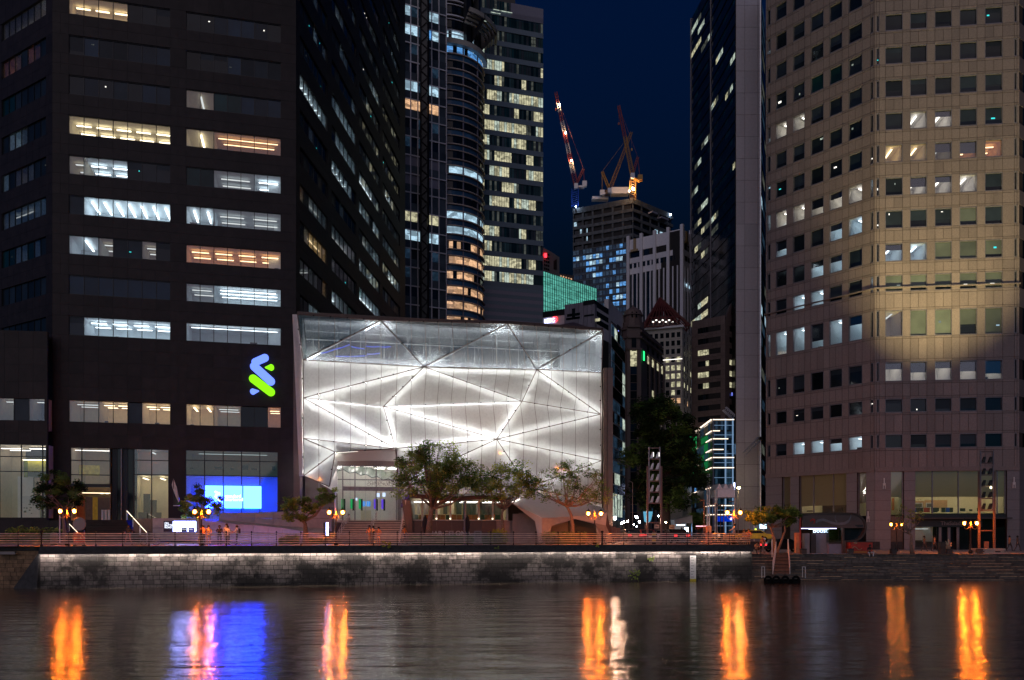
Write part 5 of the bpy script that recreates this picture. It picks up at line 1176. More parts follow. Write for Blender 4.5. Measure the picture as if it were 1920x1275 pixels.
# ---- tower under construction
random.seed(17)
pbr('rawconcrete', (.085, .09, .10), .9, var=.4, scale=.6)
Yc = 440; fl_ = Fac((PX(1074, 455), 455), (PX(1187, Yc), Yc)); f_r = Fac((PX(1187, Yc), Yc), (PX(1262, 463), 463))
uc = T('unfinished_tower', 'glass tower under construction with bare concrete top floors and floodlights', 'office building', (PX(1187, Yc), Yc, 0))
fh = 12.0*Yc/F; ztc = PZ(375, Yc); fhc = 15.5*Yc/F
BL = [(5, 4, 9), (5, 13, 17), (6, 4, 9), (7, 4, 7), (6, 12, 15), (5, 0, 2), (10, 13, 17), (12, 12, 17), (13, 15, 17), (15, 5, 8), (16, 4, 8), (8, 6, 9)]
for fac, nc in ((fl_, 18), (f_r, 14)):
    us = [fac.L*i/nc for i in range(nc+1)]
    for i in range(5):   # concrete floors
        z1 = ztc-fhc*i; uc.fb('concrete_band', 'rawconcrete', fac, 0, fac.L, z1-fhc*.38, z1, -.8, .1*(i % 2))
        for j in range(0, nc+1, 3): uc.fb('concrete_column', 'rawconcrete', fac, max(0, us[j]-.5), min(fac.L, us[j]+.5), z1-fhc, z1-fhc*.38, -.6, -.1)
        for j in range(nc):
            r_ = random.random(); uc.fb('opening', 'win_cool' if r_ < (.22 if fac is f_r else .14) and i in (1, 2, 3) else 'glass_dark', fac, us[j]+.05, us[j+1]-.05, z1-fhc, z1-fhc*.38, -1.2, -1.1)
    zs = [ztc-fhc*5-fh*i for i in range(30)]; zs = [z for z in zs if z > 40]
    def cc(i, j, fac=fac):
        if fac is fl_ and any(i == a-4 and b_ <= j < c_ for a, b_, c_ in BL): return 'win_blue' if random.random() < .6 else 'win_cool'
        if fac is f_r and i < 2 and random.random() < .5: return 'win_blue'
        if random.random() < .09: return 'win_blue'
        return random.choice(['glass_navy', 'glass_band_blue', 'win_dimblue', 'win_dimblue'])
    grid(uc, fac, zs, us, cc, .72, 'glass_navy', None, gap=.3, d=-.1)
    for i, z in enumerate(zs): uc.fb('slab_edge', 'glass_grey', fac, 0, fac.L, z-.25, z+.1, -.05, .1)
for fac in (fl_, f_r): uc.fb('roof_rail', 'rawconcrete', fac, 0, fac.L, ztc, ztc+1.2, -.3, 0)
uc.box('roof_shelter', 'whiteclad', (PX(1162, 452), 452, PZ(360, 452)), (9.5, 5, 3.4)); uc.box('roof_shelter', 'whiteclad', (PX(1125, 460), 460, PZ(373, 460)), (9, 4, 1.5))
for a, b_, z in ((1215, 1225, 398), (1232, 1246, 408)): uc.fb('loading_deck', 'greyclad', f_r, f_r.u(a), f_r.u(b_), f_r.z(a, z+3), f_r.z(a, z), 0, 3)
emis('flood_warm', (1, .62, .32), 300); emis('flood_cool', (.55, .75, 1), 160)
for px, py, mt in ((1187, 354, 'flood_warm'), (1180, 358, 'flood_warm'), (1257, 402, 'flood_cool'), (1247, 398, 'flood_cool'), (1080, 387, 'flood_cool')):
    Yf = 436 if px in (1187, 1180) else (461 if px > 1200 else 453); uc.box('floodlight', mt, P(px, py, Yf), (1.1 if px == 1187 else .5, .5, 1.1 if px == 1187 else .5), now=True); uc.box('floodlight_mast', 'frame', (PX(px, Yf), Yf+.5, (PZ(py, Yf)+ztc)/2-1), (.3, .3, abs(PZ(py, Yf)-ztc)+2))
body(uc, [fl_, f_r], 0, ztc-.3, 'granite_joint', depth=60, ins=1.3); uc.done()
# ---- luffing cranes
def lattice(m, a, b_, w, n, mi=0, r=.16, w2=None, mis=None):
    a, b_ = Vector(a), Vector(b_); d = (b_-a).normalized(); s1 = d.cross(Vector((0, 1, 0))).normalized(); s2 = d.cross(s1)
    w2 = w if w2 is None else w2; corners = [(-1, -1), (1, -1), (1, 1), (-1, 1)]
    def pt(i, c): f_ = i/n; ww = w+(w2-w)*f_; return a+(b_-a)*f_+(s1*c[0]+s2*c[1])*ww/2
    for i in range(n):
        mm_ = mis(i/n) if mis else mi
        for c in corners: m.tube([pt(i, c), pt(i+1, c)], r, 4, mm_, cap=False)
        for k_ in range(4): m.tube([pt(i, corners[k_]), pt(i+1, corners[(k_+1) % 4])], r*.6, 3, mm_, cap=False)
def crane(label, Y, base, top, tip, jib0, cat_mats, wA, counter, boom_mis=None, lights=()):
    t = T('tower_crane', label, 'crane', P(base[0], base[1], Y), 'luffing cranes on the unfinished tower')
    m = MB(); lattice(m, P(*base, Y), P(*top, Y), wA, 8); t.mb('mast', m, cat_mats[0])
    m = MB(); lattice(m, P(*jib0, Y), P(*tip, Y), wA*.58, 38, w2=wA*.36, r=.12, mis=boom_mis); t.mb('boom', m, cat_mats[1])
    (cx0, cy0), (ax, ay) = counter
    m = MB(); lattice(m, P(*jib0, Y), P(ax, ay, Y), 1.0, 7); m.tube([P(ax, ay, Y), P(cx0, cy0, Y)], .15, 4); m.tube([P(ax, ay, Y), P(*tip, Y)], .06, 3); t.mb('a_frame', m, cat_mats[2])
    m = MB(); c = P(cx0, cy0, Y); m.box(c, (2.4, 2.4, 2.8)); m.slab([P(jib0[0]-2, jib0[1]+1, Y-1), P(cx0, cy0+2, Y-1), P(cx0, cy0+5, Y-1), P(jib0[0]-2, jib0[1]+4, Y-1)], (0, 2.5, 0)); t.mb('counterweight', m, cat_mats[3])
    m = MB(); m.box(P(jib0[0], jib0[1]+2, Y-1.5), (2.0, 2, 2.6)); t.mb('cab', m, 'whiteclad')
    m = MB(); q = P(*tip, Y); m.tube([q, (q[0]+.1, q[1], q[2]-9)], .05, 3); m.box((q[0]+.1, q[1], q[2]-9.5), (.8, .8, 1.2)); t.mb('hoist_hook', m, cat_mats[2])
    for px, py in lights: t.box('boom_light', 'flood_warm', P(px, py, Y-1.4), (.5, .4, .5), now=True)
    t.done()
stripe = lambda f: 1 if int(f*9) % 2 else 0
crane('red and white striped luffing crane on a blue mast, boom pointing up left', 457, (1078, 388), (1078, 356), (1042, 173), (1080, 347), (['bluepaint'], ['cranered', 'whitepaint'], ['cranered'], ['whiteclad']), 3.6, ((1096, 345), (1094, 317)), stripe, ((1049, 196), (1060.5, 249), (1072, 301)))
crane('yellow luffing crane standing left on the roof, boom leaning up right', 455, (1141, 366), (1141, 358), (1184, 248), (1143, 356), (['craneyellow'], ['craneyellow'], ['craneyellow'], ['whiteclad']), 3.2, ((1129, 362), (1129, 322)))
crane('tall yellow and rust luffing crane at the roof corner, boom leaning up left', 436, (1186, 374), (1187, 336), (1160, 198), (1186, 328), (['craneyellow'], ['cranered', 'craneyellow'], ['cranered'], ['craneyellow']), 3.2, ((1200, 334), (1196, 295)), lambda f: 1 if f < .55 else 0)
# ---- white pinstriped tower
Y0 = 300; fw1 = Fac((PX(1178, Y0+12), Y0+12), (PX(1279, Y0), Y0)); fw2 = Fac((PX(1279, Y0), Y0), (PX(1296, Y0+6), Y0+6))
pt_ = T('pinstripe_tower', 'white tower of slender vertical fins with a gold angular emblem on its parapet', 'office building', (PX(1230, Y0+8), Y0+8, 0))
zt = PZ(425, Y0)
def zf(py): return PZ(py, Y0)
for fac, nc in ((fw1, 12), (fw2, 3)):
    pt_.fb('parapet', 'whiteclad', fac, 0, fac.L, zt-9.6*Y0/F*2.6*.62, zt, -1.5, 0) if False else None
    us = [fac.L*i/nc for i in range(nc+1)]
    pt_.fb('parapet_wall', 'whiteclad', fac, 0, fac.L, zt-5.2, zt-.6, -1.5, -.2)
    for j in range(0, nc, 3): pt_.fb('vent_slot', 'glass_dark', fac, us[j]+.8, us[min(nc, j+3)]-.4, zt-7.6, zt-5.2, -.6, -.5)
    pt_.fb('parapet_wall', 'whiteclad', fac, 0, fac.L, zt-9.6, zt-7.6, -1.5, -.15)
    for j in range(nc): pt_.fb('attic_window', 'glass_dark', fac, us[j]+.45, us[j+1]-.35, zt-11.4, zt-9.7, -.3, -.12)
    pt_.fb('parapet_wall', 'whiteclad', fac, 0, fac.L, zt-13.6, zt-9.62, -1.5, -.32)
    for j, u in enumerate(us): big = j % 3 == 0; pt_.fb('fin', 'whiteclad', fac, u-(.55 if big else .22), u+(.55 if big else .22), 0, zt+(.8 if big else -13.6), -.6, .45 if big else .15)
    for i in range(26):
        z1 = zt-13.7-i*2.9
        for j in range(nc):
            lit = (i == 2 and (j > 5 or fac is fw2)) or (i == 14 and (j < 11)); pt_.fb('window', 'win_cool' if lit else 'glass_dark', fac, us[j]+.22, us[j+1]-.22, z1-(1.2 if lit else 2.8), z1, -.45, -.4)
for fac, (a, b_) in ((fw1, (1183, 1196)), (fw2, (1283, 1289))):
    ua, ub_ = fac.u(a), fac.u(b_); w = ub_-ua
    pt_.fb('roof_emblem', 'gold', fac, ua+w*.42, ua+w*.72, zt-5.4, zt-.7, -.1, .5); pt_.fb('roof_emblem', 'gold', fac, ua, ua+w*.42, zt-5.4, zt-4.6, -.1, .5); pt_.fb('roof_emblem', 'gold', fac, ua+w*.72, ub_, zt-5.4, zt-4.6, -.1, .5)
body(pt_, [fw1, fw2], 0, zt-1, 'granite_joint', depth=25, ins=.8); pt_.done()
# ---- dark glass tower and the stone block in front of it
random.seed(23)
Y0 = 275; fd0 = Fac((PX(1295.5, Y0+16), Y0+16), (PX(1322, Y0+4), Y0-4)); fd1 = Fac((PX(1322, Y0+4), Y0-4), (PX(1384, Y0-30), Y0-32))
dg = T('dark_glass_tower', 'very tall nearly black glass tower with short rows of lit windows', 'office building', (PX(1330, Y0), Y0, 0))
fh = 25.2*265/F/1.05; zt = PZ(-60, 265); zs = [zt-fh*i for i in range(30)]
DL = {(3, 0): (0, 3), (4, 0): (0, 3), (8, 0): (0, 4), (7, 1): (1, 3)}
for fac, nc in ((fd0, 6), (fd1, 12)):
    us = [fac.L*i/nc for i in range(nc+1)]; runs2 = {}
    for i in range(30):
        a = random.randrange(0, nc-2); b_ = a+random.choice([2, 3, 5]) if random.random() < .45 else a
        for q in range(a, b_): runs2[(i, q)] = random.choice(['win_warm', 'win_white', 'win_dim'])
    grid(dg, fac, zs, us, lambda i, j: runs2.get((i, j), random.choice(['glass_dark', 'glass_dark', 'glass_teal'])), .5, 'glass_dark', None, gap=.15)
    dg.fb('edge_fin', 'frame_grey', fac, 0, .25, 0, zt, -.1, .3)
body(dg, [fd0, fd1], 0, zt, 'frame', depth=25); dg.done()
Y0 = 255; fb0 = Fac((PX(1297, Y0), Y0), (PX(1358, Y0-6), Y0-7)); fb1 = Fac((PX(1358, Y0-6), Y0-7), (PX(1388, Y0), Y0))
bs = T('brown_stone_block', 'brown stone block with ribbon windows at the foot of the dark glass tower', 'office building', (PX(1335, Y0), Y0, 0))
def z3(py): return PZ(py, Y0-4)
zs = [z3(612+21*i) for i in range(12)]; us = [fb0.u(1308+i*4.8) for i in range(10)]; LW = {2: (0, 6), 3: (3, 9), 4: (0, 9), 5: (2, 9)}
for fac, us_ in ((fb0, us), (fb1, [fb1.u(1368+i*4.5) for i in range(4)])):
    for i in range(len(zs)-1):
        z1 = zs[i]; z0 = z1-1.6
        for j in range(len(us_)-1):
            lit = (fac is fb0 and i in LW and LW[i][0] <= j < LW[i][1]) or (fac is fb1 and i in (3, 4, 5)); bs.fb('window', 'win_warm' if lit else 'glass_dark', fac, us_[j]+.05, us_[j+1]-.05, z0, z1, -.3, -.2)
        for k_ in range(2): 
            h = (z0-zs[i+1])/2
            for q in range(8): bs.fb('stone_panel', 'brownstone', fac, fac.L*q/8+.03, fac.L*(q+1)/8-.03, zs[i+1]+h*k_+.03, zs[i+1]+h*(k_+1)-.03, -.3, 0)
        bs.fb('pier', 'brownstone', fac, 0, us_[0], z0, z1, -.3, 0); bs.fb('pier', 'brownstone', fac, us_[-1], fac.L, z0, z1, -.3, 0)
for q in range(8):
    bs.fb('stone_panel', 'brownstone', fb0, fb0.L*q/8+.03, fb0.L*(q+1)/8-.03, zs[0]+.03, z3(596), -.3, 0)
m = MB(); m.slab([fb1.p(0, zs[0], 0), fb1.p(fb1.L, zs[0], 0), fb1.p(fb1.L, z3(515), 0), fb1.p(1, z3(596), 0)], (0, 3, 0)); bs.mb('sloping_shoulder', m, 'brownstone')
bs.fb('lit_sign', 'sign_blue', fb1, fb1.u(1372), fb1.u(1379), z3(742), z3(736), 0, .3, now=True)
body(bs, [fb0, fb1], 0, z3(598), 'granite_joint', depth=25, ins=.4); bs.done()
# ---- red pyramid tower
Y0 = 245; pr = T('pyramid_tower', 'pale stone tower under an open red steel pyramid', 'office building', (PX(1250, Y0), Y0, 0))
fp0 = Fac((PX(1206, Y0), Y0), (PX(1278, Y0-3), Y0-4)); fp1 = Fac((PX(1278, Y0-3), Y0-4), (PX(1299, Y0+6), Y0+8))
def z4(py): return PZ(py, Y0-2)
zs = [z4(625+i*15.4) for i in range(18)]
for fac, qs in ((fp0, (1210, 1220.4, 1230.8, 1241.2, 1251.6, 1262, 1272.4)), (fp1, (1283, 1289, 1295))):
    us = [fac.u(q) for q in qs]
    for i in range(17):
        z1 = zs[i]; z0 = z1-1.45
        for j, u in enumerate(us):
            w = 1.0 if fac is fp0 else .7; c = random.random(); lit = i in (4, 6, 8) and c < .65 or (i in (5, 7, 3) and c < .3); pr.fb('window', ('win_orange' if i == 8 else 'win_warm') if lit else 'glass_dark', fac, u-w/2, u+w/2, z0, z1, .0, .05)
        pr.fb('string_course', 'palestone', fac, 0, fac.L, z0-.45, z0-.3, 0, .12)
body(pr, [fp0, fp1], 0, z4(617), 'palestone', depth=16, ins=0)
pr.fb('cornice', 'whiteclad', fp0, -.5, fp0.L+.5, z4(617), z4(613.5), -1, .8)
pr.fb('cornice_light', 'led_dim', fp0, fp0.u(1236), fp0.L, z4(676), z4(675), .12, .2, now=True)
m = MB(); ap = Vector(P(1238, 559, Y0+8)); zb = z4(613); n_ = 9
cor = [Vector((PX(1203, Y0), Y0-2, zb)), Vector((PX(1288, Y0), Y0-4, zb)), Vector((PX(1276, Y0+18), Y0+18, zb)), Vector((PX(1205, Y0+18), Y0+18, zb))]
for k_ in range(4):
    a, b_ = cor[k_], cor[(k_+1) % 4]
    for i in range(n_): m.tube([a.lerp(b_, i/n_), ap], .17 if i else .38, 4)
    for s_ in (.0, .3, .55): m.tube([a.lerp(ap, s_), b_.lerp(ap, s_)], .2, 4)
pr.mb('steel_pyramid', m, 'redframe'); m = MB(); m.lathe([(6.5, zb), (6.5, zb+1.5), (4, zb+3.4), (2.2, zb+3.5), (2.2, zb+5.5)], (PX(1243, Y0+8), Y0+8, 0), 10); pr.mb('rooftop_drum', m, 'brownstone')
for i in range(7): pr.box('roof_light', 'led_dim', (PX(1224+i*6, Y0-1), Y0-1.5, zb+1.6+.5*(i % 2)), (.5, .2, .3), now=True)
pr.done()
# ---- domed stone building
Y0 = 200; dm = T('domed_building', 'ornate brown stone office building with a small round turret on its corner', 'office building', (PX(1185, Y0), Y0, 0))
fm0 = Fac((PX(1130, Y0+1), Y0+1), (PX(1176, Y0-5), Y0-5)); fm1 = Fac((PX(1176, Y0-5), Y0-5), (PX(1200, Y0-5), Y0-5)); fm2 = Fac((PX(1200, Y0-5), Y0-5), (PX(1246, Y0+10), Y0+14))
def z5(py): return PZ(py, Y0-4)
for fac, qs, top in ((fm0, (1137, 1151, 1162), 616), (fm1, (1188,), 612), (fm2, (1215, 1224, 1233, 1241), 620)):
    us = [fac.u(q) for q in qs]; w = 1.5
    for i, (py, h) in enumerate(((621, 10), (638, 11))):
        for u in us:
            if fac is not fm1: dm.fb('window', 'glass_dark', fac, u-w*.75, u+w*.6, z5(py+h), z5(py), 0, .06)
    z1 = z5(659)
    for i in range(22):
        for j, u in enumerate(us):
            lit = i == 0 and random.random() < .85 or random.random() < .05; dm.fb('window', 'win_warm' if lit else random.choice(['glass_navy', 'glass_dark', 'glass_dark']), fac, u-w/2, u+w/2, z1-1.9*(i+1)+.12, z1-1.9*i, 0, .05)
    for j, u in enumerate(us): dm.fb('pilaster', 'brownstone', fac, u+w*.62, u+w*1.15, 0, z5(656), 0, .35)
    for py in (656, 634, top+2): dm.fb('cornice', 'brownstone', fac, 0, fac.L, z5(py)-.25, z5(py)+.2, 0, .5)
    for r_ in range(6): dm.fb('stone_course', 'brownstone', fac, 0, fac.L, z5(660)+r_*.95, z5(660)+r_*.95+.9, -.2, .03) if fac is not fm1 else None
body(dm, [fm0, fm1, fm2], 0, z5(614), 'brownstone', depth=20, ins=0)
tx, ty = PX(1188, Y0-3), Y0-2.0
m = MB(); m.lathe([(2.6, z5(616)), (2.6, z5(603)), (2.2, z5(602)), (2.1, z5(590)), (2.5, z5(589)), (2.3, z5(586)), (2.0, z5(580)), (1.2, z5(575)), (.4, z5(572)), (.2, z5(568))], (tx, ty, 0), 12); dm.mb('turret', m, 'brownstone')
dm.box('window', 'glass_dark', (tx, ty-2.7, z5(620)), (.9, .12, 1.2), now=True)
for dx in (-.5, .5): dm.box('window', 'glass_dark', (tx+dx, ty-2.15, z5(590)), (.35, .2, 1.3), now=True)
dm.fb('tall_window', 'glass_dark', fm1, fm1.u(1184), fm1.u(1193), z5(660), z5(633), .05, .12)
emis('green_neon', (.02, .9, .2), 2.2); dm.fb('neon_sign', 'green_neon', fm2, fm2.u(1202), fm2.u(1203.4), z5(676), z5(659), .5, .7, now=True); dm.done()
# ---- glass block at the street, and the slab behind the pavilion's corner
sg = T('street_glass_block', 'dark glass street block with crowded reflections behind the pavilion corner', 'building', (PX(1150, 130), 132, 0))
f = Fac((PX(1147, 128), 128), (PX(1172, 140), 140)); random.seed(31)
for i in range(16):
    for j in range(5): c = random.random(); sg.fb('window', 'win_white' if c < .10 else 'win_dimblue' if c < .4 else 'glass_dark', f, f.L*j/5+.04, f.L*(j+1)/5-.04, 3+i*1.9, 4.75+i*1.9, -.1, 0)
    sg.fb('spandrel', 'greyclad', f, 0, f.L, 4.78+i*1.9, 4.88+i*1.9, -.1, .06)
for j in range(4): sg.fb('bright_shopfront', 'win_white', f, f.L*j/5+.1, f.L*(j+.6)/5, 3.6, 7.2, .06, .12)
body(sg, [f], 0, PZ(700, 128), 'granite_joint', depth=30); sg.done()
# ---- blue led outlined building
Y0 = 225; bl = T('blue_led_building', 'blue glass building outlined with white light lines beside the street', 'building', (PX(1330, Y0), Y0, 0))
fe = Fac((PX(1336, Y0), Y0), (PX(1376, Y0), Y0)); ff = Fac((PX(1303, 262), 285), (PX(1336, Y0), Y0))
emis('led_line', (1, .80, .62), 2.2); emis('led_pink', (1, .55, .6), 4); emis('led_blue', (.25, .55, 1), 2.2); emis('sign_violet', (.45, .4, 1), 2.6); emis('fascia_blue', (.0, .03, .5), .9); emis('led_faint', (.3, .5, .8), .5)
def z6(py): return PZ(py, Y0)
lv = [787, 808, 823, 843, 858, 877, 914, 948, 965]; ln = [(.0, 1), (0, .33), (0, .72), (0, .5), (0, 1), (0, 1), (-.05, .9), (0, 1.05), (0, 1.0)]
zl = [z6(q) for q in lv]+[0]
for i in range(len(zl)-1):
    for j in range(8): bl.fb('window', random.choice(['win_dimblue', 'glass_navy', 'glass_navy']), fe, fe.L*j/8+.05, fe.L*(j+1)/8-.05, zl[i+1]+.3, zl[i]-.2, -.1, 0)
    for j in range(9): bl.fb('window', random.choice(['win_dimblue', 'glass_navy', 'win_blue' if random.random() < .3 else 'glass_navy']), ff, ff.L*j/9+.1, ff.L*(j+1)/9-.1, zl[i+1]+.3, zl[i]-.2, -.1, 0)
    bl.fb('floor_rail', 'led_faint', fe, 0, fe.L, (zl[i]+zl[i+1])/2-.06, (zl[i]+zl[i+1])/2+.06, 0, .2, now=True)
    a, b_ = ln[i]; bl.fb('light_line', 'led_line', fe, fe.L*a, fe.L*b_, zl[i]-.10, zl[i]+.10, .2, .4, now=True)
    for s_ in ((.86, 1.0), (.1, .35) if i % 2 else (.3, .6)): bl.fb('light_line', 'led_line' if i else 'led_line', ff, ff.L*s_[0], ff.L*s_[1], zl[i]-.09, zl[i]+.09, .2, .4, now=True)
bl.fb('light_line', 'led_line', ff, 0, ff.L, z6(787)-.14, z6(787)+.16, .3, .5, now=True)
for u in (0, 3.3, fe.L-.5): bl.fb('vertical_fin', 'led_faint' if u else 'greyclad', fe, u, u+.35, 0, z6(785), 0, .3, now=True)
bl.fb('side_light', 'led_blue', fe, fe.L+.3, fe.L+.8, z6(852), z6(832), 0, .3, now=True); bl.fb('side_light', 'sign_white', fe, fe.L-.1, fe.L+.3, z6(925), z6(905), 0, .3, now=True)
bl.fb('fascia_sign', 'fascia_blue', fe, fe.L*.1, fe.L, z6(978), z6(968), .3, .6, now=True); text('lettering', 'ub', 'sign_white', fe.p(fe.L*.78, z6(975), .62), 1.3, bl.r, .01, 0)
for a, z0, z1, mt in ((.40, 944, 890, 'sign_violet'), (.30, 985, 950, 'led_line'), (.46, 850, 835, 'led_blue'), (.62, 880, 800, 'green_sign')): bl.fb('vertical_sign', mt, ff, ff.L*a, ff.L*a+1.6, z6(z0), z6(z1), .8, 2.6, now=True)
m = MB(); q = [P(1358, 766, Y0+6), P(1376, 783, Y0+6)]; lattice(m, q[0], q[1], 1.2, 6, r=.1); bl.mb('roof_gantry', m, 'whiteclad')
bl.box('rooftop_billboard_back', 'whiteclad', P(1308, 776, Y0+40), (7, .6, 4.5)); bl.box('billboard_post', 'frame', (PX(1308, Y0+40), Y0+40.5, 15), (.6, .6, 30))
body(bl, [ff, fe], 0, z6(786), 'frame', depth=30, ins=.3); bl.done()
# ================================================================ street lamps with twin lanterns
def make_lamp():
    t = T('street_lamp', 'x', 'street lamp', (0, 0, 0))
    m = MB(); m.lathe([(.20, 0), (.20, .25), (.13, .32), (.10, .9), (.06, 1.0), (.05, 2.2), (.07, 2.25), (.045, 2.3), (.04, 2.55)], (0, 0, 0), 10); t.mb('post', m, 'lampmetal', smooth=True)
    m = MB(); m.lathe([(.05, 2.5), (.08, 2.6), (.10, 2.72), (.06, 2.8), (.05, 2.95), (.07, 3.0), (.03, 3.12), (.005, 3.25)], (0, 0, 0), 10); t.mb('finial', m, 'lampbrass', smooth=True)
    for s in (-1, 1):
        m = MB(); m.tube([(s*(.04+.56*math.sin(math.pi/2*i/9)), 0, 2.62-.26*math.sin(math.pi*i/9)+.0*i) for i in range(10)], .024, 6)
        m.tube([(s*(.12+.10*math.cos(a)), 0, 2.58+.09*math.sin(a)) for a in [math.pi*1.6*i/8 for i in range(9)]], .014, 5); t.mb('arm', m, 'lampbrass', smooth=True)
        x = s*.60
        m = MB(); m.lathe([(.03, 2.60), (.10, 2.66), (.11, 2.70)], (x, 0, 0), 6); m.lathe([(.24, 3.12), (.20, 3.17), (.10, 3.27), (.04, 3.31), (.03, 3.38), (.005, 3.44)], (x, 0, 0), 6)
        for k in range(6): a = math.pi/3*k; m.tube([(x+.115*math.cos(a), .115*math.sin(a), 2.69), (x+.215*math.cos(a), .215*math.sin(a), 3.13)], .012, 4)
        t.mb('lantern_frame', m, 'lampmetal')
        m = MB(); vs = []; 
        for k in range(6): a = math.pi/3*k; vs += [(x+.11*math.cos(a), .11*math.sin(a), 2.70), (x+.205*math.cos(a), .205*math.sin(a), 3.12)]
        m.add(vs, [(2*k, 2*((k+1) % 6), 2*((k+1) % 6)+1, 2*k+1) for k in range(6)]); t.mb('lantern_glass', m, 'lantern_glass')
        m = MB(); m.lathe([(.02, 2.80), (.075, 2.84), (.10, 2.92), (.075, 3.0), (.02, 3.05)], (x, 0, 0), 8); t.mb('bulb', m, 'bulb', smooth=True)
    t.done(); return t.r
m, t, o = newmat('lantern_glass'); tr = N(t, 'ShaderNodeBsdfTransparent'); tr.inputs[0].default_value = (1, .86, .66, 1); em_ = N(t, 'ShaderNodeEmission'); em_.inputs[0].default_value = (1, .42, .10, 1); em_.inputs[1].default_value = 3
mx = N(t, 'ShaderNodeMixShader'); mx.inputs[0].default_value = .2; t.links.new(tr.outputs[0], mx.inputs[1]); t.links.new(em_.outputs[0], mx.inputs[2]); t.links.new(mx.outputs[0], o.inputs[0]); m.cycles.emission_sampling = 'NONE'
lamp = make_lamp()
LAMPS = [(126, 67.0, 0, 'twin lantern lamp at the far left in front of the dark leafy tree'), (378, 68.6, 0, 'twin lantern lamp beside the lit notice screen'), (630, 70.6, 0, 'twin lantern lamp at the left foot of the pale entrance stairs'),
         (1115, 75.2, 0, 'twin lantern lamp in front of the folded white canopy'), (1376, 77.2, 0, 'twin lantern lamp on the paving near the cargo bicycle'), (1820, 80.5, RZ, 'twin lantern lamp in front of the salad shop at the right'),
         (1681, 91.5, RZ, 'farther twin lantern lamp behind the bare little tree')]
for i, (px, Y, z, lab) in enumerate(LAMPS):
    o = lamp if i == 0 else copytree(lamp); o.location = (PX(px, Y), Y, z); o['label'] = lab; o['group'] = 'twin lantern street lamps'; o.scale = (.95,)*3 if px < 1200 else (1,)*3
    if px == 1681:      # this one burns much weaker than the others
        emis('bulb_dim', (1, .28, .03), 260)
        for ch in o.children:
            if ch.name.startswith('bulb'): ch.data = ch.data.copy(); ch.data.materials[0] = MATS['bulb_dim']
# ================================================================ trees
def leaves(centers, radii, n, size, mat, name, parent, seed=0, flat=.6):
    r = np.random.default_rng(seed); centers = np.array(centers); radii = np.array(radii); k = len(centers)
    idx = r.integers(0, k, n); d = r.normal(size=(n, 3)); d /= np.linalg.norm(d, axis=1)[:, None]; rad = r.random(n)**.45
    c = centers[idx]+d*(rad*radii[idx])[:, None]*np.array([1, 1, flat])
    a = r.normal(size=(n, 3)); a[:, 2] *= .5; a /= np.linalg.norm(a, axis=1)[:, None]; b = np.cross(a, r.normal(size=(n, 3))); b /= np.linalg.norm(b, axis=1)[:, None]
    s = size*r.uniform(.6, 1.3, n)[:, None]
    v = np.stack([c-a*s, c+b*s*.38, c+a*s, c-b*s*.38], 1).reshape(-1, 3)
    me = bpy.data.meshes.new(name); me.vertices.add(4*n); me.vertices.foreach_set('co', v.ravel()); me.loops.add(4*n); me.loops.foreach_set('vertex_index', np.arange(4*n)); me.polygons.add(n)
    me.polygons.foreach_set('loop_start', np.arange(0, 4*n, 4)); me.polygons.foreach_set('loop_total', np.full(n, 4)); me.materials.append(MATS[mat]); me.update(); me.validate()
    return link(name, me, parent)
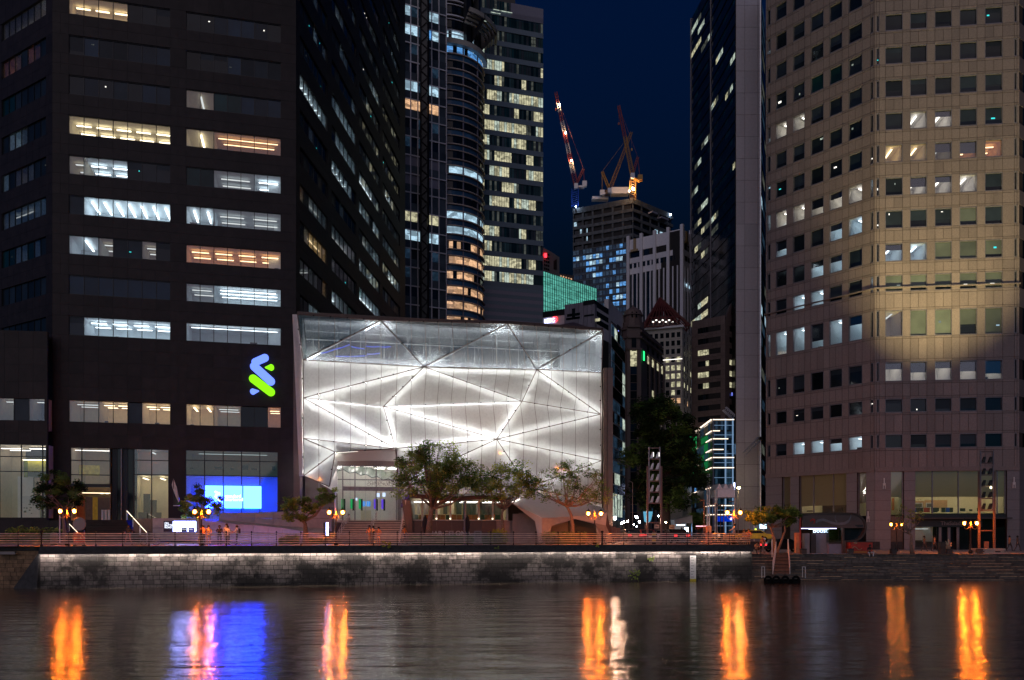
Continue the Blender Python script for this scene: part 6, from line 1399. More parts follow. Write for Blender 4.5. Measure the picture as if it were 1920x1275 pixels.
def tree(label, px, Y, base_z, trunk, blobs, nleaf, lsize, mats, r0=.28, seed=1, nclump=70, name='tree', bark='bark', clump_r=.5, limbs=9, flat=.75, nl2=0):
    """trunk: list of (px, py) from the base up; blobs: crown ellipses (px, py, rx px, rz px)"""
    R_ = random.Random(seed); base = Vector((PX(px, Y), Y, base_z)); root = tag(link(name, None), label, 'tree'); root.location = base
    tp = [Vector(P(a, b_, Y+R_.uniform(-.2, .2)))-base for a, b_ in trunk]; tp[0] = Vector((0, 0, -.05))
    k = Y/F; m = MB(); n = len(tp); m.tube(tp, [r0*(1-.55*i/(n-1))*(1.35 if i == 0 else 1) for i in range(n)], 9); link('trunk', m.mesh('trunk', [bark], True), root)
    # clump centres inside the blobs
    cen = []; area = sum(b_[2]*b_[3] for b_ in blobs)
    for (bx, by, rx, rz) in blobs:
        q = max(3, int(nclump*rx*rz/area))
        for _ in range(q):
            while True:
                x, y, z = R_.uniform(-1, 1), R_.uniform(-1, 1), R_.uniform(-1, 1)
                if .15 < x*x+y*y+z*z < 1: break
            c = Vector(P(bx+x*rx, by-z*rz, Y))-base; c.y += y*rx*k*.8; cen.append(c)
    # limbs: from the trunk top, then twigs to the clumps
    m = MB(); top = tp[-1]; tips = R_.sample(cen, min(limbs, len(cen))); nodes = []
    for tip in tips:
        st_ = top.lerp(tp[-2], R_.uniform(0, .7)); mid = st_.lerp(tip, .45)+Vector((R_.uniform(-.2, .2), R_.uniform(-.2, .2), -.12*(tip-st_).length)); q2 = st_.lerp(tip, .78)+Vector((R_.uniform(-.2, .2), 0, -.05*(tip-st_).length))
        m.tube([st_, mid, q2, tip], [r0*.42, r0*.28, r0*.15, r0*.06], 6); nodes += [mid, q2, tip, mid.lerp(q2, .5)]
    for c in cen:
        nb = min(nodes, key=lambda q: (q-c).length); mid = nb.lerp(c, .55)+Vector((R_.uniform(-.15, .15), R_.uniform(-.15, .15), -.06)); m.tube([nb, mid, c], [r0*.11, r0*.07, r0*.025], 4)
        for _ in range(2): e = c+Vector((R_.gauss(0, 1), R_.gauss(0, 1), R_.gauss(.2, .6)))*clump_r*.8; m.tube([mid.lerp(c, .6), e], [r0*.045, r0*.015], 3)
    link('branch', m.mesh('branch', [bark], True), root)
    rad = [clump_r*R_.uniform(.6, 1.35) for _ in cen]
    if isinstance(mats, str): mats = [mats]
    for i, mt in enumerate(mats):
        sub = [c for j, c in enumerate(cen) if (j % len(mats)) == i] if len(mats) > 1 and not mt.startswith('<') else cen
        sr = [r_ for j, r_ in enumerate(rad) if (j % len(mats)) == i] if len(mats) > 1 else rad
        leaves(sub, sr, nleaf//len(mats), lsize, mt, 'crown', root, seed*7+i, flat)
    return root
tree('broad spreading tree with a violet tinged trunk in front of the bar', 803, 79, 0, [(803, 1015), (806, 975), (809, 958), (811, 949)], [(770, 880, 30, 42), (812, 864, 60, 42), (862, 888, 50, 30), (900, 902, 34, 22), (755, 918, 22, 14), (830, 915, 60, 20)], 17000, .125, ['leaf', 'leaf_mid', 'leaf_mid'], .30, 3, 190, clump_r=.78, limbs=16)
tree('slender yellow green tree between the bar windows and the white canopy', 944, 80, 0, [(945, 1012), (943, 985), (941, 966), (943, 950)], [(955, 900, 55, 22), (925, 925, 40, 16), (985, 915, 32, 20), (960, 878, 28, 14)], 6000, .12, ['leaf_mid', 'leaf', 'leaf_yellow'], .20, 5, 110, clump_r=.62, limbs=11)
tree('sparse open crowned tree leaning over the folded canopy', 1073, 80, 0, [(1073, 1012), (1074, 985), (1071, 966), (1066, 955), (1060, 946)], [(1040, 905, 52, 26), (1095, 900, 44, 30), (1060, 880, 34, 16), (1070, 935, 60, 14), (1125, 925, 28, 24)], 4200, .11, ['leaf', 'leaf_mid'], .21, 8, 150, clump_r=.55, limbs=14)
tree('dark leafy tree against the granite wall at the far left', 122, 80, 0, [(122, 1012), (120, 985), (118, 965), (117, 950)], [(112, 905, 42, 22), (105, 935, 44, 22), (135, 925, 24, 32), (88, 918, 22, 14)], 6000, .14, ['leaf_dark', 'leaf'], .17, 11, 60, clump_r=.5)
tree('small blue lit tree in front of the video wall', 374, 78, 0, [(374, 1015), (375, 990), (374, 975), (372, 965)], [(372, 925, 24, 16), (360, 945, 26, 16), (390, 955, 26, 18), (368, 965, 30, 8), (402, 940, 16, 12)], 4200, .13, ['leaf', 'leaf_mid'], .13, 13, 50, clump_r=.42)
tree('leaning tree with a thick stub trunk lit blue and orange beside the twin lantern lamp', 573, 79, 0, [(573, 1010), (573, 992), (572, 982), (568, 976)], [(560, 955, 28, 18), (590, 940, 34, 12), (545, 945, 22, 14), (612, 925, 20, 12), (550, 968, 20, 9)], 4500, .13, ['leaf', 'leaf_mid'], .27, 17, 55, clump_r=.42, limbs=10)
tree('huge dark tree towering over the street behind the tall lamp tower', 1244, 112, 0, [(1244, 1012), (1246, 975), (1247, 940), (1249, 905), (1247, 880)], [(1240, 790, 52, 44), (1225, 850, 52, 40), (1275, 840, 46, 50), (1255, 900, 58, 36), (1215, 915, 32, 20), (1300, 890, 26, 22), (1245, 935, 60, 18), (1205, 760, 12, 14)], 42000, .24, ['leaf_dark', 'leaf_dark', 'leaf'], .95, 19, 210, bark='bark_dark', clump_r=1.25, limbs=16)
tree('low umbrella shaped tree lit orange from below beside the kiosk', 1454, 80, RZ, [(1454, 1036), (1452, 1010), (1446, 992), (1444, 984)], [(1455, 962, 42, 14), (1425, 972, 28, 12), (1482, 968, 20, 14), (1408, 968, 14, 9)], 6500, .13, ['leaf_mid', 'leaf'], .16, 23, 70, clump_r=.42)
tree('small nearly bare twisted tree in front of the farther lamp', 1711, 79, RZ, [(1713, 1040), (1708, 1020), (1709, 1005), (1703, 995)], [(1698, 965, 30, 20), (1718, 960, 18, 22), (1685, 985, 14, 10)], 420, .10, 'leaf_mid', .17, 29, 42, clump_r=.35, limbs=9, bark='bark')
tree('round street tree far down the street beside the blue building', 1312, 170, 0, [(1312, 1008), (1312, 990), (1311, 982)], [(1308, 975, 14, 14), (1318, 985, 9, 9)], 2500, .3, 'leaf_mid', .2, 31, 24, clump_r=.9)
# second stem of the umbrella tree
m = MB(); b0 = Vector((PX(1456, 80), 80, RZ)); m.tube([b0, P(1466, 1012, 80), P(1472, 995, 80), P(1470, 975, 80)], [.15, .11, .08, .05], 7); tg = [o for o in bpy.data.objects if o.get('label', '').startswith('low umbrella')][0]
m.v = [tuple(Vector(v)-tg.location) for v in m.v]; link('trunk', m.mesh('trunk2', ['bark'], True), tg)
# hedges and beds
def hedge(label, px0, px1, Y, z0, h, depth, n, mat, size=.09, name='hedge'):
    r = np.random.default_rng(int(abs(px0))); x0, x1 = PX(px0, Y), PX(px1, Y); root = tag(link(name, None), label, 'hedge'); root.location = ((x0+x1)/2, Y, z0); w = x1-x0
    m = MB(); m.box((0, 0, h*.42), (w*.98, depth*.8, h*.8)); link('inner_mass', m.mesh('inner', ['grassy']), root)
    k = max(6, int(w*3)); cen = [((j+.5)/k*w-w/2, r.uniform(-.3, .3)*depth, h*r.uniform(.45, .8)) for j in range(k)]; leaves(cen, [h*.55]*k, n, size, mat, 'foliage', root, int(abs(px0)), 1.0)
hedge('clipped low hedge in front of the dark plinth wall at the far left', -40, 99, 78, 0, .85, 1.2, 5000, 'leaf', .08)
hedge('loose shrubs growing above the clipped hedge at the far left', 20, 118, 80, .3, 1.1, 1.0, 2600, 'leaf_mid', .13, 'shrub')
hedge('low hedge under the bar sign', 772, 890, 78.5, 0, .75, .9, 4800, 'leaf', .08)
hedge('low hedge right of the grey plinth', 903, 950, 79.0, 0, .6, .8, 1700, 'leaf', .08)
hedge('bright yellow green clipped bush at the foot of the slender tree', 925, 943, 78, 0, 1.25, .9, 1500, 'leaf_yellow', .08, 'bush')
hedge('orange lit hedge below the folded canopy', 1022, 1098, 79, 0, .95, .9, 3000, 'leaf_mid', .08)
hedge('small planting bed beside the leaning tree', 525, 560, 79, 0, .7, .9, 1200, 'leaf_mid', .1)
hedge('small planting bed right of the leaning tree trunk', 580, 606, 79.5, 0, .55, .8, 700, 'leaf', .1)
hedge('tall leafy hedge inside the glazed kiosk', 1552, 1575, 84, RZ+1.3, 1.5, .8, 900, 'leaf_dark', .14)
# ================================================================ people
def person(label, px, Y, z0, rot, J, cols, h=1.7, bag=False, hair_long=False):
    """J: joints of a 1.7 m figure facing -y; cols: shirt, trousers, shoe"""
    s = h/1.7; jn = dict(pel=(0, 0, .93), ch=(0, 0, 1.22), nk=(0, 0, 1.43), hd=(0, -.01, 1.52), ht=(0, -.01, 1.66), sl=(-.18, 0, 1.38), sr=(.18, 0, 1.38), el=(-.24, 0, 1.12), er=(.24, 0, 1.12), wl=(-.25, -.06, .88), wr=(.25, -.06, .88),
         fl=(-.25, -.09, .78), fr=(.25, -.09, .78), hl=(-.10, 0, .88), hr=(.10, 0, .88), kl=(-.11, -.02, .49), kr=(.11, -.02, .49), al=(-.11, .02, .08), ar=(.11, .02, .08), tl=(-.12, -.16, .03), tr=(.12, -.16, .03))
    jn.update(J)
    E = [('pel', 'ch', 0), ('ch', 'nk', 0), ('nk', 'hd', 2), ('hd', 'ht', 2), ('ch', 'sl', 0), ('ch', 'sr', 0), ('sl', 'el', 0), ('sr', 'er', 0), ('el', 'wl', 2), ('er', 'wr', 2), ('wl', 'fl', 2), ('wr', 'fr', 2), ('pel', 'hl', 1), ('pel', 'hr', 1),
         ('hl', 'kl', 1), ('hr', 'kr', 1), ('kl', 'al', 1), ('kr', 'ar', 1), ('al', 'tl', 3), ('ar', 'tr', 3)]
    RAD = dict(pel=.135, ch=.15, nk=.065, hd=.10, ht=.085, sl=.07, sr=.07, el=.045, er=.045, wl=.033, wr=.033, fl=.025, fr=.025, hl=.095, hr=.095, kl=.062, kr=.062, al=.045, ar=.045, tl=.035, tr=.035)
    names = list(jn); me = bpy.data.meshes.new('p'); me.from_pydata([Vector(jn[k])*s for k in names], [(names.index(a), names.index(b_)) for a, b_, _ in E], [])
    ob = bpy.data.objects.new('p', me); COL.objects.link(ob); md = ob.modifiers.new('s', 'SKIN'); sv = me.skin_vertices[0].data
    for i, k in enumerate(names): sv[i].radius = (RAD[k]*s, RAD[k]*s*(.72 if k in ('pel', 'ch') else 1)); sv[i].use_root = (k == 'pel')
    ob.modifiers.new('d', 'SUBSURF').levels = 1
    dg_ = bpy.context.evaluated_depsgraph_get(); ev = bpy.data.meshes.new_from_object(ob.evaluated_get(dg_)); bpy.data.objects.remove(ob)
    ev.materials.clear()
    for c in (cols[0], cols[1], 'skin', cols[2]): ev.materials.append(MATS[c])
    segs = [(Vector(jn[a])*s, Vector(jn[b_])*s, mi) for a, b_, mi in E]
    for p in ev.polygons:
        c = p.center; best = 9
        for a, b_, mi in segs:
            ab = b_-a; t_ = max(0, min(1, (c-a).dot(ab)/ab.length_squared)); d = (c-a-ab*t_).length-(.05 if mi == 0 else 0)
            if d < best: best = d; p.material_index = mi
        p.use_smooth = True
    root = tag(link('person', None), label, 'person'); root.location = (PX(px, Y), Y, z0); root.rotation_euler = (0, 0, rot)
    link('body', ev, root)
    hd = Vector(jn['hd'])*s; m = MB(); m.lathe([(.05, -.02), (.112, .03), (.118, .10), (.095, .17), (.04, .205)], hd+Vector((0, .022, -.01)), 9)
    if hair_long: m.box(hd+Vector((0, .09, -.10)), (.18, .06, .26))
    link('hair', m.mesh('hair', ['hair'], True), root)
    m = MB(); m.add([hd+Vector(v) for v in ((-.015, -.105, .03), (.015, -.105, .03), (0, -.13, .02), (0, -.10, .06))], [(0, 2, 3), (2, 1, 3), (0, 1, 2)]); m.box(hd+Vector((-.035, -.098, .06)), (.025, .01, .012)); m.box(hd+Vector((.035, -.098, .06)), (.025, .01, .012)); m.box(hd+Vector((0, -.10, -.02)), (.045, .01, .01))
    link('face', m.mesh('face', ['skin']), root)
    if bag: m = MB(); ch = Vector(jn['ch'])*s; m.box(ch+Vector((0, .22, .0)), (.30, .16, .42)); link('backpack', m.mesh('backpack', ['darkcloth']), root)
    return root
PI = math.pi
point = dict(er=(.42, -.1, 1.38), wr=(.62, -.2, 1.5), fr=(.70, -.22, 1.53)); phone = dict(el=(-.25, -.05, 1.12), er=(.25, -.05, 1.12), wl=(-.10, -.28, 1.18), wr=(.10, -.28, 1.18), fl=(-.04, -.34, 1.2), fr=(.04, -.34, 1.2), hd=(0, -.04, 1.51), ht=(0, -.03, 1.65))
walk = dict(kl=(-.1, -.18, .52), al=(-.1, -.22, .1), tl=(-.1, -.4, .06), kr=(.1, .06, .5), ar=(.1, .30, .16), tr=(.1, .2, .04), el=(-.24, .12, 1.12), wl=(-.25, .14, .9), fl=(-.25, .12, .8), er=(.24, -.12, 1.12), wr=(.22, -.26, .95), fr=(.21, -.3, .87))
run = dict(kl=(-.16, -.12, .55), al=(-.28, .1, .22), tl=(-.30, -.05, .12), kr=(.16, -.1, .52), ar=(.30, .02, .08), tr=(.32, -.14, .03), el=(-.32, .05, 1.14), wl=(-.28, -.14, 1.0), fl=(-.26, -.2, .97), er=(.32, .05, 1.14), wr=(.28, -.14, 1.0), fr=(.26, -.2, .97))
rest = dict(er=(.30, -.12, 1.14), wr=(.34, -.34, 1.0), fr=(.35, -.42, .98), el=(-.30, -.05, 1.12), wl=(-.22, -.22, 1.0), fl=(-.18, -.28, .98))
sit = dict(pel=(0, 0, .12), ch=(0, -.06, .42), nk=(0, -.10, .62), hd=(0, -.16, .70), ht=(0, -.19, .84), sl=(-.18, -.09, .58), sr=(.18, -.09, .58), el=(-.26, -.22, .36), er=(.26, -.22, .36), wl=(-.10, -.42, .34), wr=(.10, -.42, .34), fl=(-.03, -.46, .36), fr=(.03, -.46, .36),
           hl=(-.10, -.02, .10), hr=(.10, -.02, .10), kl=(-.22, -.42, .16), kr=(.22, -.42, .16), al=(-.16, -.46, -.26), ar=(.16, -.46, -.26), tl=(-.17, -.64, -.30), tr=(.17, -.64, -.30))
YP = 70.6
person('person in an orange top pointing with one arm beside the notice screen', 381, YP, 0, 2.6, point, ('cloth_orange', 'cloth_navy', 'shoe'))
person('person in a tan jacket standing behind the pointing person', 391, YP+.4, 0, .4, {}, ('cloth_tan', 'cloth_tan', 'shoe'), hair_long=True)
person('person in a black shirt looking down at a phone at the railing', 411.5, 71.2, 0, .3, phone, ('blackpaint', 'cloth_navy', 'shoe'), 1.72)
person('tall person in a pale top standing at the back of the group', 425, 72.4, 0, PI, {}, ('cloth_white', 'cloth_grey', 'shoe'), 1.88)
person('person in a white shirt and dark trousers turned away at the railing', 427, 71.0, 0, PI, rest, ('cloth_white', 'cloth_navy', 'shoe'), 1.66)
person('person with a dark backpack reaching towards the railing', 444, 71.2, 0, -1.2, dict(er=(.2, -.2, 1.2), wr=(.16, -.42, 1.0), fr=(.15, -.5, .95)), ('cloth_white', 'blackpaint', 'shoe'), 1.68, bag=True)
person('jogger in a black shirt and shorts running in front of the granite stairs', 241, 71.8, 0, .1, run, ('blackpaint', 'skin', 'shoe'), 1.72)
person('person in pale clothes sitting at the top of the entrance stairs', 656, 86.6, LZ-.2, -1.1, sit, ('cloth_white', 'cloth_white', 'shoe'), 1.7)
person('person in an orange jacket, leftmost of the three below the entrance stairs', 693, 74.8, 0, .5, walk, ('cloth_orange', 'cloth_tan', 'shoe'), 1.72, hair_long=True)
person('person in a tan patterned top, middle of the three below the entrance stairs', 699.5, 74.3, 0, -.4, rest, ('cloth_tan', 'cloth_grey', 'shoe'), 1.66)
person('shorter person in bright orange, rightmost of the three below the entrance stairs', 710, 74.6, 0, 0, {}, ('cloth_orange', 'cloth_orange', 'shoe'), 1.58)
person('person in an orange shirt and dark shorts at the right foot of the entrance stairs', 758.5, 77.5, 0, 1.2, walk, ('orange', 'cloth_navy', 'shoe'), 1.7)
person('cyclist in a pale top riding the cargo bicycle', 1377, 76.8, .28, -PI/2, dict(kl=(-.1, -.28, .6), al=(-.1, -.1, .2), tl=(-.1, -.25, .15), kr=(.1, -.2, .55), ar=(.1, -.1, .05), tr=(.1, -.25, .02), el=(-.25, -.2, 1.15), er=(.25, -.2, 1.15), wl=(-.2, -.45, 1.05), wr=(.2, -.45, 1.05), fl=(-.2, -.53, 1.03), fr=(.2, -.53, 1.03)), ('cloth_white', 'cloth_tan', 'shoe'), 1.6)
person('person in orange light standing right of the cargo bicycle', 1395.5, 78.0, -.25, .3, {}, ('cloth_tan', 'cloth_grey', 'shoe'), 1.6)
person('person in an orange lit coat at the end of the railing', 1403.5, 77.6, -.2, -.4, rest, ('cloth_orange', 'cloth_tan', 'shoe'), 1.6, hair_long=True)
person('person sitting at the top of the river steps beside the railing end', 1418, 78.9, RZ+.3, .2, sit, ('cloth_tan', 'desk', 'shoe'))
person('person in a pink top walking on the lower quay behind the seated figure', 1430, 83, RZ, .6, walk, ('cloth_orange', 'cloth_grey', 'shoe'), 1.7)
person('person in black sitting cross legged on the edge of the river steps', 1630, 78.5, RZ+.02, 0, sit, ('blackpaint', 'cloth_white', 'shoe'))
for px, Y, lab in ((1306, 112, 'person in dark clothes walking on the street left of the red awning'), (1318, 108, 'person in grey crossing the street under the red awning'), (1278, 100, 'person in a dark jacket beside the lit white tent')):
    person(lab, px, Y, 0, random.uniform(0, 6), walk, ('cloth_navy', 'cloth_grey', 'shoe'))
for px, lab in ((1733, 'person in a brown coat passing the salad shop windows'), (1752, 'person in a reddish top passing the salad shop door'), (1893, 'person walking at the far right end of the lower quay'), (1908, 'last person at the right edge of the lower quay')):
    person(lab, px, 90, RZ, 1.5, walk, ('cloth_orange' if px in (1752, 1893) else 'bronze', 'desk', 'shoe'))
# ================================================================ bicycles
def make_bike(col='blackpaint'):
    t = T('bicycle', 'x', 'bicycle', (0, 0, 0))
    for x in (-.52, .52):
        m = MB(); m.ring((x, 0, .34), .325, .022, 20, 5, 'y'); t.mb('tyre', m, 'rubber')
        m = MB(); m.ring((x, 0, .34), .295, .010, 20, 4, 'y')
        for k in range(8): a = math.pi*k/8; m.tube([(x-.29*math.cos(a), 0, .34-.29*math.sin(a)), (x+.29*math.cos(a), 0, .34+.29*math.sin(a))], .004, 3)
        t.mb('rim', m, 'steel')
    m = MB(); bb, st_, hd, rw_ = (-.05, 0, .30), (-.20, 0, .80), (.36, 0, .84), (-.52, 0, .34)
    for a, b_ in ((bb, st_), (bb, (.40, 0, .70)), ((-.17, 0, .72), hd), (bb, rw_), (rw_, (-.18, 0, .74)), ((.37, 0, .88), (.52, 0, .34))): m.tube([a, b_], .018, 6)
    t.mb('frame', m, col); m = MB(); m.tube([(.36, 0, .86), (.34, 0, .98)], .014, 5); m.tube([(.30, -.26, 1.0), (.36, -.1, .99), (.36, .1, .99), (.30, .26, 1.0)], .014, 5); t.mb('handlebar', m, 'frame')
    m = MB(); m.tube([(-.20, 0, .8), (-.22, 0, .90)], .012, 5); m.slab([(-.36, -.08, .92), (-.36, .08, .92), (-.10, .03, .92), (-.10, -.03, .92)], (0, 0, .05)); t.mb('saddle', m, 'blackpaint')
    m = MB(); m.ring(bb, .09, .012, 12, 4, 'y'); m.tube([(-.05, -.06, .30), (.08, -.06, .2)], .01, 4); t.mb('crank', m, 'frame'); t.done(); return t.r
bk0 = make_bike(); BK = [(281, 70.2, 0, .05, 'bicycle parked against the railing below the lobby counter wall', 1), (1022, 75.6, 0, 0, 'dark bicycle at the railing below the folded canopy leg', 1), (1096, 76.0, 0, .1, 'bicycle parked on orange lit paving left of the canopy lamp', 1),
       (1133, 76.2, 0, 1.2, 'bicycle seen nearly end on between the lamp and the street', 1), (1150, 76.4, 0, 1.3, 'second bicycle seen end on nearest the street corner', 1), (1296, 76.4, 0, .3, 'bicycle leaning near the middle of the street railing', 1), (1312, 76.8, 0, -.2, 'bicycle right of the leaning bicycle at the street railing', 1), (1376, 76.7, 0, 0, 'cargo bicycle under the rider at the lamp', 1)]
for i, (px, Y, z, r_, lab, s_) in enumerate(BK):
    o = bk0 if i == 0 else copytree(bk0); o.location = (PX(px, Y), Y, z); o.rotation_euler = (0, 0, r_); o['label'] = lab; o['group'] = 'bicycles at the railing'
m = MB(); m.slab([(-.95, -.25, .35), (-.35, -.25, .35), (-.35, -.25, .9), (-.95, -.25, .9)], (0, .5, 0)); cb_ = o; x = link('cargo_box', m.mesh('cargo_box', ['cloth_tan']), cb_)
# ================================================================ vehicles
def car(label, px, Y, z0, rot, col, s=1.0, lights='r', taxi=False, cat='car'):
    t = T('parked_car', label, cat, (PX(px, Y), Y, z0), rot=rot)
    prof = [(-2.15, .35), (-2.2, .75), (-2.05, .92), (-1.5, .98), (-.95, 1.40), (.35, 1.42), (1.0, .98), (1.95, .86), (2.15, .62), (2.15, .35)]
    m = MB(); m.slab([(x*s, -.86, z) for x, z in prof], (0, 1.72, 0)); o = t.mb('body', m, col, world=False); md = o.modifiers.new('b', 'BEVEL'); md.width = .07; md.segments = 2; md.limit_method = 'ANGLE'
    for sy in (-.875, .875):
        m = MB(); m.slab([(-1.35*s, sy, 1.0), (-.92*s, sy, 1.33), (.28*s, sy, 1.34), (.85*s, sy, 1.0)], (0, .012 if sy > 0 else -.012, 0)); t.mb('side_window', m, 'glass_dark', world=False)
    m = MB(); m.slab([(.42*s, -.72, 1.37), (.42*s, .72, 1.37), (.98*s, .78, 1.02), (.98*s, -.78, 1.02)], (.02, 0, .02)); t.mb('windscreen', m, 'glass_dark', world=False)
    m = MB(); m.slab([(-1.02*s, -.70, 1.36), (-1.02*s, .70, 1.36), (-1.50*s, .76, 1.01), (-1.50*s, -.76, 1.01)], (-.02, 0, .02)); t.mb('rear_window', m, 'glass_dark', world=False)
    for x in (-1.35, 1.35):
        for sy in (-.80, .80): m = MB(); m.ring((x*s, sy, .33), .22, .11, 14, 6, 'y'); w_ = t.mb('wheel', m, 'rubber', world=False); m = MB(); m.lathe([(.16, -.06), (.16, .06)], (0, 0, 0), 10); m.v = [(x*s+a, sy+c, .33+b_) for a, b_, c in m.v]; t.mb('hub', m, 'steel', parent=w_, world=False)
    for sy in (-.62, .62): t.box('tail_light', 'tail_red', (-2.19*s, sy, .78), (.06, .34, .16), world=False, now=True); t.box('headlight', 'head_white', (2.14*s, sy, .70), (.06, .34, .14), world=False, now=True)
    t.box('bumper', 'frame', (2.16*s, 0, .45), (.1, 1.5, .18), world=False, now=True); t.box('number_plate', 'whitepaint', (-2.215*s, 0, .62), (.03, .5, .12), world=False, now=True)
    if taxi: t.box('roof_sign', 'taxi_sign', (-.3, 0, 1.5), (.2, .5, .16), world=False, now=True)
    t.done(); return t
emis('tail_red', (1, .03, .04), 3); emis('head_white', (1, .95, .9), 2.5); emis('taxi_sign', (.8, 1, .1), 2)
car('black car with a glossy bonnet parked behind the street railing', 1264, 82.5, 0, PI/2+.15, 'carpaint')
car('orange lit car with red tail lights at the street corner', 1180, 90, 0, PI*.55, 'bronze'); car('dark red car queueing behind the lamp tower foot', 1208, 97, 0, PI*.55, 'red'); car('pale car with roof lit yellow beside the lamp tower', 1232, 104, 0, PI*.5, 'carwhite')
car('white car driving up the street right of the red awning', 1333, 118, 0, -PI/2, 'carwhite'); car('yellow taxi with a lit roof sign behind the lamp', 1412, 100, 0, PI*.9, 'yellow', taxi=True, cat='taxi'); car('dark car parked on the lower quay behind the umbrella shaped tree', 1470, 86, RZ, .1, 'carpaint')
# ================================================================ floodlight towers
def lamp_tower(label, px, Y, z0, py_top, w_px, lit):
    k = Y/F; t = T('floodlight_tower', label, 'lamp tower', (PX(px, Y), Y, z0)); w = w_px*k; top = PZ(py_top, Y); x0 = PX(px, Y); zb = z0+(top-z0)*.42
    for s in (-1, 1):
        t.box('outer_post', 'brownmetal', (x0+s*(w/2+.12), Y, z0+(top-z0)*.40), (.16, .2, (top-z0)*.80)); t.box('inner_post', 'frame_grey', (x0+s*(w/2-.02), Y, (zb+top)/2), (.10, .16, top-zb))
    for i in range(6):
        z = zb+(top-zb-.1)*i/5; t.box('crossbar', 'brownmetal', (x0, Y, z), (w, .14, .10))
        if i < 5:
            for s in (-.25, .25):
                m = MB(); c = Vector((x0+s*w, Y, z+.3)); m.slab([c+Vector((-.16, -.1, -.22)), c+Vector((.10, -.1, -.22)), c+Vector((.20, -.1, .34)), c+Vector((.08, -.1, .36))], (0, .3, 0)); m.tube([c+Vector((0, 0, -.2)), c+Vector((.02, 0, .1))], .12, 8)
                t.mb('floodlight', m, 'steel' if lit else 'frame')
                if lit and i == 4: t.box('lens', 'led_dim', c+Vector((.16, -.13, .12)), (.05, .03, .4), now=True)
    t.box('crossbar', 'brownmetal', (x0, Y, z0+(top-z0)*.22), (w, .12, .12)); t.box('plate', 'brownmetal', (x0, Y+.05, z0+.7), (w*.35, .1, .9)) ; t.done(); return t
lamp_tower('slim floodlight tower of stacked lamps in front of the huge dark tree', 1227, 78, 0, 838, 21, True)
lt2 = lamp_tower('taller floodlight tower of stacked lamps in front of the pink stone tower', 1850, 82, RZ, 845, 24, False)
# its one burning lamp washes the stone tower
emis('flood_lens', (1, .88, .5), 12); lt2.box('lens', 'flood_lens', P(1858, 914, 81.6), (.12, .06, .22), now=True)
fd_ = bpy.data.lights.new('floodlight', 'SPOT'); fd_.energy = 82000; fd_.color = (1, .86, .40); fd_.spot_size = math.radians(54); fd_.spot_blend = .9; fd_.shadow_soft_size = .25
fo = bpy.data.objects.new('floodlight', fd_); COL.objects.link(fo); fo.location = P(1812, 880, 82); fo.rotation_euler = (Vector(P(1770, 365, 99))-fo.location).to_track_quat('-Z', 'Y').to_euler()
# ================================================================ street furniture
def post_thing(name, label, cat, parts, loc):
    t = T(name, label, cat, loc)
    for p in parts: t.box(p[0], p[1], p[2], p[3], p[4] if len(p) > 4 else 0)
    t.done(); return t
# notice screen
YS = 79; t = T('notice_screen', 'lit digital notice screen reading the building name beside the twin lantern lamp', 'screen', (PX(338, YS), YS, 0)); emis('screen_white', (.30, .36, 1), 34); emis('text_white', (.8, .85, 1), 1.6)
t.box('case', 'cloth_navy', P(338, 987, YS+.1), (PX(368, YS)-PX(307, YS), .2, PZ(977, YS)-PZ(997.5, YS))); t.box('display', 'screen_white', P(346, 987, YS-.04), (PX(367, YS)-PX(325, YS), .06, PZ(978, YS)-PZ(997, YS)), now=True)
for px, py, w in ((345.5, 992.5, 11), (359, 992.5, 12)): t.box('display_tile', 'cloth_navy' if px < 350 else 'bluepaint', P(px, py, YS-.08), (w*YS/F, .02, .42))
for i, s_ in enumerate(('ON', 'BATTERY', 'ROAD')): text('lettering', s_, 'text_white', P(308.5, 982.5+i*3.9, YS-.03), .24, t.r, .005, 0, bold=.008)
text('lettering', 'SHOPS', 'text_white', P(341.5, 993.4, YS-.10), .14, t.r, .003); text('lettering', 'OPEN', 'text_white', P(354.5, 993.4, YS-.10), .14, t.r, .003)
t.box('leg', 'frame', (PX(315, YS), YS+.1, .1), (.1, .1, .2)); t.box('leg', 'frame', (PX(362, YS), YS+.1, .1), (.1, .1, .2)); t.done()
YS = 77; t = T('totem_sign', 'slim blue white glowing totem left of the entrance stairs', 'sign', (PX(612, YS), YS, 0)); t.box('post', 'frame', P(611, 1000, YS+.1), (.42, .15, 2.0)); t.box('light_panel', 'screen_white', P(613.5, 992, YS-.01), (.17, .05, 1.2), now=True); t.box('base', 'frame', (PX(612, YS), YS, .05), (.5, .4, .1)); t.done()
# flag
YS = 86; t = T('flag', 'pale drooping banner flag on a short pole against the dark wall', 'flag', P(326, 950, YS)); m = MB(); m.tube([P(325.5, 950, YS), P(325.5, 899, YS)], .04, 6); t.mb('pole', m, 'frame')
m = MB(); m.slab([P(325, 898, YS), P(322, 909, YS), P(325, 920, YS), P(329, 930, YS-.1), P(337, 947, YS), P(331, 915, YS)], (.02, .06, 0)); t.mb('cloth', m, 'cloth_white'); t.box('base_plate', 'whitepaint', P(331, 948, YS), (.65, .1, .08)); t.box('bracket', 'frame', P(331, 940, YS+.1), (.6, .1, .8)); t.done()
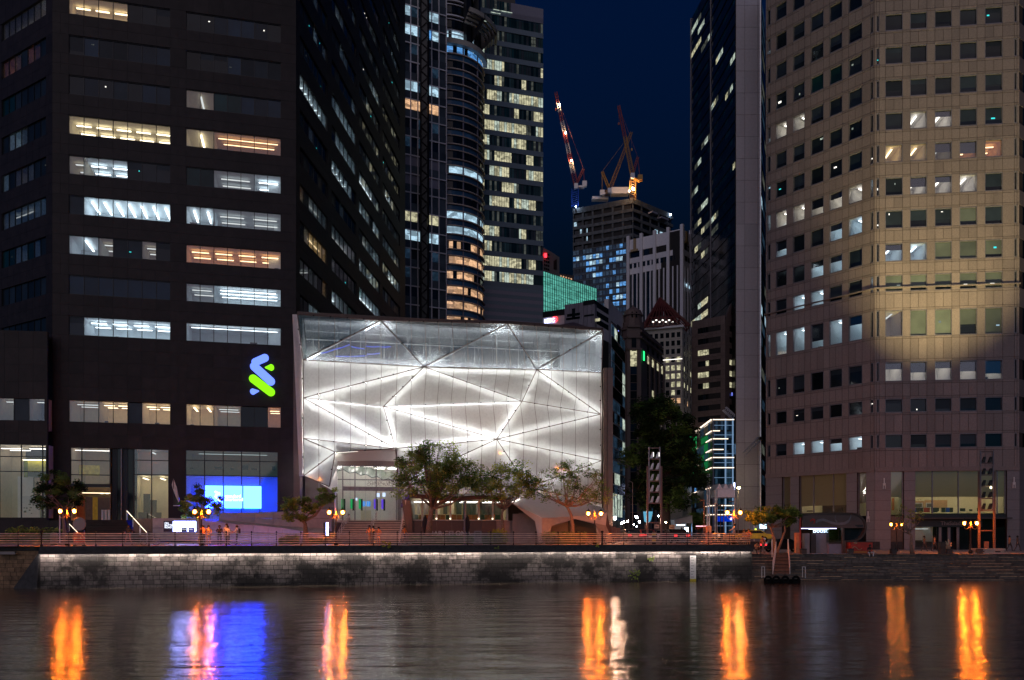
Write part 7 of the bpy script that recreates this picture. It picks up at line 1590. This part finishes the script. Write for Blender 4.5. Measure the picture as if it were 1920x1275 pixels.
# mirror disc and red buoy box on a stand
YS = 66.3; t = T('traffic_mirror', 'round grey mirror disc on a white post at the railing', 'mirror', (PX(149, YS), YS, 0)); m = MB(); m.lathe([(.01, -.06), (.48, -.05), (.54, 0), (.5, .05), (.01, .06)], (0, 0, 0), 20); m.v = [(PX(149, YS)+a, YS-c, PZ(982.5, YS)+b_) for a, b_, c in m.v]; t.mb('disc', m, 'greypanel', smooth=False)
for q in (140, 157): t.box('post', 'greystone', (PX(q, YS), YS+.08, .62), (.05, .05, 1.25)); t.box('foot', 'frame', (PX(q, YS), YS+.08, .03), (.3, .12, .06))
t.done(); YS = 66.2; t = T('lifebuoy_box', 'round red lifebuoy case below the mirror disc', 'lifebuoy', (PX(147, YS), YS, 0)); m = MB(); m.ring((PX(147, YS), YS, .62), .33, .13, 20, 8, 'y'); t.mb('buoy', m, 'red', smooth=True); t.box('case', 'red', (PX(147, YS), YS+.12, .62), (.9, .08, .9)); t.box('label_plate', 'whitepaint', (PX(153, YS), YS-.1, .66), (.08, .02, .2)); t.done()
t = T('litter_bin', 'pale green cylindrical litter bin left of the mirror disc', 'bin', (PX(101, 71), 71, 0)); m = MB(); m.lathe([(.26, 0), (.27, .08), (.27, .9), (.29, .94), (.24, 1.05), (.05, 1.08)], (PX(101, 71), 71, 0), 14); t.mb('drum', m, 'glass_green', smooth=False); m = MB(); m.ring((PX(101, 71), 71, .88), .275, .02, 14, 4, 'z'); t.mb('rim', m, 'steel'); t.done()
t = T('light_pole', 'thin steel pole standing left of the far left lamp', 'pole', (PX(112, 77), 77, 0)); m = MB(); m.lathe([(.08, 0), (.06, .2), (.05, 3.1), (.07, 3.2)], (PX(112, 77), 77, 0), 8); t.mb('pole', m, 'steel'); t.box('base_plate', 'frame', (PX(112, 77), 77, .03), (.25, .25, .06)); t.done()
# plinth marker, lamp pole, parasols
t = T('stone_marker', 'grey violet stone marker plinth at the railing below the bar', 'plinth', (PX(896, 74), 74, 0)); t.box('block', 'greystone', (PX(896, 74), 74, .68), (.66, .5, 1.1)); t.box('foot', 'greystone', (PX(896, 74), 74, .07), (.86, .6, .14)); t.box('plaque', 'bronze', (PX(896, 74), 73.73, .9), (.4, .03, .4)); t.done()
t = T('light_pole', 'grey pole lamp with a flat head beside the grey plinth', 'street lamp', (PX(871, 76), 76, 0)); m = MB(); m.lathe([(.12, 0), (.09, .2), (.085, 1.4), (.10, 1.45), (.075, 1.5), (.07, 3.8)], (PX(871, 76), 76, 0), 8); t.mb('pole', m, 'greystone', smooth=True); t.box('head', 'frame_grey', (PX(871, 76), 76, 3.84), (.4, .22, .09)); t.done()
for px, lab in ((797, 'closed dark parasol left of the broad tree trunk'), (876, 'closed dark parasol right of the grey pole lamp')):
    t = T('parasol', lab, 'parasol', (PX(px, 80), 80, 0)); m = MB(); m.lathe([(.03, 0), (.03, 1.0)], (PX(px, 80), 80, 0), 6); t.mb('pole', m, 'frame'); m = MB(); m.lathe([(.06, .45), (.20, .9), (.14, 1.1), (.24, 1.5), (.26, 2.0), (.16, 2.5), (.03, 2.75)], (PX(px, 80), 80, 0), 7); t.mb('canopy', m, 'darkcloth'); t.done(); t.r['group'] = 'closed parasols by the bar'
# planters
for px, lab in ((1506, 'dark planter cube in front of the kiosk entrance'), (1594, 'dark planter cube in front of the kiosk end wall'), (1675, 'dark planter cube beside the stone pier'), (1392, None)):
    if not lab: continue
    t = T('planter', lab, 'planter', (PX(px, 79.6), 79.6, RZ)); t.box('tub', 'desk', (PX(px, 79.6), 79.6, RZ+.24), (.5, .5, .46)); t.box('soil', 'mortar', (PX(px, 79.6), 79.6, RZ+.475), (.44, .44, .02)); t.box('rim', 'frame', (PX(px, 79.6), 79.35, RZ+.45), (.52, .04, .05)); t.done(); t.r['group'] = 'planter cubes on the lower quay'
t = T('planter', 'dark planter with a frangipani stump glowing orange near the salad shop', 'planter', (PX(1778, 79.6), 79.6, RZ)); t.box('tub', 'desk', (PX(1778, 79.6), 79.6, RZ+.24), (.62, .6, .46)); c = Vector((PX(1778, 79.6), 79.6, RZ+.45)); m = MB()
for a, b_, c_ in (((0, 0, 0), (-.12, 0, .4), (-.25, 0, .75)), ((0, 0, 0), (.15, 0, .3), (.28, 0, .62)), ((-.1, 0, .3), (.02, 0, .6), (.0, 0, .95)), ((0, 0, 0), (-.2, .1, .2), (-.3, .1, .35)), ((.1, 0, .2), (.2, 0, .25), (.33, 0, .32))): m.tube([c+Vector(a), c+Vector(b_), c+Vector(c_)], [.11, .09, .05], 6)
t.mb('stump', m, 'cloth_tan', smooth=True); t.done()
t = T('bollard_bin', 'dark bronze bin left of the planter with the orange stump', 'bin', (PX(1766, 79), 79, RZ)); t.box('drum', 'bronze', (PX(1766, 79), 79, RZ+.55), (.5, .5, 1.1)); t.box('lid', 'frame', (PX(1766, 79), 79, RZ+1.13), (.54, .54, .06)); t.done()
t = T('stone_bench', 'long pale stone bench at the foot of the taller floodlight tower', 'bench', (PX(1853, 79.9), 79.9, RZ))
t.box('seat', 'palestone', (PX(1853, 79.9), 79.9, RZ+.42), (2.9, .7, .16)); t.box('base', 'palestone', (PX(1853, 79.9), 79.95, RZ+.17), (2.6, .6, .33)); t.box('step', 'palestone', (PX(1853, 79.9), 79.5, RZ+.05), (3.3, .3, .1)); t.box('slot', 'desk', (PX(1838, 79.9), 79.63, RZ+.2), (.5, .03, .12)); t.box('slot', 'desk', (PX(1868, 79.9), 79.63, RZ+.2), (.5, .03, .12)); t.done()
t = T('planter', 'dark cube in front of the stone bench', 'planter', (PX(1861, 77.2), 79.4, RZ)); t.box('tub', 'desk', (PX(1861, 77.2), 79.4, RZ+.24), (.52, .4, .46)); t.box('rim', 'frame', (PX(1861, 77.2), 79.19, RZ+.45), (.54, .03, .04)); t.done()
# ================================================================ rounded kiosk
YK = 81; t = T('kiosk', 'dark rounded riverside kiosk with a glowing neon word and an orange end', 'kiosk', (PX(1560, YK), YK, RZ))
def K(px, py, y=YK): return Vector(P(px, py, y))
out_ = [(1497, 963), (1520, 961.2), (1560, 960.5), (1598, 961)]+[(1598+27.5*math.sin(a), 988.5-27.5*math.cos(a)) for a in [math.pi*i/10 for i in range(1, 11)]]+[(1580, 1017)]
inn = [(1500, 966), (1520, 964), (1560, 963.3), (1598, 964)]+[(1598+24*math.sin(a), 988.5-24.5*math.cos(a)) for a in [math.pi*i/10 for i in range(1, 11)]]+[(1580, 1014)]
m = MB()
for i in range(len(out_)-1): m.slab([K(*out_[i]), K(*out_[i+1]), K(*inn[i+1]), K(*inn[i])], (0, 4.0, 0))
t.mb('shell', m, 'bronze')
m = MB(); fas = [(1505, 966), (1560, 963.5), (1598, 964.2)]+[(1598+24*math.sin(a), 988.5-24.3*math.cos(a)) for a in [math.pi*i/10 for i in range(1, 6)]]+[(1622, 990), (1505, 990)]
m.slab([K(a, b_, YK+.15) for a, b_ in fas], (0, .15, 0)); t.mb('fascia', m, 'brownmetal')
m = MB()  # swash decoration on the fascia: raised pale curve
def swash(pts, w, mt):
    m = MB()
    for i in range(len(pts)-1):
        a, b_ = K(*pts[i], YK+.08), K(*pts[i+1], YK+.08); m.slab([a, b_, b_+Vector((0, 0, -w)), a+Vector((0, 0, -w))], (0, .05, 0))
    t.mb('swash_print', m, mt)
swash([(1530, 976), (1536, 973), (1544, 972), (1552, 975), (1560, 978), (1572, 980), (1584, 979), (1592, 974), (1596, 965)], .26, 'greystone'); swash([(1567, 966), (1565, 972), (1570, 977)], .2, 'greystone'); swash([(1519, 975), (1524, 972), (1529, 974), (1526, 979)], .2, 'red')
text('lettering', 'RIVERSIDE', 'blackpaint', K(1604, 986.5, YK+.13), .30, t.r, .004) if False else None
t.box('fascia_print', 'frame', K(1611, 985, YK+.12), (.75, .03, .09)); t.box('fascia_print', 'frame', K(1612, 987.6, YK+.12), (.55, .03, .07))
t.box('light_tube', 'led_violet', K(1540, 990.8, YK+.3), (PX(1574, YK)-PX(1503, YK), .1, .05), now=True) if 'led_violet' in MATS else None
emis('led_violet', (.55, .52, 1), 5); t.box('light_tube', 'led_violet', K(1535, 990.9, YK+.3), (PX(1570, YK)-PX(1503, YK), .1, .05), now=True)
emis('neon', (.6, .75, 1), 2.4); text('lettering', 'Boost', 'neon', K(1524, 998.6, YK+.9), .62, t.r, .02, bold=.006)
t.box('counter_panel', 'greystone', K(1538, 1019, YK+1.2), (1.35, 1.0, 2.0)); t.box('counter_panel', 'desk', K(1522, 1020, YK+1.0), (.5, 1.0, 1.95)); t.box('counter_panel', 'greypanel', K(1511, 1019, YK+.8), (.45, .8, 2.0)); t.box('orange_post', 'cloth_orange', K(1494, 1019, YK+.3), (.35, .5, 2.1)); t.box('post', 'red', K(1500.5, 1003, YK), (.12, .14, 3.5))
t.box('glass_pane', 'glass_tint', K(1563, 1004, YK+.5), (1.4, .03, 1.4)); t.box('white_box', 'greyclad', K(1566, 1029, YK+.6), (1.45, .6, .95)); t.box('post', 'bronze', K(1580.5, 1005, YK+.1), (.2, .2, 1.6)); t.box('glass_pane', 'glass_dark', K(1600, 1002, YK+.6), (1.9, .03, 1.3))
t.box('end_wall', 'red', K(1606, 1027, YK+.3), (2.05, 2.5, 1.05)); t.box('end_band', 'orange', K(1606, 1035, YK-.98), (2.0, .03, .22)); t.box('post', 'bronze', K(1582, 1026, YK), (.3, .3, 1.2))
m = MB(); m.tube([K(1598+i*2.6, 1028-3.2*math.sin(i*.9), YK-.98) for i in range(8)], .03, 4); m.tube([K(1601+i*2, 1019-1.5*i % 3, YK-.98) for i in range(4)], .05, 4); t.mb('painted_script', m, 'cloth_tan')
t.box('interior_light', 'strip_cool', K(1535, 992, YK+2.2), (2.0, .1, .05), now=True); t.done()
# kiosk legs of the terrace
# ================================================================ pontoon and gangway
YG = 72.6; t = T('gangway', 'white railed gangway sloping down the river steps to a floating pontoon', 'gangway', (PX(1465, YG), YG, WZ))
a0, a1 = Vector(P(1455, 1036, 78.3)), Vector(P(1449, 1076, 72.2)); b0, b1 = Vector(P(1478, 1036, 78.3)), Vector(P(1481, 1076, 72.2))
m = MB(); m.slab([a0, b0, b1, a1], (0, 0, -.12)); t.mb('deck', m, 'stepstone')
for s0, s1, px in ((a0, a1, 1447), (b0, b1, 1478)):
    for h in (.1, .55, 1.0):
        m = MB(); m.tube([s0+Vector((0, 0, h)), s1+Vector((0, 0, h))], .035, 6); t.mb('rail', m, 'whitepaint')
    for k in range(5): c = s0.lerp(s1, k/4); t.box('stanchion', 'whitepaint', c+Vector((0, 0, .5)), (.05, .05, 1.05))
for q in (1447, 1477): t.box('mooring_pole', 'whitepaint', (PX(q, 78.2), 78.1, RZ+.3), (.08, .08, 2.2))
for i in range(6): c = a0.lerp(a1, (i+.5)/6); d = b0.lerp(b1, (i+.5)/6); m = MB(); m.tube([c+Vector((0, 0, .02)), d+Vector((0, 0, .02))], .02, 4); t.mb('tread', m, 'frame')
t.done()
t = T('pontoon', 'floating pontoon with tyre fenders at the foot of the gangway', 'pontoon', (PX(1467, 71.5), 71.5, WZ)); t.box('deck', 'stepstone', (PX(1467, 71.6), 71.6, WZ+.42), (3.1, 1.5, .14)); t.box('float', 'rubber', (PX(1467, 71.6), 71.7, WZ+.17), (2.8, 1.2, .36))
for q in (1440, 1455, 1472, 1492): m = MB(); m.ring((PX(q, 70.8), 70.75, WZ+.32), .26, .10, 14, 6, 'y'); t.mb('tyre', m, 'rubber', smooth=True)
for q in (1429, 1505):
    for dx in (-.12, .12): t.box('rail_post', 'whitepaint', (PX(q, 71.6)+dx, 71.3, WZ+.9), (.05, .05, .95))
    t.box('rail_top', 'whitepaint', (PX(q, 71.6), 71.3, WZ+1.38), (.32, .05, .05)); 
t.done()
# ================================================================ far street lights, banner, tent, signs
emis('globe_warm', (1, .58, .38), 420); emis('globe_cool', (.75, .86, 1), 60); emis('globe_yellow', (1, .78, .35), 120)
def streetlight(label, px, py, Y, mt, r=.22, group=None):
    t = T('street_lamp', label, 'street lamp', (PX(px, Y), Y, 0), group); r *= .55; m = MB(); z = PZ(py, Y); m.lathe([(.09, 0), (.05, .3), (.04, z-r)], (PX(px, Y), Y, 0), 6); t.mb('post', m, 'frame'); m = MB(); m.lathe([(r*.3, -r), (r*.85, -r*.5), (r, 0), (r*.8, r*.6), (r*.2, r)], (PX(px, Y), Y, z), 8); t.mb('globe', m, mt, smooth=True); t.done()
for px, py, Y, mt, r, lab in ((1153, 971.5, 88, 'globe_warm', .30, 'brightest warm globe lamp at the street corner by the pavilion'), (1166, 980.5, 96, 'globe_warm', .22, 'warm globe lamp second from the pavilion corner'), (1169.5, 979, 100, 'globe_warm', .2, 'warm globe lamp close beside the second one'),
        (1177, 977.5, 104, 'globe_warm', .2, 'fourth warm globe lamp, right of the pair'), (1192.5, 968.5, 130, 'globe_cool', .3, 'white street light left of the blue banner, upper of its pair'), (1194.5, 970.5, 133, 'globe_cool', .28, 'white street light just right of the upper white one'), (1199, 978.5, 140, 'globe_cool', .3, 'white street light left of the blue banner, lower pair'), (1188.5, 983.5, 150, 'globe_cool', .22, 'small white light low at the end of the street'),
        (1194, 987, 150, 'globe_cool', .22, 'lowest small white light at the end of the street'), (1235, 967.5, 150, 'globe_cool', .22, 'white light seen between the posts of the floodlight tower'), (1248.5, 979, 92, 'globe_yellow', .13, 'small orange light right of the floodlight tower'),
        (1275.5, 979, 150, 'globe_cool', .25, 'lowest of the rising chain of four white lights above the tent'), (1280, 976.5, 146, 'globe_cool', .25, 'second of the rising chain of four white lights above the tent'), (1285, 974, 142, 'globe_cool', .25, 'third of the rising chain of four white lights above the tent'), (1289.5, 971.5, 138, 'globe_cool', .25, 'highest of the rising chain of four white lights above the tent')):
    streetlight(lab, px, py, Y, mt, r, 'globe lights along the street')
Yl = 118; t = T('tall_street_lamp', 'tall street lamp burning in front of the grey panel slab', 'street lamp', (PX(1384, Yl), Yl, 0)); m = MB(); m.lathe([(.14, 0), (.08, .5), (.06, PZ(918, Yl))], (PX(1384, Yl), Yl, 0), 8); m.tube([(PX(1384, Yl), Yl, PZ(918, Yl)), (PX(1385.5, Yl), Yl-.6, PZ(915, Yl))], .05, 6); t.mb('post', m, 'greystone'); m = MB(); m.lathe([(.05, -.14), (.2, -.05), (.24, .05), (.05, .14)], P(1385.5, 915, Yl-.7), 8); t.mb('lamp_head', m, 'globe_yellow', smooth=True); t.box('junction_box', 'whitepaint', (PX(1386, Yl), Yl-.1, PZ(956, Yl)), (.3, .2, .5)); t.done()
for px, top, lab in ((1186, 905, 'thin tall grey pole behind the warm street lights'), (1173.5, 897, 'dark pole right of the pavilion corner')):
    t = T('light_pole', lab, 'pole', (PX(px, 110), 110, 0)); m = MB(); m.lathe([(.12, 0), (.07, 1), (.05, PZ(top, 110))], (PX(px, 110), 110, 0), 8); m.tube([(PX(px, 110), 110, PZ(top, 110)), (PX(px-6, 110), 110, PZ(top-4, 110))], .04, 5); t.mb('pole', m, 'greystone' if px > 1180 else 'frame'); t.box('base_plate', 'frame', (PX(px, 110), 110, .04), (.4, .4, .08)); t.done()
for px, top, Y, lab in ((1343, 945, 86, 'dark slim pole left of the blue fascia'), (1351, 948, 88, 'dark slim pole with a small arm before the blue building'), (1357, 946, 84, 'dark slim pole right of the armed pole'), (1374, 940, 83, 'dark pole behind the cargo bicycle lamp'), (1320, 938, 82, 'reddish lit slim pole by the grey utility box')):
    t = T('light_pole', lab, 'pole', (PX(px, Y), Y, 0)); m = MB(); m.lathe([(.10, 0), (.05, .4), (.045, PZ(top, Y))], (PX(px, Y), Y, 0), 7); t.mb('pole', m, 'brownmetal' if px == 1320 else 'frame'); t.box('lamp_arm', 'frame', (PX(px-3, Y), Y, PZ(top, Y)), (.5, .1, .08)); t.done()
emis('banner_blue', (.12, .42, .62), .9); Yb = 110; t = T('street_banner', 'glowing light blue tapered banner hanging over the street', 'banner', (PX(1215, Yb), Yb, 0)); m = MB(); m.slab([P(1206.5, 959, Yb), P(1224, 959, Yb), P(1221, 974, Yb), P(1217, 981, Yb), P(1208.5, 978, Yb)], (0, .2, 0)); t.mb('cloth', m, 'banner_blue'); m = MB(); m.lathe([(.1, 0), (.06, PZ(957, Yb))], (PX(1215, Yb), Yb+.3, 0), 6); m.tube([P(1205, 958.5, Yb), P(1225, 958.5, Yb)], .05, 5); t.mb('pole', m, 'frame'); t.done()
# lit tent
Yt = 118; emis('tent_light', (.62, .82, 1), 7); t = T('lit_tent', 'white market tent glowing blue white at the end of the street', 'tent', (PX(1282, Yt), Yt, 0)); 
m = MB(); x0, x1 = PX(1265, Yt), PX(1298, Yt); m.slab([(x0, Yt, 3.0), (x1, Yt, 3.6), (x1, Yt+4, 3.6), (x0, Yt+4, 3.0)], (0, 0, -.08)); m.slab([(x0, Yt, 3.0), (x1, Yt, 3.6), (x1, Yt, 2.5), (x0, Yt, 2.3)], (0, .05, 0)); t.mb('roof', m, 'whitepaint')
for x in (x0, x1): t.box('pole', 'steel', (x, Yt, 1.4), (.08, .08, 2.8))
t.box('back_wall', 'whitepaint', ((x0+x1)/2, Yt+4, 1.5), (x1-x0, .1, 3)); t.box('lamp', 'tent_light', (PX(1290, Yt), Yt+1, 1.5), (.5, .2, .7), now=True); t.box('lamp', 'tent_light', (PX(1282, Yt), Yt+2, 2.2), (1.2, .1, .1), now=True)
for i in range(7): t.box('goods', random.choice(['desk', 'cloth_navy', 'red', 'greenpaint']), (x0+.2+i*.38, Yt+1.5, .5+.2*(i % 3)), (.3, .3, 1.0))
t.done()
Yt = 120; t = T('red_awning', 'red sloping awning of a food stall beside the blue building', 'awning', (PX(1318, Yt), Yt, 0)); m = MB(); m.slab([P(1304, 989, Yt), P(1332, 981, Yt), P(1332, 984, Yt-1.2), P(1304, 992, Yt-1.2)], (0, 0, -.12)); t.mb('canvas', m, 'red'); t.box('edge_light', 'led_pink', P(1318, 986.5, Yt-1.25), (2.0, .05, .06), now=True); t.box('pole', 'red', (PX(1304.5, Yt), Yt-1, 1.0), (.08, .08, 1.9)); t.box('pole', 'frame', (PX(1331, Yt), Yt-1, 1.0), (.08, .08, 2.2)); t.done()
for px, py, w, h, mt, Y, lab in ((1231.5, 987, 9, 7, 'greypanel', 92, 'small framed white street sign between the floodlight tower posts'), (1259.5, 989, 10, 10, 'cloth_tan', 95, 'tan double notice board right of the huge tree trunk'), (1211, 988, 5, 10, 'brownmetal', 96, 'narrow tan board left of the floodlight tower')):
    t = T('street_sign', lab, 'sign', (PX(px, Y), Y, 0)); t.box('board', mt, P(px, py, Y), (w*Y/F, .08, h*Y/F)); t.box('post', 'frame', (PX(px, Y), Y+.06, PZ(py, Y)/2), (.07, .07, PZ(py, Y))); t.box('stripe', 'desk', (PX(px, Y), Y-.05, PZ(py, Y)), (w*.6*Y/F, .02, .06)); t.done()
t = T('utility_box', 'grey utility cabinet with an orange lit edge behind the street railing', 'cabinet', (PX(1329, 78.5), 78.5, 0)); t.box('cabinet', 'greystone', (PX(1329, 78.5), 78.5, .85), (.42, .4, 1.7)); t.box('door', 'cloth_orange', (PX(1323.5, 78.4), 78.3, .85), (.07, .3, 1.65)); t.done()  # orange strip (door) paints the lit edge of the cabinet
t = T('barrier', 'striped dark barrier post at the foot of the floodlight tower', 'barrier', (PX(1226, 76.5), 76.5, 0)); 
for i in range(4): t.box('band', 'blackpaint' if i % 2 == 0 else 'yellow', (PX(1226, 76.5), 76.5, .12+i*.26), (.34, .2, .25))
t.done()
Ys = 112; t = T('street_shelter', 'small gabled street shelter with steel posts in front of the blue building', 'shelter', (PX(1355, Ys), Ys, 0)); m = MB()
for i in range(3): a, b_ = PX(1343+i*12, Ys), PX(1355+i*12, Ys); m.slab([(a, Ys, 7.0), ((a+b_)/2, Ys, 7.7), (b_, Ys, 7.0)], (0, 4, 0))
m.box((PX(1361, Ys), Ys+2, 6.4), (PX(1379, Ys)-PX(1343, Ys), 4, 1.1)); t.mb('roof', m, 'whiteclad')
for q in (1326, 1330, 1341, 1344, 1378): m = MB(); m.lathe([(.10, 0), (.10, 6.9 if q > 1335 else 9)], (PX(q, Ys), Ys, 0), 8); t.mb('post', m, 'steel')
t.done()
for px, py, lab in ((1418, 985, 'small pale blue lit stall light beyond the umbrella tree'),): t = T('stall', 'narrow blue white lit stall between the slab tower and the umbrella tree', 'stall', (PX(1422, 105), 105, 0)); emis('stall_light', (.55, .85, 1), 3); [t.box('side_post', 'steel', (PX(q, 105), 105, 1.6), (.12, .12, 3.2)) for q in (1414, 1432)]; t.box('lamp', 'stall_light', (PX(1430, 105), 104.8, PZ(987, 105)), (.8, .2, .55), now=True); t.box('roof', 'greyclad', (PX(1423, 105), 105, 3.2), (2, 1.5, .1)); t.box('wall', 'greystone', (PX(1422, 105), 106, 1.5), (1.6, .1, 3)); t.done()
# construction booms beside the slab (two thin ladder gantries)
t = T('facade_gantry', 'thin lattice gantry arm fixed low on the side of the grey panel slab', 'gantry', P(1410, 840, 119)); m = MB(); lattice(m, P(1396, 851, 119), P(1424, 823, 119), .5, 8, r=.06); t.mb('arm', m, 'steel'); t.box('bracket', 'frame', P(1424, 823, 119.8), (.4, 1.6, .5)); t.done()

# violet blue ground lights at the foot of the ramp wall
emis('violet_led', (.42, .34, 1), 22)
t = T('ground_light_strip', 'violet blue linear ground light along the foot of the lower ramp wall', 'light strip', (PX(500, 82.6), 82.6, 0))
for i in range(14):
    q = 350+i*18.5; t.box('light_bar', 'violet_led', (PX(q, 82.5), 82.5, .05), (.8, .05, .05), now=True); t.box('bar_hood', 'frame', (PX(q, 82.5), 82.44, .07), (.84, .02, .12), now=True)
t.done()
t = T('parapet_light_strip', 'violet blue linear light behind the parapet of the lower ramp wall', 'light strip', (PX(500, 85.6), 85.6, 0))
for i in range(11): q = 410+i*19; t.box('light_bar', 'violet_led', (PX(q, 85.6), 85.6, .9-.06*i), (.8, .05, .05), now=True); t.box('bracket', 'frame', (PX(q, 85.7), 85.7, .45-.03*i), (.06, .05, .9-.06*i), now=True)
t.done()
